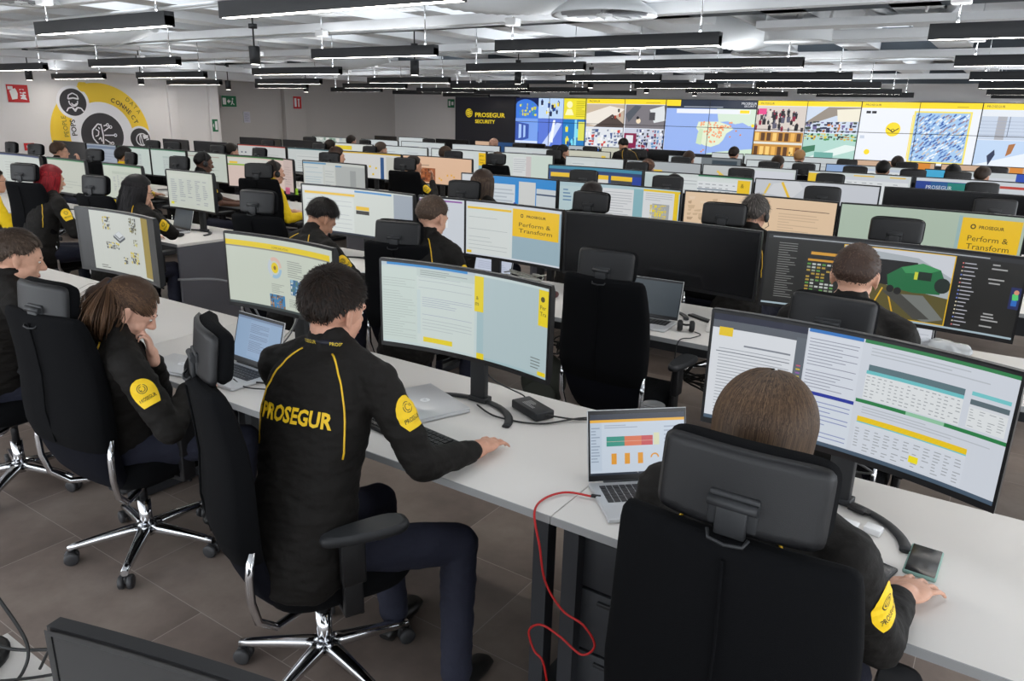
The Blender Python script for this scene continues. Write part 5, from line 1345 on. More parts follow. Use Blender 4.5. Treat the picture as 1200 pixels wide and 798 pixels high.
m_ = MB(); m_.box((0, 0, 0), (.03, .012, .008), bevel=.002); m_.xf(Matrix.Translation((-.892, 1.838, .753)) @ Matrix.Rotation(.4, 4, 'Z')); tag(m_.build('cable_plug', M['plastic_black']), 'small black plug at the side of the dashboard laptop', 'plug')
# reusable cup
t = empty('travel_mug', (-.96, 2.40, DZ), 0, 'grey reusable coffee cup with lid between laptop and empty chair', 'cup')
m_ = MB(); m_.lathe([(.002, 0), (.031, 0), (.033, .004), (.042, .095), (.043, .1)], n=32); m_.build('cup_body', mat('pale_cup', rgb(190, 186, 180), .5), t)
m_ = MB(); m_.lathe([(.040, .07), (.0445, .085), (.0455, .113), (.043, .117), (.039, .118), (.037, .111), (.002, .110)], n=32); m_.build('lid', mat('smoky_lid', rgb(90, 90, 90), .25), t)
# phone with green case
def phone(x, y, rz, label, case, w=.078, l=.16):
    t = empty('smartphone', (x, y, DZ), rz, label, 'phone')
    m_ = MB(); m_.box((0, 0, .006), (w, l, .011), bevel=.004); m_.build('case', case, t)
    m_ = MB(); m_.box((0, 0, .0117), (w - .008, l - .008, .0012), bevel=.0005); m_.build('screen', M['off'], t)
phone(-.028, 2.05, D(-2), 'smartphone in a green case, lying face up by the right hand', mat('green_case', rgb(126, 160, 150), .45))
phone(-.135, 1.90, D(-14), 'black smartphone with glossy edge right of the big headrest', M['plastic_dark'])
for i, (x, y, lab) in enumerate(((-.165, 2.14, 'small white wall adapter right of its twin, near the phone'), (-.225, 2.125, 'small white adapter half hidden by the big chair'))):
    m_ = MB(); m_.box((x, y, DZ + .011), (.045, .036, .020), rot=Matrix.Rotation(-.15, 3, 'Z'), bevel=.003); tag(m_.build('white_adapter', M['white_plastic']), lab, 'adapter')
m_ = MB(); m_.box((-.225, 2.235, DZ + .012), (.05, .022, .014), rot=Matrix.Rotation(-.3, 3, 'Z'), bevel=.003); m_.box((-.195, 2.226, DZ + .012), (.014, .012, .007), rot=Matrix.Rotation(-.3, 3, 'Z')); tag(m_.build('cable_adapter', M['plastic_black']), 'black cable adapter lying inside the curved monitor foot at right', 'adapter')
wire([(-.36, 2.36, .9), (-.3, 2.40, .80), (-.26, 2.44, .78), (-.22, 2.42, .80), (-.27, 2.38, .84)], .004, 'cable loop hanging behind the spreadsheet monitor')
# wires under the second front monitor
wire([(-2.66, 2.27, 1.0), (-2.72, 2.24, .85), (-2.78, 2.2, .76), (-2.70, 2.08, .75), (-2.58, 2.10, .75), (-2.55, 2.2, .78), (-2.62, 2.26, .92)], .0035, 'grey cable loop standing on the desk under the web-page monitor', M['plastic_grey'], n=60)
wire([(-2.70, 2.28, .98), (-2.74, 2.26, .86), (-2.86, 2.26, .76), (-2.90, 2.30, .75)], .003, 'thin pale cable left of the loop under the web-page monitor', M['wire_grey'])
wire([(-2.60, 1.87, .757), (-2.52, 1.86, .75), (-2.42, 1.92, .75), (-2.36, 2.0, .75)], .004, 'black cable plugged into the blue-grey page laptop')
wire([(-2.60, 1.82, .757), (-2.50, 1.80, .75), (-2.40, 1.84, .75), (-2.30, 1.9, .75)], .003, 'second black cable beside the blue-grey page laptop')
wire([(-3.70, 2.3, .95), (-3.55, 2.55, .9), (-3.45, 2.65, .6), (-3.6, 2.6, .5)], .006, 'grey cable looping behind the isometric-drawing monitor', M['plastic_grey'])
# second row small things
t = empty('headset', (-1.37, 3.80, DZ), D(20), 'black headset lying on the second-row desk beside the laptop', 'headset')
for s_ in (-1, 1):
    m_ = MB(); m_.lathe([(.004, -.014), (.026, -.014), (.032, -.006), (.032, .008), (.02, .016), (.004, .016)], (s_ * .032, 0, .034), 22, Matrix.Rotation(PI / 2, 3, 'Y')); m_.build('ear_cushion', M['plastic_black'], t)
m_ = MB(); m_.tube([(-.04, 0, .05), (-.03, .05, .03), (0, .075, .02), (.03, .05, .03), (.04, 0, .05)], .006, n=8); m_.build('headband', M['plastic_black'], t)
wire([(-1.32, 3.80, .75), (-1.27, 3.76, .75), (-1.29, 3.68, .748), (-1.33, 3.60, .74), (-1.34, 3.59, .6), (-1.36, 3.6, .3), (-1.3, 3.55, .1)], .003, 'headset cable hanging over the front edge of the second row', n=60)
m_ = MB(); m_.box((-1.19, 3.98, DZ + .02), (.22, .2, .036), bevel=.004, rot=Matrix.Rotation(.2, 3, 'Z')); tag(m_.build('white_box', M['desk_white']), 'flat white box behind the headset', 'box')
m_ = MB(); m_.box((-1.38, 4.1, DZ + .008), (.22, .04, .012), bevel=.003, rot=Matrix.Rotation(-.5, 3, 'Z')); tag(m_.build('black_ruler_bar', M['plastic_black']), 'short black bar lying behind the dull laptop', 'bar')
rw = random.Random(3)
for i in range(9):
    cx_, cy_, r_ = -2.70 + rw.uniform(-.04, .04), 4.22 + rw.uniform(-.04, .04), rw.uniform(.06, .11)
    ph = rw.uniform(0, 6)
    wire([(cx_ + r_ * 1.4 * math.cos(ph + a * .7), cy_ + r_ * .8 * math.sin(ph + a * .7), DZ + .014 + .007 * i + .02 * math.sin(a + i)) for a in range(10)], .0045, 'loop of pale cable in the coil on the second-row desk', M['wire_grey'], 'coiled_cable', 'cable', 'pale coiled cables')
m_ = MB(); m_.box((-2.50, 4.06, DZ + .022), (.16, .07, .04), bevel=.006, rot=Matrix.Rotation(-.3, 3, 'Z')); tag(m_.build('white_power_brick', M['white_plastic']), 'white power brick right of the coiled cables', 'power adapter')
t = MB(); t.ell((-2.33, 4.02, DZ + .024), (.022, .03, .022)); tag(t.build('red_black_mouse', mat('dark_red', rgb(70, 20, 20), .4)), 'small dark red mouse left of the empty central chair', 'mouse')
m_ = MB(); m_.box((-2.31, 3.86, DZ + .002), (.06, .06, .003), rot=Matrix.Rotation(.4, 3, 'Z')); tag(m_.build('sticky_note', mat('pale_yellow', rgb(226, 222, 160), .8)), 'pale yellow sticky note beside the empty central chair', 'note')
wire([(-.98, 4.12, .75), (-.93, 4.2, .82), (-.86, 4.25, .85), (-.78, 4.2, .80), (-.74, 4.1, .75)], .006, 'yellow cable arching on the second-row desk below the truck monitor', M['yellow_wire'])
# crumpled clear bag
m_ = MB(); m_.ell((0, 0, 0), (.13, .07, .035), nu=40, nv=20)
m_.v = [Vector((v.x, v.y, max(v.z, -.03))) * (1 + .22 * noise.noise(v * 22) + .12 * noise.noise(v * 55)) for v in m_.v]
m_.xf(Matrix.Translation((-.17, 4.26, DZ + .034))); tag(m_.build('plastic_bag', M['clear']), 'crumpled transparent plastic bag on the second-row desk at right', 'bag')
m_ = MB(); m_.ell((-6.12, 3.86, DZ + .018), (.03, .05, .018)); tag(m_.build('computer_mouse', M['plastic_black']), 'black mouse at the end of the left block, second row', 'mouse')
# bottle, sticky notes near the man in short sleeves
def bottle(x, y, label):
    t = empty('water_bottle', (x, y, DZ), 0, label, 'bottle')
    m_ = MB(); m_.lathe([(.002, 0), (.03, 0), (.032, .01), (.032, .13), (.028, .16), (.013, .19), (.013, .205)], n=20); m_.build('bottle_body', mat('bluish_plastic', rgb(150, 190, 220), .2, trans=.5), t)
    m_ = MB(); m_.lathe([(.002, .2), (.015, .2), (.015, .222), (.002, .222)], n=14); m_.build('cap', mat('blue_cap', rgb(60, 110, 180), .4), t)
bottle(-7.35, 5.75, 'water bottle by the elbow of the man in short sleeves')
bottle(-5.75, 5.62, 'small water bottle right of the man in yellow')
for x, c, lab in ((-7.33, (235, 120, 160), 'pink sticky note hanging on the monitor left of the green one'), (-7.19, (170, 220, 60), 'green sticky note hanging on the monitor right of the pink one')):
    m_ = MB(); m_.box((x + .15, 5.98, .93), (.075, .003, .075)); tag(m_.build('sticky_note', mat('note_%d' % c[0], rgb(*c), .8)), lab, 'note')
m_ = MB(); m_.box((-7.2, 5.66, DZ + .003), (.21, .29, .004), rot=Matrix.Rotation(.3, 3, 'Z')); tag(m_.build('paper_sheet', M['white_plastic']), 'white paper sheets under the hands of the man in short sleeves', 'paper')
m_ = MB(); m_.box((-3.42, 4.0, DZ + .014), (.16, .06, .012), bevel=.004); tag(m_.build('white_pen_case', M['white_plastic']), 'small white item on the desk above the bowed head man laptop', 'case')
# bottom left corner objects
t = empty('desk_lamp_post', (-1.62, .45, DZ), 0, 'dark round-topped stand at the bottom left picture edge', 'stand')
m_ = MB(); m_.lathe([(.002, 0), (.075, 0), (.078, .012), (.07, .02), (.03, .03), (.026, .05), (.026, .27), (.030, .275), (.030, .292), (.022, .297), (.002, .297)], n=28); m_.build('post', M['plastic_black'], t)
m_ = MB(); m_.box((-1.40, .40, DZ + .016), (.09, .12, .03), bevel=.004, rot=Matrix.Rotation(.35, 3, 'Z')); tag(m_.build('power_adapter', M['plastic_grey']), 'grey power adapter at the bottom left, beside the dark stand', 'power adapter')
wire([(-1.56, .47, 1.0), (-1.53, .50, .9), (-1.50, .52, .8), (-1.49, .50, .75), (-1.46, .45, .75), (-1.42, .42, .775)], .0035, 'black cable looping down beside the stand at the bottom left')
wire([(-1.66, .44, .83), (-1.55, .50, .78), (-1.45, .56, .78), (-1.36, .58, .76), (-1.30, .55, .75)], .0035, 'black cable curving right over the desk corner at the bottom left')
wire([(-1.60, .38, .76), (-1.5, .46, .752), (-1.42, .55, .752), (-1.35, .60, .80), (-1.40, .54, .84), (-1.46, .52, .76)], .003, 'thin black cable kinked above the desk corner at the bottom left')
# cable nests and bag below the second row
def nest(x, y, z, sc, label, seed):
    r_ = random.Random(seed); m_ = MB()
    P = [Vector((x + r_.gauss(0, sc), y + r_.gauss(0, sc * .5), z + r_.gauss(0, sc * .5))) for _ in range(26)]
    path = []
    for i in range(len(P) - 1):
        for j in range(4):
            f_ = j / 4; p0, p1, p2, p3 = P[max(i - 1, 0)], P[i], P[i + 1], P[min(i + 2, len(P) - 1)]
            path.append(.5 * ((2 * p1) + (-p0 + p2) * f_ + (2 * p0 - 5 * p1 + 4 * p2 - p3) * f_ ** 2 + (-p0 + 3 * p1 - 3 * p2 + p3) * f_ ** 3))
    m_.tube(path, .006, n=6); tag(m_.build('cable_nest', M['wire']), label, 'cable')
nest(-2.75, 3.85, .52, .10, 'nest of black cables hanging under the second row, below the mail-page monitor', 1)
nest(-2.10, 3.85, .50, .08, 'nest of black cables under the second row, left of the empty chair', 2)
nest(-1.30, 3.9, .45, .09, 'nest of black cables under the second row below the headset', 4)
def backpack(x, y, rz, label, m):
    t = empty('backpack', (x, y, 0), rz, label, 'bag')
    b_ = MB(); b_.ell((0, 0, .2), (.15, .09, .2), nu=28, nv=16); b_.v = [Vector((v.x, v.y, max(v.z, .0))) * (1 + .05 * noise.noise(v * 14)) for v in b_.v]; b_.build('bag_body', m, t)
    b_ = MB(); b_.ell((0, -.085, .13), (.11, .035, .09)); b_.build('front_pocket', m, t)
    b_ = MB(); b_.tube([(-.03, 0, .39), (-.02, 0, .43), (.02, 0, .43), (.03, 0, .39)], .006, n=8); b_.build('carry_loop', M['wire'], t)
backpack(-2.35, 3.95, .3, 'dark olive backpack on the floor under the second row', mat('olive_cloth', rgb(60, 62, 54), .9))
backpack(-1.95, 4.0, -.4, 'grey-brown backpack on the floor, right of the olive one', mat('taupe_cloth', rgb(96, 88, 78), .9))
# ------------------------------------------------------------------ people
def remesh(mb, voxel, smooth=6, wrinkle=None, seed=0):
    me = bpy.data.meshes.new('tmp')
    me.from_pydata([tuple(v) for v in mb.v], [], mb.f)
    bm = bmesh.new(); bm.from_mesh(me); bmesh.ops.remove_doubles(bm, verts=bm.verts, dist=1e-5); bm.to_mesh(me); bm.free()
    o = bpy.data.objects.new('tmp', me); COL.objects.link(o)
    md = o.modifiers.new('r', 'REMESH'); md.mode = 'VOXEL'; md.voxel_size = voxel; md.use_smooth_shade = True
    if smooth:
        sm_ = o.modifiers.new('s', 'SMOOTH'); sm_.factor = .5; sm_.iterations = smooth
    bpy.context.view_layer.update()
    dg = bpy.context.evaluated_depsgraph_get()
    out = bpy.data.meshes.new_from_object(o.evaluated_get(dg))
    bpy.data.objects.remove(o); bpy.data.meshes.remove(me)
    out.polygons.foreach_set('use_smooth', [True] * len(out.polygons))
    if wrinkle:
        amp, sc = wrinkle
        nrm = [v.normal.copy() for v in out.vertices]
        sd = Vector((seed * 3.7, seed * 1.3, seed))
        for v, n_ in zip(out.vertices, nrm):
            q = Vector((v.co.x * 1.0, v.co.y * 1.0, v.co.z * 1.9)) * sc + sd
            v.co += n_ * (amp * (noise.noise(q) + .5 * noise.noise(q * 2.3)) )
    out.update()
    return out

SKIN = {}
def skin(c):
    if c not in SKIN:
        SKIN[c] = mat('skin_%d' % (len(SKIN) + 1), rgb(*c), .5, spec=.4, vary=(60, .06), bump=('noise', 350, .12))
    return SKIN[c]
def hair_material(name, c, c2):
    if name in MATS: return MATS[name]
    m = mat(name, rgb(*c), .5, spec=.22)
    nt = m.node_tree; b = nt.nodes['Principled BSDF']
    at = nt.nodes.new('ShaderNodeAttribute'); at.attribute_name = 'tint'
    r = nt.nodes.new('ShaderNodeMix'); r.data_type = 'RGBA'
    r.inputs['A'].default_value = (*rgb(*c), 1); r.inputs['B'].default_value = (*rgb(*c2), 1)
    nt.links.new(at.outputs['Fac'], r.inputs['Factor']); nt.links.new(r.outputs['Result'], b.inputs['Base Color'])
    return m
def tint_strands(o, per, start, seed):
    """one tone for each strand of hair; faces from 'start' on come in runs of 'per'"""
    me = o.data; r_ = random.Random(seed); at = me.color_attributes.new('tint', 'FLOAT_COLOR', 'CORNER'); buf = []
    k = 0; t = 0.0
    for i, p in enumerate(me.polygons):
        if i < start: t = .12
        elif (i - start) % per == 0: t = min(1, max(0, r_.gauss(.38, .28)))
        buf += [t, t, t, 1.0] * p.loop_total
    at.data.foreach_set('color', buf)
JACKET = mat('dark_brown_jacket', rgb(18, 15, 12), .8, spec=.3, bump=('noise', 60, .25), vary=(8, .12))
JACKET_Y = mat('yellow_jacket', rgb(232, 196, 20), .75, spec=.3, bump=('noise', 60, .25))
TROUSER = mat('navy_trousers', rgb(21, 24, 42), .85, bump=('noise', 80, .2))
SHOE = mat('black_shoe', (0.01, 0.01, 0.01), .4)
PIPE = mat('yellow_piping', rgb(226, 180, 30), .5)
LIPS = mat('lips', rgb(160, 90, 84), .5)
EYEW = mat('eye_white', rgb(215, 210, 205), .3)
IRIS = mat('dark_iris', (0.02, 0.012, 0.008), .2)
BROW = mat('dark_brow', rgb(40, 28, 22), .8)
COLLAR_T = mat('lanyard_blue', rgb(18, 20, 34), .6)

def ik(a, b, l1, l2, hint):
    """elbow or knee position between a and b, bent towards the hint"""
    a, b = Vector(a), Vector(b)
    d = b - a; L = min(d.length, (l1 + l2) * .995); dn = d.normalized()
    b2 = a + dn * L
    k = (l1 * l1 - l2 * l2 + L * L) / (2 * L)
    h = math.sqrt(max(l1 * l1 - k * k, 0))
    hn = Vector(hint) - dn * Vector(hint).dot(dn)
    return a + dn * k + hn.normalized() * h, b2

def add_hand(mb, wrist, fwd, up, side, pose='flat', sc=1.0):
    """fwd: direction of the fingers; up: back of the hand; side: +1 right hand, -1 left hand (thumb on the inner side)"""
    f = Vector(fwd).normalized(); u = Vector(up); u = (u - f * u.dot(f)).normalized(); r = f.cross(u)      # r: to the right seen from above
    W_ = Vector(wrist); th = -side
    P = lambda a, b, c: W_ + (r * a + f * b + u * c) * sc
    R_ = Matrix((r, f, u)).transposed()
    mb.cap(P(0, -.02, 0), P(0, .02, 0), .026 * sc, .027 * sc)
    mb.ell(P(0, .050, 0), (.040 * sc, .048 * sc, .0155 * sc), R_)
    mb.ell(P(.018, .045, .0), (.022 * sc, .045 * sc, .014 * sc), R_); mb.ell(P(-.018, .045, .0), (.022 * sc, .045 * sc, .014 * sc), R_)
    curl = {'flat': .28, 'mouse': .34, 'fist': 1.25, 'typing': .6}[pose]
    for i, (x, L, rr) in enumerate(((-.030, .072, .0078), (-.010, .080, .0082), (.0105, .075, .0078), (.030, .060, .0070))):
        x *= th if th > 0 else 1; x = x if th > 0 else x
        xx = x if th < 0 else -x
        # index finger lies on the thumb side
        xx = (-.033, -.011, .0115, .033)[i] * (-th)
        p = P(xx, .085 - abs(xx) * .2, .002); a = -.1 - curl * .35
        sp = xx * (2.0 if pose == 'fist' else 5.5)
        for s_, fr in enumerate((.42, .32, .26)):
            dirv = (f * math.cos(a) + u * math.sin(a) + r * sp * .6).normalized()
            q = p + dirv * L * fr * sc
            mb.cap(p, q, (rr - s_ * .0007) * sc, (rr - (s_ + 1) * .0009) * sc, 10)
            p = q; a -= curl * (1.0 if s_ == 0 else .8)
    b0 = P(th * .022, .018, -.004); b1 = P(th * .044, .045, -.008); b2 = P(th * .052, .072, -.012); b3 = P(th * .047, .094, -.014)
    mb.cap(b0, b1, .016 * sc, .0125 * sc, 10); mb.cap(b1, b2, .0118 * sc, .0105 * sc, 10); mb.cap(b2, b3, .0102 * sc, .0085 * sc, 10)

def head_shapes(mb, Hm, female=False, detail=True):
    """head in its own frame: +Y face, +Z up; Hm 4x4"""
    R = Hm.to_3x3(); P = lambda x, y, z: Hm @ Vector((x, y, z))
    E = lambda c, r, rot=None: mb.ell(P(*c), r, R if rot is None else R @ rot, nu=24, nv=16)
    E((0, -.012, .030), (.075, .094, .088)); E((0, .020, .012), (.068, .076, .080)); E((0, .030, -.045), (.054 if female else .058, .060, .066))
    E((0, .052, -.088), (.030, .030, .026)); E((-.036, .050, -.032), (.024, .030, .032)); E((.036, .050, -.032), (.024, .030, .032))
    mb.cap(P(-.034, .083, .022), P(.034, .083, .022), .0125, n=10)
    mb.cap(P(0, .088, .014), P(0, .110, -.026), .0075, .0135, n=10); E((0, .100, -.032), (.0165, .012, .009))
    E((0, .085, -.060), (.024, .016, .0075)); E((0, .082, -.071), (.021, .015, .0075))
    mb.cap(P(-.048, .0, -.070), P(-.020, .060, -.092), .018, .016, n=10); mb.cap(P(.048, .0, -.070), P(.020, .060, -.092), .018, .016, n=10)
    for s_ in (-1, 1):
        rot = Matrix.Rotation(s_ * .35, 3, 'Z')
        E((s_ * .079, -.008, -.006), (.0065, .017, .030), rot); E((s_ * .083, -.014, .006), (.006, .016, .020), rot); E((s_ * .078, -.002, -.030), (.006, .010, .011), rot)

def scalp_point(Hm, u, v, r=0.0):
    """u azimuth from the face, v elevation; point on the cranium"""
    x = math.sin(u) * math.cos(v); y = math.cos(u) * math.cos(v); z = math.sin(v)
    return Vector((x * (.0765 + r), -.010 + y * (.097 + r), .028 + z * (.090 + r)))

def hair_short(Hm, m, root, seed=1, n=2600, length=.022, low=-.62, front=.45, thick=.010, bulk=.006, locks=True, top=1.0, vox=.005):
    """cropped hair: a cap that follows the skull with short tufts lying on it"""
    mb = MB(); rnd_ = random.Random(seed)
    nu, nv = 48, 26
    vs, fs = [], []
    def lowv(u):        # hairline elevation around the head
        a = abs(u)
        if a < .75: return front
        if a < 1.25: return front + (.0 - front) * (a - .75) / .5
        if a < 1.75: return -.0 + (-.12 + .12) * (a - 1.25)
        return max(low, -.05 + (low + .05) * (a - 1.75) / .55)
    for side in (0, 1):
        for j in range(nv + 1):
            for i in range(nu):
                u = -PI + 2 * PI * i / nu
                lv = lowv(u); v = lv + (PI / 2 - lv) * j / nv
                e = min(1, j / 4) ** .6
                r = (.002 + (thick + bulk * max(0, math.sin(v)) * top) * e + (.0022 * noise.noise(Vector((u * 6, v * 14, seed))))) if side == 0 else -.006
                p = scalp_point(Hm, u, v, r)
                if v < -.2: p.y += .012 * (-.2 - v) * 2; p.x *= 1 - .25 * (-.2 - v)
                vs.append(Hm @ p)
    for side in (0, 1):
        o = side * (nv + 1) * nu
        for j in range(nv):
            for i in range(nu):
                q = (o + j * nu + i, o + j * nu + (i + 1) % nu, o + (j + 1) * nu + (i + 1) % nu, o + (j + 1) * nu + i)
                fs.append(q if side == 0 else q[::-1])
    o = (nv + 1) * nu
    for i in range(nu): fs.append((i, o + i, o + (i + 1) % nu, (i + 1) % nu))
    mb.add(vs, fs, True)
    base_faces = len(mb.f)
    if locks:
        for _ in range(n):
            u = rnd_.uniform(-PI, PI); lv = lowv(u) + .02; s_ = rnd_.random(); v = lv + (PI / 2 - lv) * s_
            # comb direction: away from the crown, forward on top
            p0 = scalp_point(Hm, u, v, .0025 + (thick + bulk * max(0, math.sin(v)) * top) * min(1, .55 + 3 * s_))
            if v < -.2: p0.y += .012 * (-.2 - v) * 2; p0.x *= 1 - .25 * (-.2 - v)
            crown = Vector((0, -.055, .11)); d_ = (p0 - crown); nrm = (p0 - Vector((0, -.01, .028))).normalized(); d_ = d_ - nrm * d_.dot(nrm)
            if d_.length < 1e-4: continue
            d_.normalize(); d_ = (d_ + Vector((rnd_.gauss(0, .2), rnd_.gauss(0, .2), rnd_.gauss(0, .2)))).normalized()
            L = length * rnd_.uniform(.6, 1.2) * (1 if v > -.2 else .45); side_ = nrm.cross(d_).normalized() * .0011 * rnd_.uniform(.8, 1.8)
            a0, a1, a2 = p0, p0 + d_ * L * .5 + nrm * .0022, p0 + d_ * L + nrm * .0008
            k = len(mb.v)
            vv = [a0 - side_, a0 + side_, a1 + side_, a1 - side_, a2]
            mb.add([Hm @ q for q in vv], [(0, 1, 2, 3), (3, 2, 4)], True)
    o = mb.build('hair', m, root, fix=False)
    tint_strands(o, 2, base_faces, seed)
    return o

def hair_long(Hm, m, root, paths, seed=1, cap_args=None, n=900, width=.0016):
    """cap plus flowing locks; paths: function(rnd) -> list of points in head frame"""
    h = hair_short(Hm, m, root, seed=seed, **(cap_args or dict(n=500, thick=.010, bulk=.008, length=.03)))
    mb = MB(); rnd_ = random.Random(seed)
    for _ in range(n):
        P = paths(rnd_)
        if not P: continue
        w = width * rnd_.uniform(.7, 1.6)
        pts = [Hm @ Vector(p) for p in P]
        vs, fs = [], []
        c0 = Hm @ Vector((0, -.01, -.02))
        for i, p in enumerate(pts):
            t = (pts[min(i + 1, len(pts) - 1)] - pts[max(i - 1, 0)]).normalized()
            out = (p - c0).normalized(); s_ = t.cross(out)
            s_ = s_.normalized() if s_.length > 1e-5 else Vector((1, 0, 0))
            ww = w * (1 if i < len(pts) - 1 else .3)
            vs += [p - s_ * ww, p + out * w * .6, p + s_ * ww]
        for i in range(len(pts) - 1):
            a = 3 * i
            fs += [(a, a + 1, a + 4, a + 3), (a + 1, a + 2, a + 5, a + 4)]
        per = len(fs)
        mb.add(vs, fs, True)
    o = mb.build('hair_strands', m, h, fix=False)
    tint_strands(o, per, 0, seed)
    return h

def ribbon_on(bvh, pts, r, name, m, parent, lift=.001):
    out = []
    for p in pts:
        h = bvh.find_nearest(Vector(p))
        out.append(h[0] + h[1] * lift)
    mb = MB(); mb.tube(out, r, n=6); return mb.build(name, m, parent)

def project_page(bvh, page, origin, ux, vx, d, name, parent, lift=.0022, W=.1, H=.1, eps=.00002, m=None):
    """drop a flat page onto a body along direction d"""
    d = Vector(d).normalized(); ux = Vector(ux).normalized(); vx = Vector(vx).normalized()
    def surf(u, v, off):
        p = Vector(origin) + ux * (W * (u - .5)) - vx * (H * (v - .5))
        hit = bvh.ray_cast(p - d * .25, d)
        if hit[0] is None: return p
        return hit[0] - d * (lift + off)
    # finely divided
    class Pg: pass
    items = []
    for pts, tr, c, lay in page.items:
        items.append((pts, tr, c, lay))
    me = page.mesh(name, surf, strips=1, eps=eps, mat_=m or M_PAINT)
    return link(name, me, parent)

def patch_page():
    p = Page(.085, .105, rgb(246, 204, 20)); p.items.clear(); p.lay = 0
    N, K = 26, 8
    def hw(v):
        y = (v - .5) * 2
        if y < -.1: return .5 * math.sqrt(max(0.0, 1 - ((y + .1) / .9) ** 2))
        return .5 * (1 - .28 * ((y + .1) / 1.1) ** 2)
    for j in range(N):
        v0, v1 = j / N, (j + 1) / N
        for i in range(K):
            a, b = -1 + 2 * i / K, -1 + 2 * (i + 1) / K
            p.items.append(([(.5 + a * hw(v0), v0), (.5 + b * hw(v0), v0), (.5 + b * hw(v1), v1), (.5 + a * hw(v1), v1)], None, rgb(246, 204, 20), 1))
    p.lay = 2
    p.disc(.5, .36, .17, rgb(50, 44, 20), 20, .145); p.disc(.5, .36, .11, rgb(50, 44, 20), 14, .085); p.line((.40, .42), (.60, .30), .03, rgb(50, 44, 20))
    p.text('PROSEGUR', .14, .78, .13, rgb(40, 34, 16), .02, width=.72)
    return p

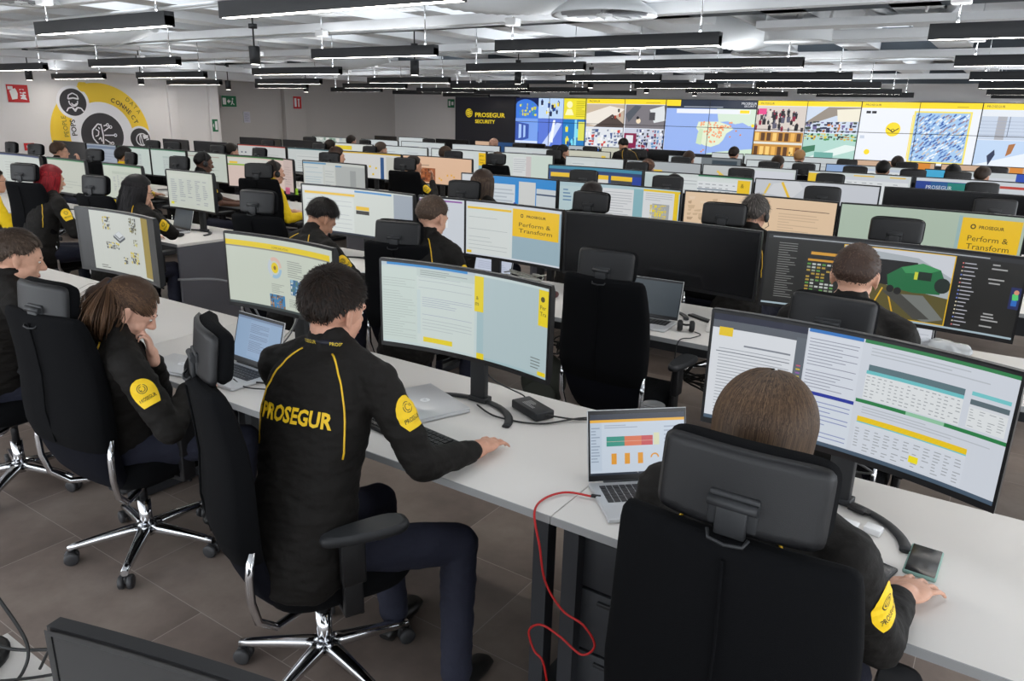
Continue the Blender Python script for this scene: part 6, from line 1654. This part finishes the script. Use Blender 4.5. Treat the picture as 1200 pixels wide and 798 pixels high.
def person(label, loc, yaw, neck=(0, .04, 1.12), lean=None, head=(0, 0, 0), head_off=(0, .035, .115), pelvis=(0, -.06, .575), sh_drop=.075, sh_w=.19,
           hands=None, jacket=None, jcol='dark', skin_c=(196, 150, 126), hair='short', hair_c=((36, 26, 20), (66, 50, 40)), vox=.008, legs=True, seed=1,
           female=False, glasses=False, headset=False, lettering=False, patch=True, piping=True, sleeves='long', hair_kw=None, lanyard=False, knees=None, feet=None, beard=False, standing=False, group=None, name='person', headscale=1.0, hair_fn=None, eyes=True):
    root = empty(name, (loc[0], loc[1], 0), yaw, label, 'person', group)
    nk = Vector(neck); pv = Vector(pelvis)
    Sk = skin(skin_c)
    hd = nk + Vector(head_off)
    Hm = Matrix.Translation(hd) @ Matrix.Rotation(head[0], 4, 'Z') @ Matrix.Rotation(head[1], 4, 'X') @ Matrix.Rotation(head[2], 4, 'Y') @ Matrix.Scale(headscale, 4)
    spine = (nk - pv).normalized()
    rt = Vector((1, 0, 0))
    chest = pv.lerp(nk, .66) + Vector((0, .0, 0)); waist = pv.lerp(nk, .33) + Vector((0, -.015, 0))
    fwd = spine.cross(rt)
    TR = Matrix((rt, fwd, spine)).transposed()
    shl = {s_: nk - spine * sh_drop + rt * s_ * sh_w + Vector((0, .0, 0)) for s_ in (-1, 1)}
    hands = hands or {}
    arms = {}
    for s_ in (-1, 1):
        hspec = hands.get('R' if s_ == 1 else 'L', {})
        wr = Vector(hspec.get('wrist', (s_ * .17, .36, .765)))
        hint = hspec.get('hint', (s_ * .6, -.5, -.9))
        el, wr2 = ik(shl[s_], wr, .285, .265, hint)
        fw = hspec.get('fwd', (-s_ * .15, 1, 0)); up = hspec.get('up', (0, 0, 1))
        arms[s_] = (el, wr2, fw, up, hspec.get('pose', 'typing'))
    # ---- skin body
    mb = MB()
    head_shapes(mb, Hm, female)
    mb.cap(Hm @ Vector((0, -.02, -.05)), nk - spine * .03, .052 if not female else .045, .060 if not female else .05)
    mb.ell(chest, (.125, .080, .16), TR); mb.cap(waist, pv, .10); mb.ell(pv, (.14, .11, .10))
    mb.cap(shl[-1], shl[1], .042)
    for s_ in (-1, 1):
        el, wr, fw, up, po = arms[s_]
        mb.cap(shl[s_], el, .042, .034); mb.cap(el, wr, .034, .0245)
        add_hand(mb, wr, fw, up, s_, po, 1.04 if not female else .9)
    hips = {s_: pv + Vector((s_ * .085, .01, -.02)) for s_ in (-1, 1)}
    kn, an = {}, {}
    if legs:
        for s_ in (-1, 1):
            a = Vector((feet or {}).get(s_, (s_ * .13, .36, .085)))
            k_, a2 = ik(hips[s_], a, .43, .43, (knees or {}).get(s_, (s_ * .15, .8, 1.2)))
            kn[s_], an[s_] = k_, a2
            mb.cap(hips[s_], k_, .068, .050); mb.cap(k_, a2, .048, .034)
            mb.cap(a2 + Vector((0, -.02, -.035)), a2 + Vector((s_ * .02, .13, -.055)), .032, .026)
    body = link('body', remesh(mb, vox * .82 if vox < .0055 else vox, 3), root)
    body.name = 'body'; body.data.materials.append(Sk)
    # ---- jacket
    jm = JACKET if jcol == 'dark' else JACKET_Y
    mb = MB()
    rings = []
    prof = [(-.30, .08, .07), (-.26, .135, .115), (-.18, .170, .138), (-.08, .176, .142), (.05, .174, .138), (.2, .166, .128), (.35, .163, .120), (.5, .170, .118), (.62, .178, .118), (.74, .184, .114), (.84, .178, .106), (.92, .15, .092), (.98, .10, .075), (1.01, .06, .05)]
    for t, rx, ry in prof:
        rx *= sh_w / .19
        c = pv.lerp(nk, t) - fwd * (.020 * math.sin(PI * max(0, t)))
        rings.append([c + rt * (rx * math.copysign(abs(math.cos(q)) ** .8, math.cos(q))) + fwd * (ry * math.copysign(abs(math.sin(q)) ** .8, math.sin(q))) for q in [2 * PI * w / 40 for w in range(40)]])
    mb.loft(rings)
    mb.cap(shl[-1], shl[1], .060)
    for s_ in (-1, 1):
        mb.cap(nk + spine * .005 + rt * s_ * .025, shl[s_] + spine * .0, .052, .062)
        el, wr, fw, up, po = arms[s_]
        if sleeves == 'long':
            mb.cap(shl[s_], el, .065, .054); d_ = (wr - el).normalized(); mb.cap(el, wr - d_ * .06, .054, .041); mb.cap(wr - d_ * .075, wr - d_ * .040, .042, .040)
        else: mb.cap(shl[s_], shl[s_].lerp(el, .75), .066, .060)
    # standing collar
    col = MB(); ax = (Hm @ Vector((0, -.02, -.06)) - nk).normalized()
    mb.cap(nk - spine * .03, nk + ax * .028, .075, .066)
    jk = link('jacket', remesh(mb, max(vox, .006), 5, (.0062, 15), seed), root); jk.name = 'jacket'; jk.data.materials.append(jm)
    bvh = BVHTree.FromPolygons([v.co.copy() for v in jk.data.vertices], [tuple(p.vertices) for p in jk.data.polygons])
    if piping and jcol == 'dark':
        for s_ in (-1, 1):
            a = nk + rt * s_ * .055 - fwd * .075 + spine * .01; e_ = nk + rt * s_ * .172 - spine * .31 - fwd * .09; mid = nk + rt * s_ * .168 - spine * .12 - fwd * .13
            pts = [(1 - t) ** 2 * a + 2 * t * (1 - t) * mid + t * t * e_ for t in [i / 16 for i in range(17)]]
            ribbon_on(bvh, pts, .0032, 'piping', PIPE, jk)
    if patch:
        for s_ in ((-1, 1) if vox < .007 else (1,)):
            el = arms[s_][0]; mid = shl[s_].lerp(el, .42); ax_ = (el - shl[s_]).normalized()
            out = (rt * s_ * 1.0 - fwd * .12); out = (out - ax_ * out.dot(ax_)).normalized()
            ux = ax_.cross(out) * -1
            project_page(bvh, patch_page(), mid + out * .07, ux, -ax_, -out, 'arm_patch', jk, W=.085, H=.105)
    if lettering:
        pg = Page(.30, .06, (0, 0, 0)); pg.items.clear(); pg.lay = 0
        pg.text('PROSEGUR', 0, 1, 1.0, rgb(236, 192, 24), .035, width=1.0)
        o_ = pv.lerp(nk, .66) - fwd * .15 - rt * .004
        project_page(bvh, pg, o_, rt, spine, fwd, 'back_lettering', jk, W=.25, H=.05, lift=.003)
    if lanyard:
        pts = [nk + spine * .03 + Vector((.066 * math.sin(a), -.066 * math.cos(a), .0)) for a in [-2.1 + 4.2 * i / 20 for i in range(21)]]
        mb = MB(); mb.tube([p + Vector((0, 0, .012 - .02 * (1 - math.cos(a)))) for p, a in zip(pts, [-2.1 + 4.2 * i / 20 for i in range(21)])], .009, n=6, flat=1.0); ln = mb.build('lanyard', COLLAR_T, root)
        pg = Page(.1, .02, (0, 0, 0)); pg.items.clear(); pg.text('PROSEGUR', 0, 1, 1.0, rgb(226, 196, 60), .01, width=1.0)
        for a0 in (-.9, .55):
            def sf(u, v, off, a0=a0):
                a = a0 + u * .9; p = nk + spine * .03 + Vector((.0775 * math.sin(a), -.0775 * math.cos(a), .012 - .02 * (1 - math.cos(a)))); return p + Vector((0, 0, .006 - .011 * v)) + Vector((math.sin(a), -math.cos(a), 0)) * off
            link('lanyard_lettering', pg.mesh('lanyard_lettering', sf, strips=1, mat_=M_PAINT), ln)
    # ---- trousers and shoes
    if legs:
        mb = MB(); mb.ell(pv + Vector((0, 0, -.02)), (.165, .13, .10))
        for s_ in (-1, 1):
            mb.cap(hips[s_], kn[s_], .088, .066); mb.cap(kn[s_], an[s_] + Vector((0, 0, .02)), .064, .052)
        tr = link('trousers', remesh(mb, max(vox, .008), 5, (.005, 11), seed + 3), root); tr.data.materials.append(TROUSER)
        for s_ in (-1, 1):
            mb = MB(); a = an[s_]
            rr = []
            for t_, hw, z0, z1 in ((0, .02, .03, .05), (.03, .034, .0, .075), (.12, .040, .0, .085), (.2, .046, .0, .06), (.26, .038, .0, .04), (.285, .015, .004, .02)):
                cx_ = a.x + s_ * .02 * t_ / .28; y_ = a.y - .075 + t_
                rr.append([Vector((cx_ + hw * math.cos(q), y_, (z0 + z1) / 2 + (z1 - z0) / 2 * math.sin(q))) for q in [2 * PI * w / 14 for w in range(14)]])
            mb.loft(rr); mb.build('shoe', SHOE, root)
    # ---- face details
    if eyes and vox <= .0082:
        for s_ in (-1, 1):
            mb = MB(); mb.ell(Hm @ Vector((s_ * .031, .0775, .003)), (.0125, .0110, .0062), Hm.to_3x3().normalized(), 14, 10); ey = mb.build('eye', EYEW, root)
            mb = MB(); mb.ell(Hm @ Vector((s_ * .031, .0868, .001)), (.0052, .0022, .0052), Hm.to_3x3().normalized(), 12, 8); mb.build('iris', IRIS, ey)
            mb = MB(); mb.tube([Hm @ Vector(q) for q in ((s_ * .014, .0945, .024), (s_ * .030, .0935, .028), (s_ * .048, .080, .023))], [.0030, .0036, .002], n=6); mb.build('eyebrow', BROW, root)
        mb = MB(); mb.ell(Hm @ Vector((0, .0925, -.065)), (.022, .008, .0065), Hm.to_3x3().normalized(), 16, 8); mb.build('lips', LIPS, root)
    if beard:
        mb = MB()
        R3 = Hm.to_3x3().normalized()
        mb.ell(Hm @ Vector((0, .032, -.058)), (.0595, .0625, .058), R3, 24, 14); mb.ell(Hm @ Vector((0, .055, -.09)), (.032, .032, .027), R3)
        mb.v = [v for v in mb.v]; o = mb.build('beard', mat('stubble', rgb(110, 84, 68), .8), root)
    # ---- hair
    hm = hair_material('hair_%d_%d_%d' % hair_c[0], *hair_c)
    kw = dict(seed=seed, n=2600 if vox < .007 else 700 if vox < .009 else 0)
    kw.update(hair_kw or {})
    if kw['n'] == 0: kw['locks'] = False
    if hair_fn: hair_fn(Hm, hm, root, seed)
    elif hair == 'short': hair_short(Hm, hm, root, **kw)
    elif hair == 'long':
        def paths(r_):
            u = r_.choice((-1, 1)) * r_.uniform(1.05, PI); v = r_.uniform(-.1, 1.4)
            p = scalp_point(Hm, u, v, .012); P = [tuple(p)]
            L = r_.uniform(.18, .30)
            q = scalp_point(Hm, u, 0.0, .018)
            P.append(((p.x + q.x) / 2 * 1.05, (p.y + q.y) / 2 * 1.05, (p.z + q.z) / 2 + .01)); P.append(tuple(q))
            for i in range(1, 5): P.append((q.x * (1.02 - .05 * i) + r_.gauss(0, .003), q.y - .006 * i + r_.gauss(0, .003), q.z - L * i / 4))
            return P
        hair_long(Hm, hm, root, paths, seed, dict(n=0, locks=False, thick=.012, bulk=.008, low=-.5), n=hair_kw.get('n', 900) if hair_kw else 900, width=.0024 if vox > .006 else .0016)
        mb = MB(); mb.ell(Hm @ Vector((0, -.05, -.08)), (.082, .06, .14), Hm.to_3x3().normalized(), 20, 14); mb.build('hair_mass', hm, root)
    if glasses:
        mb = MB(); R3 = Hm.to_3x3().normalized()
        for s_ in (-1, 1):
            c = Vector((s_ * .033, .103, .0)); mb.tube([Hm @ (c + Vector((.024 * math.cos(a), -.004 * abs(math.cos(a)), .017 * math.sin(a)))) for a in [2 * PI * i / 18 for i in range(19)]], .0014, n=6)
            mb.tube([Hm @ Vector((s_ * .057, .10, .005)), Hm @ Vector((s_ * .078, .06, .006)), Hm @ Vector((s_ * .084, -.005, .008))], .0014, n=6)
        mb.tube([Hm @ Vector((-.01, .105, .004)), Hm @ Vector((.01, .105, .004))], .0014, n=6); mb.build('glasses', M['plastic_black'], root)
    if headset:
        mb = MB(); mb.tube([Hm @ Vector((.098 * math.sin(a), -.005, .018 + .118 * math.cos(a))) for a in [-1.6 + 3.2 * i / 20 for i in range(21)]], .006, n=8); hs = mb.build('headset_band', M['plastic_black'], root)
        for s_ in (-1, 1):
            mb = MB(); mb.ell(Hm @ Vector((s_ * .095, -.004, -.004)), (.014, .030, .034), Hm.to_3x3().normalized()); mb.build('ear_cushion', M['plastic_black'], hs)
        mb = MB(); mb.tube([Hm @ Vector(q) for q in ((.1, .0, -.01), (.095, .06, -.05), (.05, .11, -.066))], .0025, n=6); mb.build('microphone', M['plastic_black'], hs)
    return root

def L_(loc, yaw, p):      # world point in a person's frame
    dx, dy = p[0] - loc[0], p[1] - loc[1]
    c, s_ = math.cos(-yaw), math.sin(-yaw)
    return (dx * c - dy * s_, dx * s_ + dy * c, p[2])

DK, BRN = ((30, 22, 18), (58, 44, 34)), ((50, 36, 26), (96, 72, 54))
# --- the man with the lettered jacket
loc, yw = (-1.66, 1.40), D(12)
person('man in dark jacket lettered across the back, hand resting on the front desk', loc, yw, neck=L_(loc, yw, (-1.675, 1.52, 1.145)), head=(D(-14), D(-10), D(2)), head_off=(0, .03, .112),
       pelvis=L_(loc, yw, (-1.635, 1.34, .58)), sh_w=.182, hands={'R': dict(wrist=L_(loc, yw, (-1.33, 1.83, .785)), fwd=(.15, .95, -.02), up=(0, .1, 1), pose='mouse', hint=(.5, -.5, -1)), 'L': dict(wrist=L_(loc, yw, (-1.93, 1.86, .78)), pose='typing')},
       skin_c=(204, 152, 128), hair_c=((20, 14, 10), (46, 33, 25)), vox=.0048, seed=4, lettering=True, lanyard=True, hair_kw=dict(n=6500, length=.019, thick=.011, bulk=.014),
       feet={1: L_(loc, yw, (-1.24, 1.60, .085)), -1: L_(loc, yw, (-1.62, 1.72, .085))})
# --- bowl-haired person in the right foreground
def bowl(Hm, m, root, seed):
    def paths(r_):
        u = r_.uniform(-PI, PI)
        if abs(u) < .35: return None
        v = r_.uniform(.0, 1.5); p = scalp_point(Hm, u, v, .018); P = [tuple(p)]
        n = 5
        bot = -.055 if abs(u) > 1.0 else .02
        for i in range(1, n + 1):
            vv = v * (1 - i / n); q = scalp_point(Hm, u + r_.gauss(0, .015), vv, .020 + .005 * (1 - vv / 1.5)); P.append(tuple(q))
        q = Vector(P[-1])
        for i in range(1, 4): P.append((q.x * (1 - .02 * i), q.y * (1 - .01 * i), q.z + (bot - q.z) * i / 3 + r_.gauss(0, .004)))
        return P
    hair_long(Hm, m, root, paths, seed, dict(n=0, locks=False, thick=.009, bulk=.004, low=-.45, front=.3), n=4200, width=.0014)
    mb = MB(); mb.ell(Vector((0, -.03, -.01)), (.088, .082, .06), None, 28, 16); mb.xf(Hm); mb.build('hair_mass', m, root)
loc, yw = (-.33, 1.44), D(-6)
person('person with brown bowl-cut hair seated in the right foreground, seen from behind', loc, yw, neck=L_(loc, yw, (-.345, 1.44, 1.125)), head=(D(4), D(-10), 0), head_off=(0, .03, .112), pelvis=L_(loc, yw, (-.33, 1.38, .57)), sh_w=.195,
       hands={'R': dict(wrist=L_(loc, yw, (-.055, 1.80, .775)), fwd=(.28, .95, -.02), pose='mouse', hint=(.25, -.8, -.7)), 'L': dict(wrist=L_(loc, yw, (-.50, 1.83, .775)))},
       skin_c=(206, 158, 134), hair_c=((54, 40, 30), (104, 82, 62)), vox=.005, seed=7, hair_fn=bowl)
# --- ponytailed woman
def pony(Hm, m, root, seed):
    tie = Vector((0, -.108, .060))
    inv = Hm.to_3x3().inverted(); down = (inv @ Vector((0, 0, -1))).normalized(); back = Vector((0, -1, 0)); back = (back - down * back.dot(down)).normalized()
    def paths(r_):
        if r_.random() < .5:        # combed back over the skull
            u = r_.uniform(-2.2, 2.2); v0 = r_.uniform(-.15, .9) if abs(u) > .5 else r_.uniform(.45, .9)
            p = scalp_point(Hm, u, v0, .006); c = Vector((0, -.01, .028)); a = p - c; b = tie - c; P = []
            for i in range(7):
                t = i / 6; d_ = (a.lerp(b, t)); q = c + d_.normalized() * (a.length * (1 - t) + b.length * t) 
                e = d_.normalized(); rr_ = 1 / math.sqrt((e.x / .0835) ** 2 + (e.y / .104) ** 2 + (e.z / .097) ** 2); P.append(tuple(c + e * rr_))
            return P
        L = r_.uniform(.20, .31); ox, oy = r_.gauss(0, .026), r_.gauss(0, .02); ph = r_.uniform(0, 6)
        P = [tuple(tie)]
        for i in range(1, 9):
            t = i / 8; w = math.sin(PI * min(t * 1.3, 1)) * 1.3 + .3
            q = tie + back * (.05 * math.sin(min(1.0, t * 1.6) * PI / 2)) + down * (L * t) + Vector((ox * w * 1.2 + .005 * math.sin(ph + 9 * t), 0, 0)) + back * (oy * w)
            P.append(tuple(q))
        return P
    hair_long(Hm, m, root, paths, seed, dict(n=0, locks=False, thick=.004, bulk=.003, low=-.3, front=.62), n=3800, width=.0012)
    mb = MB(); mb.cap(tie, tie + back * .04 + down * .05, .016, .040); mb.cap(tie + back * .04 + down * .05, tie + back * .045 + down * .19, .042, .022); mb.xf(Hm); mb.build('ponytail_core', m, root)
    mb = MB(); mb.xf(Matrix.Identity(4)); mb.lathe([(.013, -.007), (.019, 0), (.013, .007)], (0, 0, 0), 16, Matrix.Rotation(1.2, 3, 'X')); mb.xf(Hm @ Matrix.Translation(tie)); mb.build('hair_tie', COLLAR_T, root)
loc, yw = (-2.78, 1.44), D(-18)
person('woman with a brown ponytail bowing her head, hand at her mouth', loc, yw, neck=L_(loc, yw, (-2.73, 1.42, 1.02)), head=(D(-6), D(-34), D(6)), head_off=(0, .055, .095), pelvis=L_(loc, yw, (-2.82, 1.44, .57)), sh_w=.175,
       hands={'R': dict(wrist=L_(loc, yw, (-2.60, 1.62, .785)), fwd=(-.5, .85, 0), pose='typing', hint=(.9, -.2, -.8)), 'L': dict(wrist=L_(loc, yw, (-2.635, 1.50, .93)), fwd=(-.1, -.1, 1), up=(.25, 1, .2), pose='fist', hint=(-.5, .3, -1))},
       skin_c=(214, 166, 144), hair_c=((52, 36, 26), (108, 80, 58)), vox=.005, seed=9, female=True, hair_fn=pony)
# --- bearded man at the left edge
loc, yw = (-3.86, 1.42), D(-10)
person('man with trimmed beard and short brown hair at the left picture edge', loc, yw, neck=L_(loc, yw, (-3.66, 1.46, 1.08)), head=(D(-8), D(-16), 0), head_off=(0, .05, .105), pelvis=L_(loc, yw, (-3.88, 1.42, .57)),
       hands={'R': dict(wrist=L_(loc, yw, (-3.78, 1.88, .78)), fwd=(-.3, 1, 0), pose='typing'), 'L': dict(wrist=L_(loc, yw, (-4.05, 1.85, .78)))},
       skin_c=(206, 158, 134), hair_c=((58, 46, 38), (104, 88, 76)), vox=.0058, seed=12, beard=False, hair_kw=dict(length=.016, thick=.007, bulk=.005))

# --- second row
def P_(label, x, k, z, dy=-.25, yaw=-8, **kw):
    """x, z: head centre; seated at row k"""
    y = row_front(k) + dy
    rot = D(yaw); loc = (x + kw.pop('dx', 0), y - .12)
    ho = Vector(kw.pop('head_off', (0, .04, .11)))
    R_ = Matrix.Rotation(rot, 3, 'Z')
    hw = R_ @ ho
    nk = L_(loc, rot, (x - hw.x, y - hw.y, z - hw.z))
    kw.setdefault('vox', .008)
    return person(label, loc, rot, neck=nk, head_off=tuple(ho), pelvis=(0, -.06, .57), **kw)
SK1, SK2, SK3 = (204, 156, 132), (190, 140, 112), (92, 62, 48)
P_('man with short brown hair in the second row, yellow piping on his shoulder', -2.80, 1, 1.265, yaw=2, dx=-.04, skin_c=SK1, hair_c=((66, 52, 42), (108, 88, 74)), head=(D(-4), D(-18), 0), seed=21, vox=.007, hair_kw=dict(n=1800, length=.014, thick=.006, bulk=.005), hands={'L': dict(wrist=(-.35, .38, .775))})
P_('crew-cut man before the truck picture, seen from behind', -.455, 1, 1.29, dy=-.56, yaw=0, skin_c=SK1, hair_c=((54, 40, 34), (92, 72, 60)), head=(0, D(-12), 0), seed=22, vox=.007, hair_kw=dict(n=1800, length=.010, thick=.005, bulk=.004))
P_('dark-haired man bowing his head deeply over the desk, second row', -3.74, 1, 1.17, yaw=-4, dx=-.1, skin_c=SK2, hair_c=((16, 14, 13), (44, 38, 36)), head=(D(-6), D(-38), 0), head_off=(0, .08, .09), seed=23, vox=.007, hair_kw=dict(n=1800, length=.03, thick=.012, bulk=.012), hands={'R': dict(wrist=(.30, .45, .775))})
def redhair(r_): pass
P_('woman with long red hair, dark jacket with yellow arm patch', -7.22, 1, 1.19, yaw=0, skin_c=SK1, hair='long', hair_c=((96, 14, 22), (170, 34, 44)), head=(D(-4), D(-10), 0), seed=24, female=True, hair_kw=dict(n=1000))
P_('person in yellow jacket with glasses at the left picture edge', -8.36, 1, 1.10, yaw=-12, skin_c=SK1, jcol='yellow', glasses=True, hair_c=DK, seed=25, patch=False, piping=False)
P_('black-haired woman resting her chin on her hand', -5.84, 1, 1.19, yaw=6, dx=-.16, skin_c=(214, 168, 142), hair='long', hair_c=((12, 11, 12), (36, 32, 34)), head=(D(-22), D(-12), 0), seed=26, female=True, glasses=True, hair_kw=dict(n=1000), hands={'R': dict(wrist=(.10, .26, 1.02), fwd=(-.1, -.1, 1), up=(.3, 1, 0), pose='fist', hint=(.4, .8, -1)), 'L': dict(wrist=(-.1, .36, .775))})
# --- third row
P_('dark-skinned man in short sleeves writing at the desk', -7.80, 2, 1.235, yaw=-14, skin_c=SK3, sleeves='short', hair_c=((14, 12, 11), (28, 24, 22)), head=(D(-4), D(-10), 0), headset=True, seed=31, hair_kw=dict(n=500, length=.006, thick=.004, bulk=.003), hands={'R': dict(wrist=(.24, .42, .775)), 'L': dict(wrist=(-.02, .46, .775))})
P_('man in yellow jacket wearing a black headset', -6.58, 2, 1.20, yaw=-16, skin_c=SK1, jcol='yellow', headset=True, hair_c=((40, 34, 30), (78, 70, 64)), seed=32, patch=False, piping=False, hair_kw=dict(n=700, length=.01, thick=.005, bulk=.004))
P_('dark-haired man with glasses and yellow collar, third row left', -9.42, 2, 1.22, yaw=-14, skin_c=SK2, glasses=True, jcol='yellow', hair_c=((22, 18, 16), (52, 44, 40)), seed=33, patch=False, piping=False, hair_kw=dict(n=800, length=.025, thick=.011, bulk=.01))
P_('brown-haired man raising his hand to his mouth, under the wall graphic', -11.03, 2, 1.21, yaw=-16, skin_c=SK1, glasses=True, hair_c=((58, 42, 32), (98, 76, 60)), seed=34, hands={'R': dict(wrist=(.14, .30, 1.08), fwd=(0, 0, 1), up=(.3, 1, 0), pose='fist', hint=(.6, .4, -1))}, hair_kw=dict(n=800, length=.03, thick=.013, bulk=.012))
P_('grey-haired person with headset before the peach-coloured screen', -1.50, 2, 1.22, yaw=-2, skin_c=SK1, headset=True, hair_c=((44, 40, 38), (140, 132, 126)), head=(D(-6), D(-14), 0), seed=35, hair_kw=dict(n=1500, length=.04, thick=.016, bulk=.012, low=-.7))
P_('balding dark-haired man with glasses beside the blue desktop screen', -2.78, 2, 1.25, yaw=-12, skin_c=SK2, glasses=True, hair_c=((34, 28, 26), (66, 58, 54)), seed=36, hair_kw=dict(n=700, length=.008, thick=.004, bulk=.001))
P_('long-haired woman between headrest and blue desktop screen', -3.84, 2, 1.27, yaw=-6, skin_c=SK1, hair='long', hair_c=((52, 40, 34), (100, 82, 68)), female=True, seed=37, hair_kw=dict(n=900))
# --- fourth row
P_('dark-haired man in profile touching his chin before the salmon page', -6.32, 3, 1.21, yaw=-18, skin_c=SK2, hair_c=DK, seed=41, vox=.009, hands={'R': dict(wrist=(.12, .28, 1.05), fwd=(0, 0, 1), up=(.3, 1, 0), pose='fist', hint=(.6, .5, -1))})
P_('brown-haired man in profile left of the white page with blue divider', -7.68, 3, 1.25, yaw=-18, skin_c=SK1, hair_c=((46, 30, 22), (84, 60, 46)), seed=42, vox=.009, hair_kw=dict(length=.03, thick=.013, bulk=.014))
P_('person with black hair, fourth row right of centre', -2.88, 3, 1.20, yaw=-4, skin_c=SK2, hair_c=((14, 13, 13), (36, 34, 34)), seed=43, vox=.009)
P_('person with dark wavy hair behind a pale page, fourth row left', -9.93, 3, 1.20, yaw=-10, skin_c=SK1, hair_c=((30, 24, 20), (60, 50, 42)), seed=44, vox=.009, hair_kw=dict(length=.04, thick=.018, bulk=.012))
# --- far rows: one simpler figure copied with its parts
FAR = [  # k, x, z, yaw, hair colours, label
 (4, -7.38, 1.24, -10, BRN, 'brown-haired head left of the small yellow note panel'), (4, -6.40, 1.20, -6, BRN, 'long brown-haired head right of the small yellow note panel'), (4, -4.02, 1.22, 6, ((70, 46, 34), (110, 80, 62)), 'auburn-haired head beside a black headrest, fifth row centre'),
 (4, -9.89, 1.24, -10, DK, 'dark-haired head in front of the yellow banner screen'), (4, -8.72, 1.25, -12, ((70, 56, 46), (110, 94, 80)), 'light brown head next to the flat headrest, fifth row'),
 (5, -6.45, 1.27, -30, ((18, 15, 14), (40, 36, 34)), 'black-haired bearded man in dark jacket sitting turned to the right'), (5, -4.22, 1.27, 0, BRN, 'brown-haired head under the map, hair sideways'), (5, -2.90, 1.27, 0, BRN, 'brown-haired head over a headrest below the shop pictures'),
 (5, -1.53, 1.27, 0, ((12, 11, 11), (30, 28, 28)), 'black-haired head below the drone emblem slide'), (5, -.72, 1.27, 0, ((12, 11, 11), (30, 28, 28)), 'black-haired head left of the ear-showing person at right'), (5, -.42, 1.26, -20, ((44, 34, 28), (78, 64, 54)), 'dark-haired person at the right edge with a visible ear'), (5, -11.36, 1.25, -6, DK, 'dark-haired head far back before the grey wall'),
 (6, -9.20, 1.25, 0, ((190, 146, 124), (206, 160, 136)), 'bald head in front of the peach screen below the logo wall'), (6, -4.16, 1.30, 0, DK, 'dark head right below the map picture'), (6, -3.07, 1.30, 0, ((150, 110, 70), (190, 150, 104)), 'blond head above a black headrest, last row'), (6, -1.61, 1.27, 0, DK, 'small dark head right of the drone slide corner'),
]
far_proto = None
for k, x, z, yaw_, hc, lab in FAR:
    if far_proto is None:
        r = person(lab, (0, 0), 0, neck=(0, .04, 1.12), vox=.012, legs=False, patch=False, piping=False, skin_c=SK1, hair_c=hc, seed=50, eyes=False, hair_kw=dict(n=0, thick=.013, bulk=.01))
        far_proto = r
    else: r = copy_tree(far_proto)
    r.location = (x, row_front(k) - .33, z - 1.235); r.rotation_euler = (0, 0, D(yaw_)); tag(r, lab, 'person', 'people in the far rows')
    hm = hair_material('hair_%d_%d_%d' % hc[0], *hc)
    for c in r.children:
        if c.name.startswith('hair'):
            if c.data.users > 1 or True:
                c.data = c.data.copy(); c.data.materials.clear(); c.data.materials.append(hm)
# --- the standing man bending over a desk
loc = (-5.75, 12.35); yw = D(55)
person('dark-haired bearded man standing and bending down before the video wall', loc, yw, neck=(0, .22, 1.28), head=(0, D(-30), 0), head_off=(0, .06, .10), pelvis=(0, -.08, .93), vox=.01, skin_c=SK2, hair_c=((18, 15, 14), (40, 36, 34)), seed=60, eyes=False,
       hands={'R': dict(wrist=(.2, .42, .80)), 'L': dict(wrist=(-.2, .42, .80))}, feet={1: (.1, -.02, .085), -1: (-.1, .0, .085)}, knees={1: (0, 1, 0), -1: (0, 1, 0)}, hair_kw=dict(n=300, thick=.01, bulk=.01))
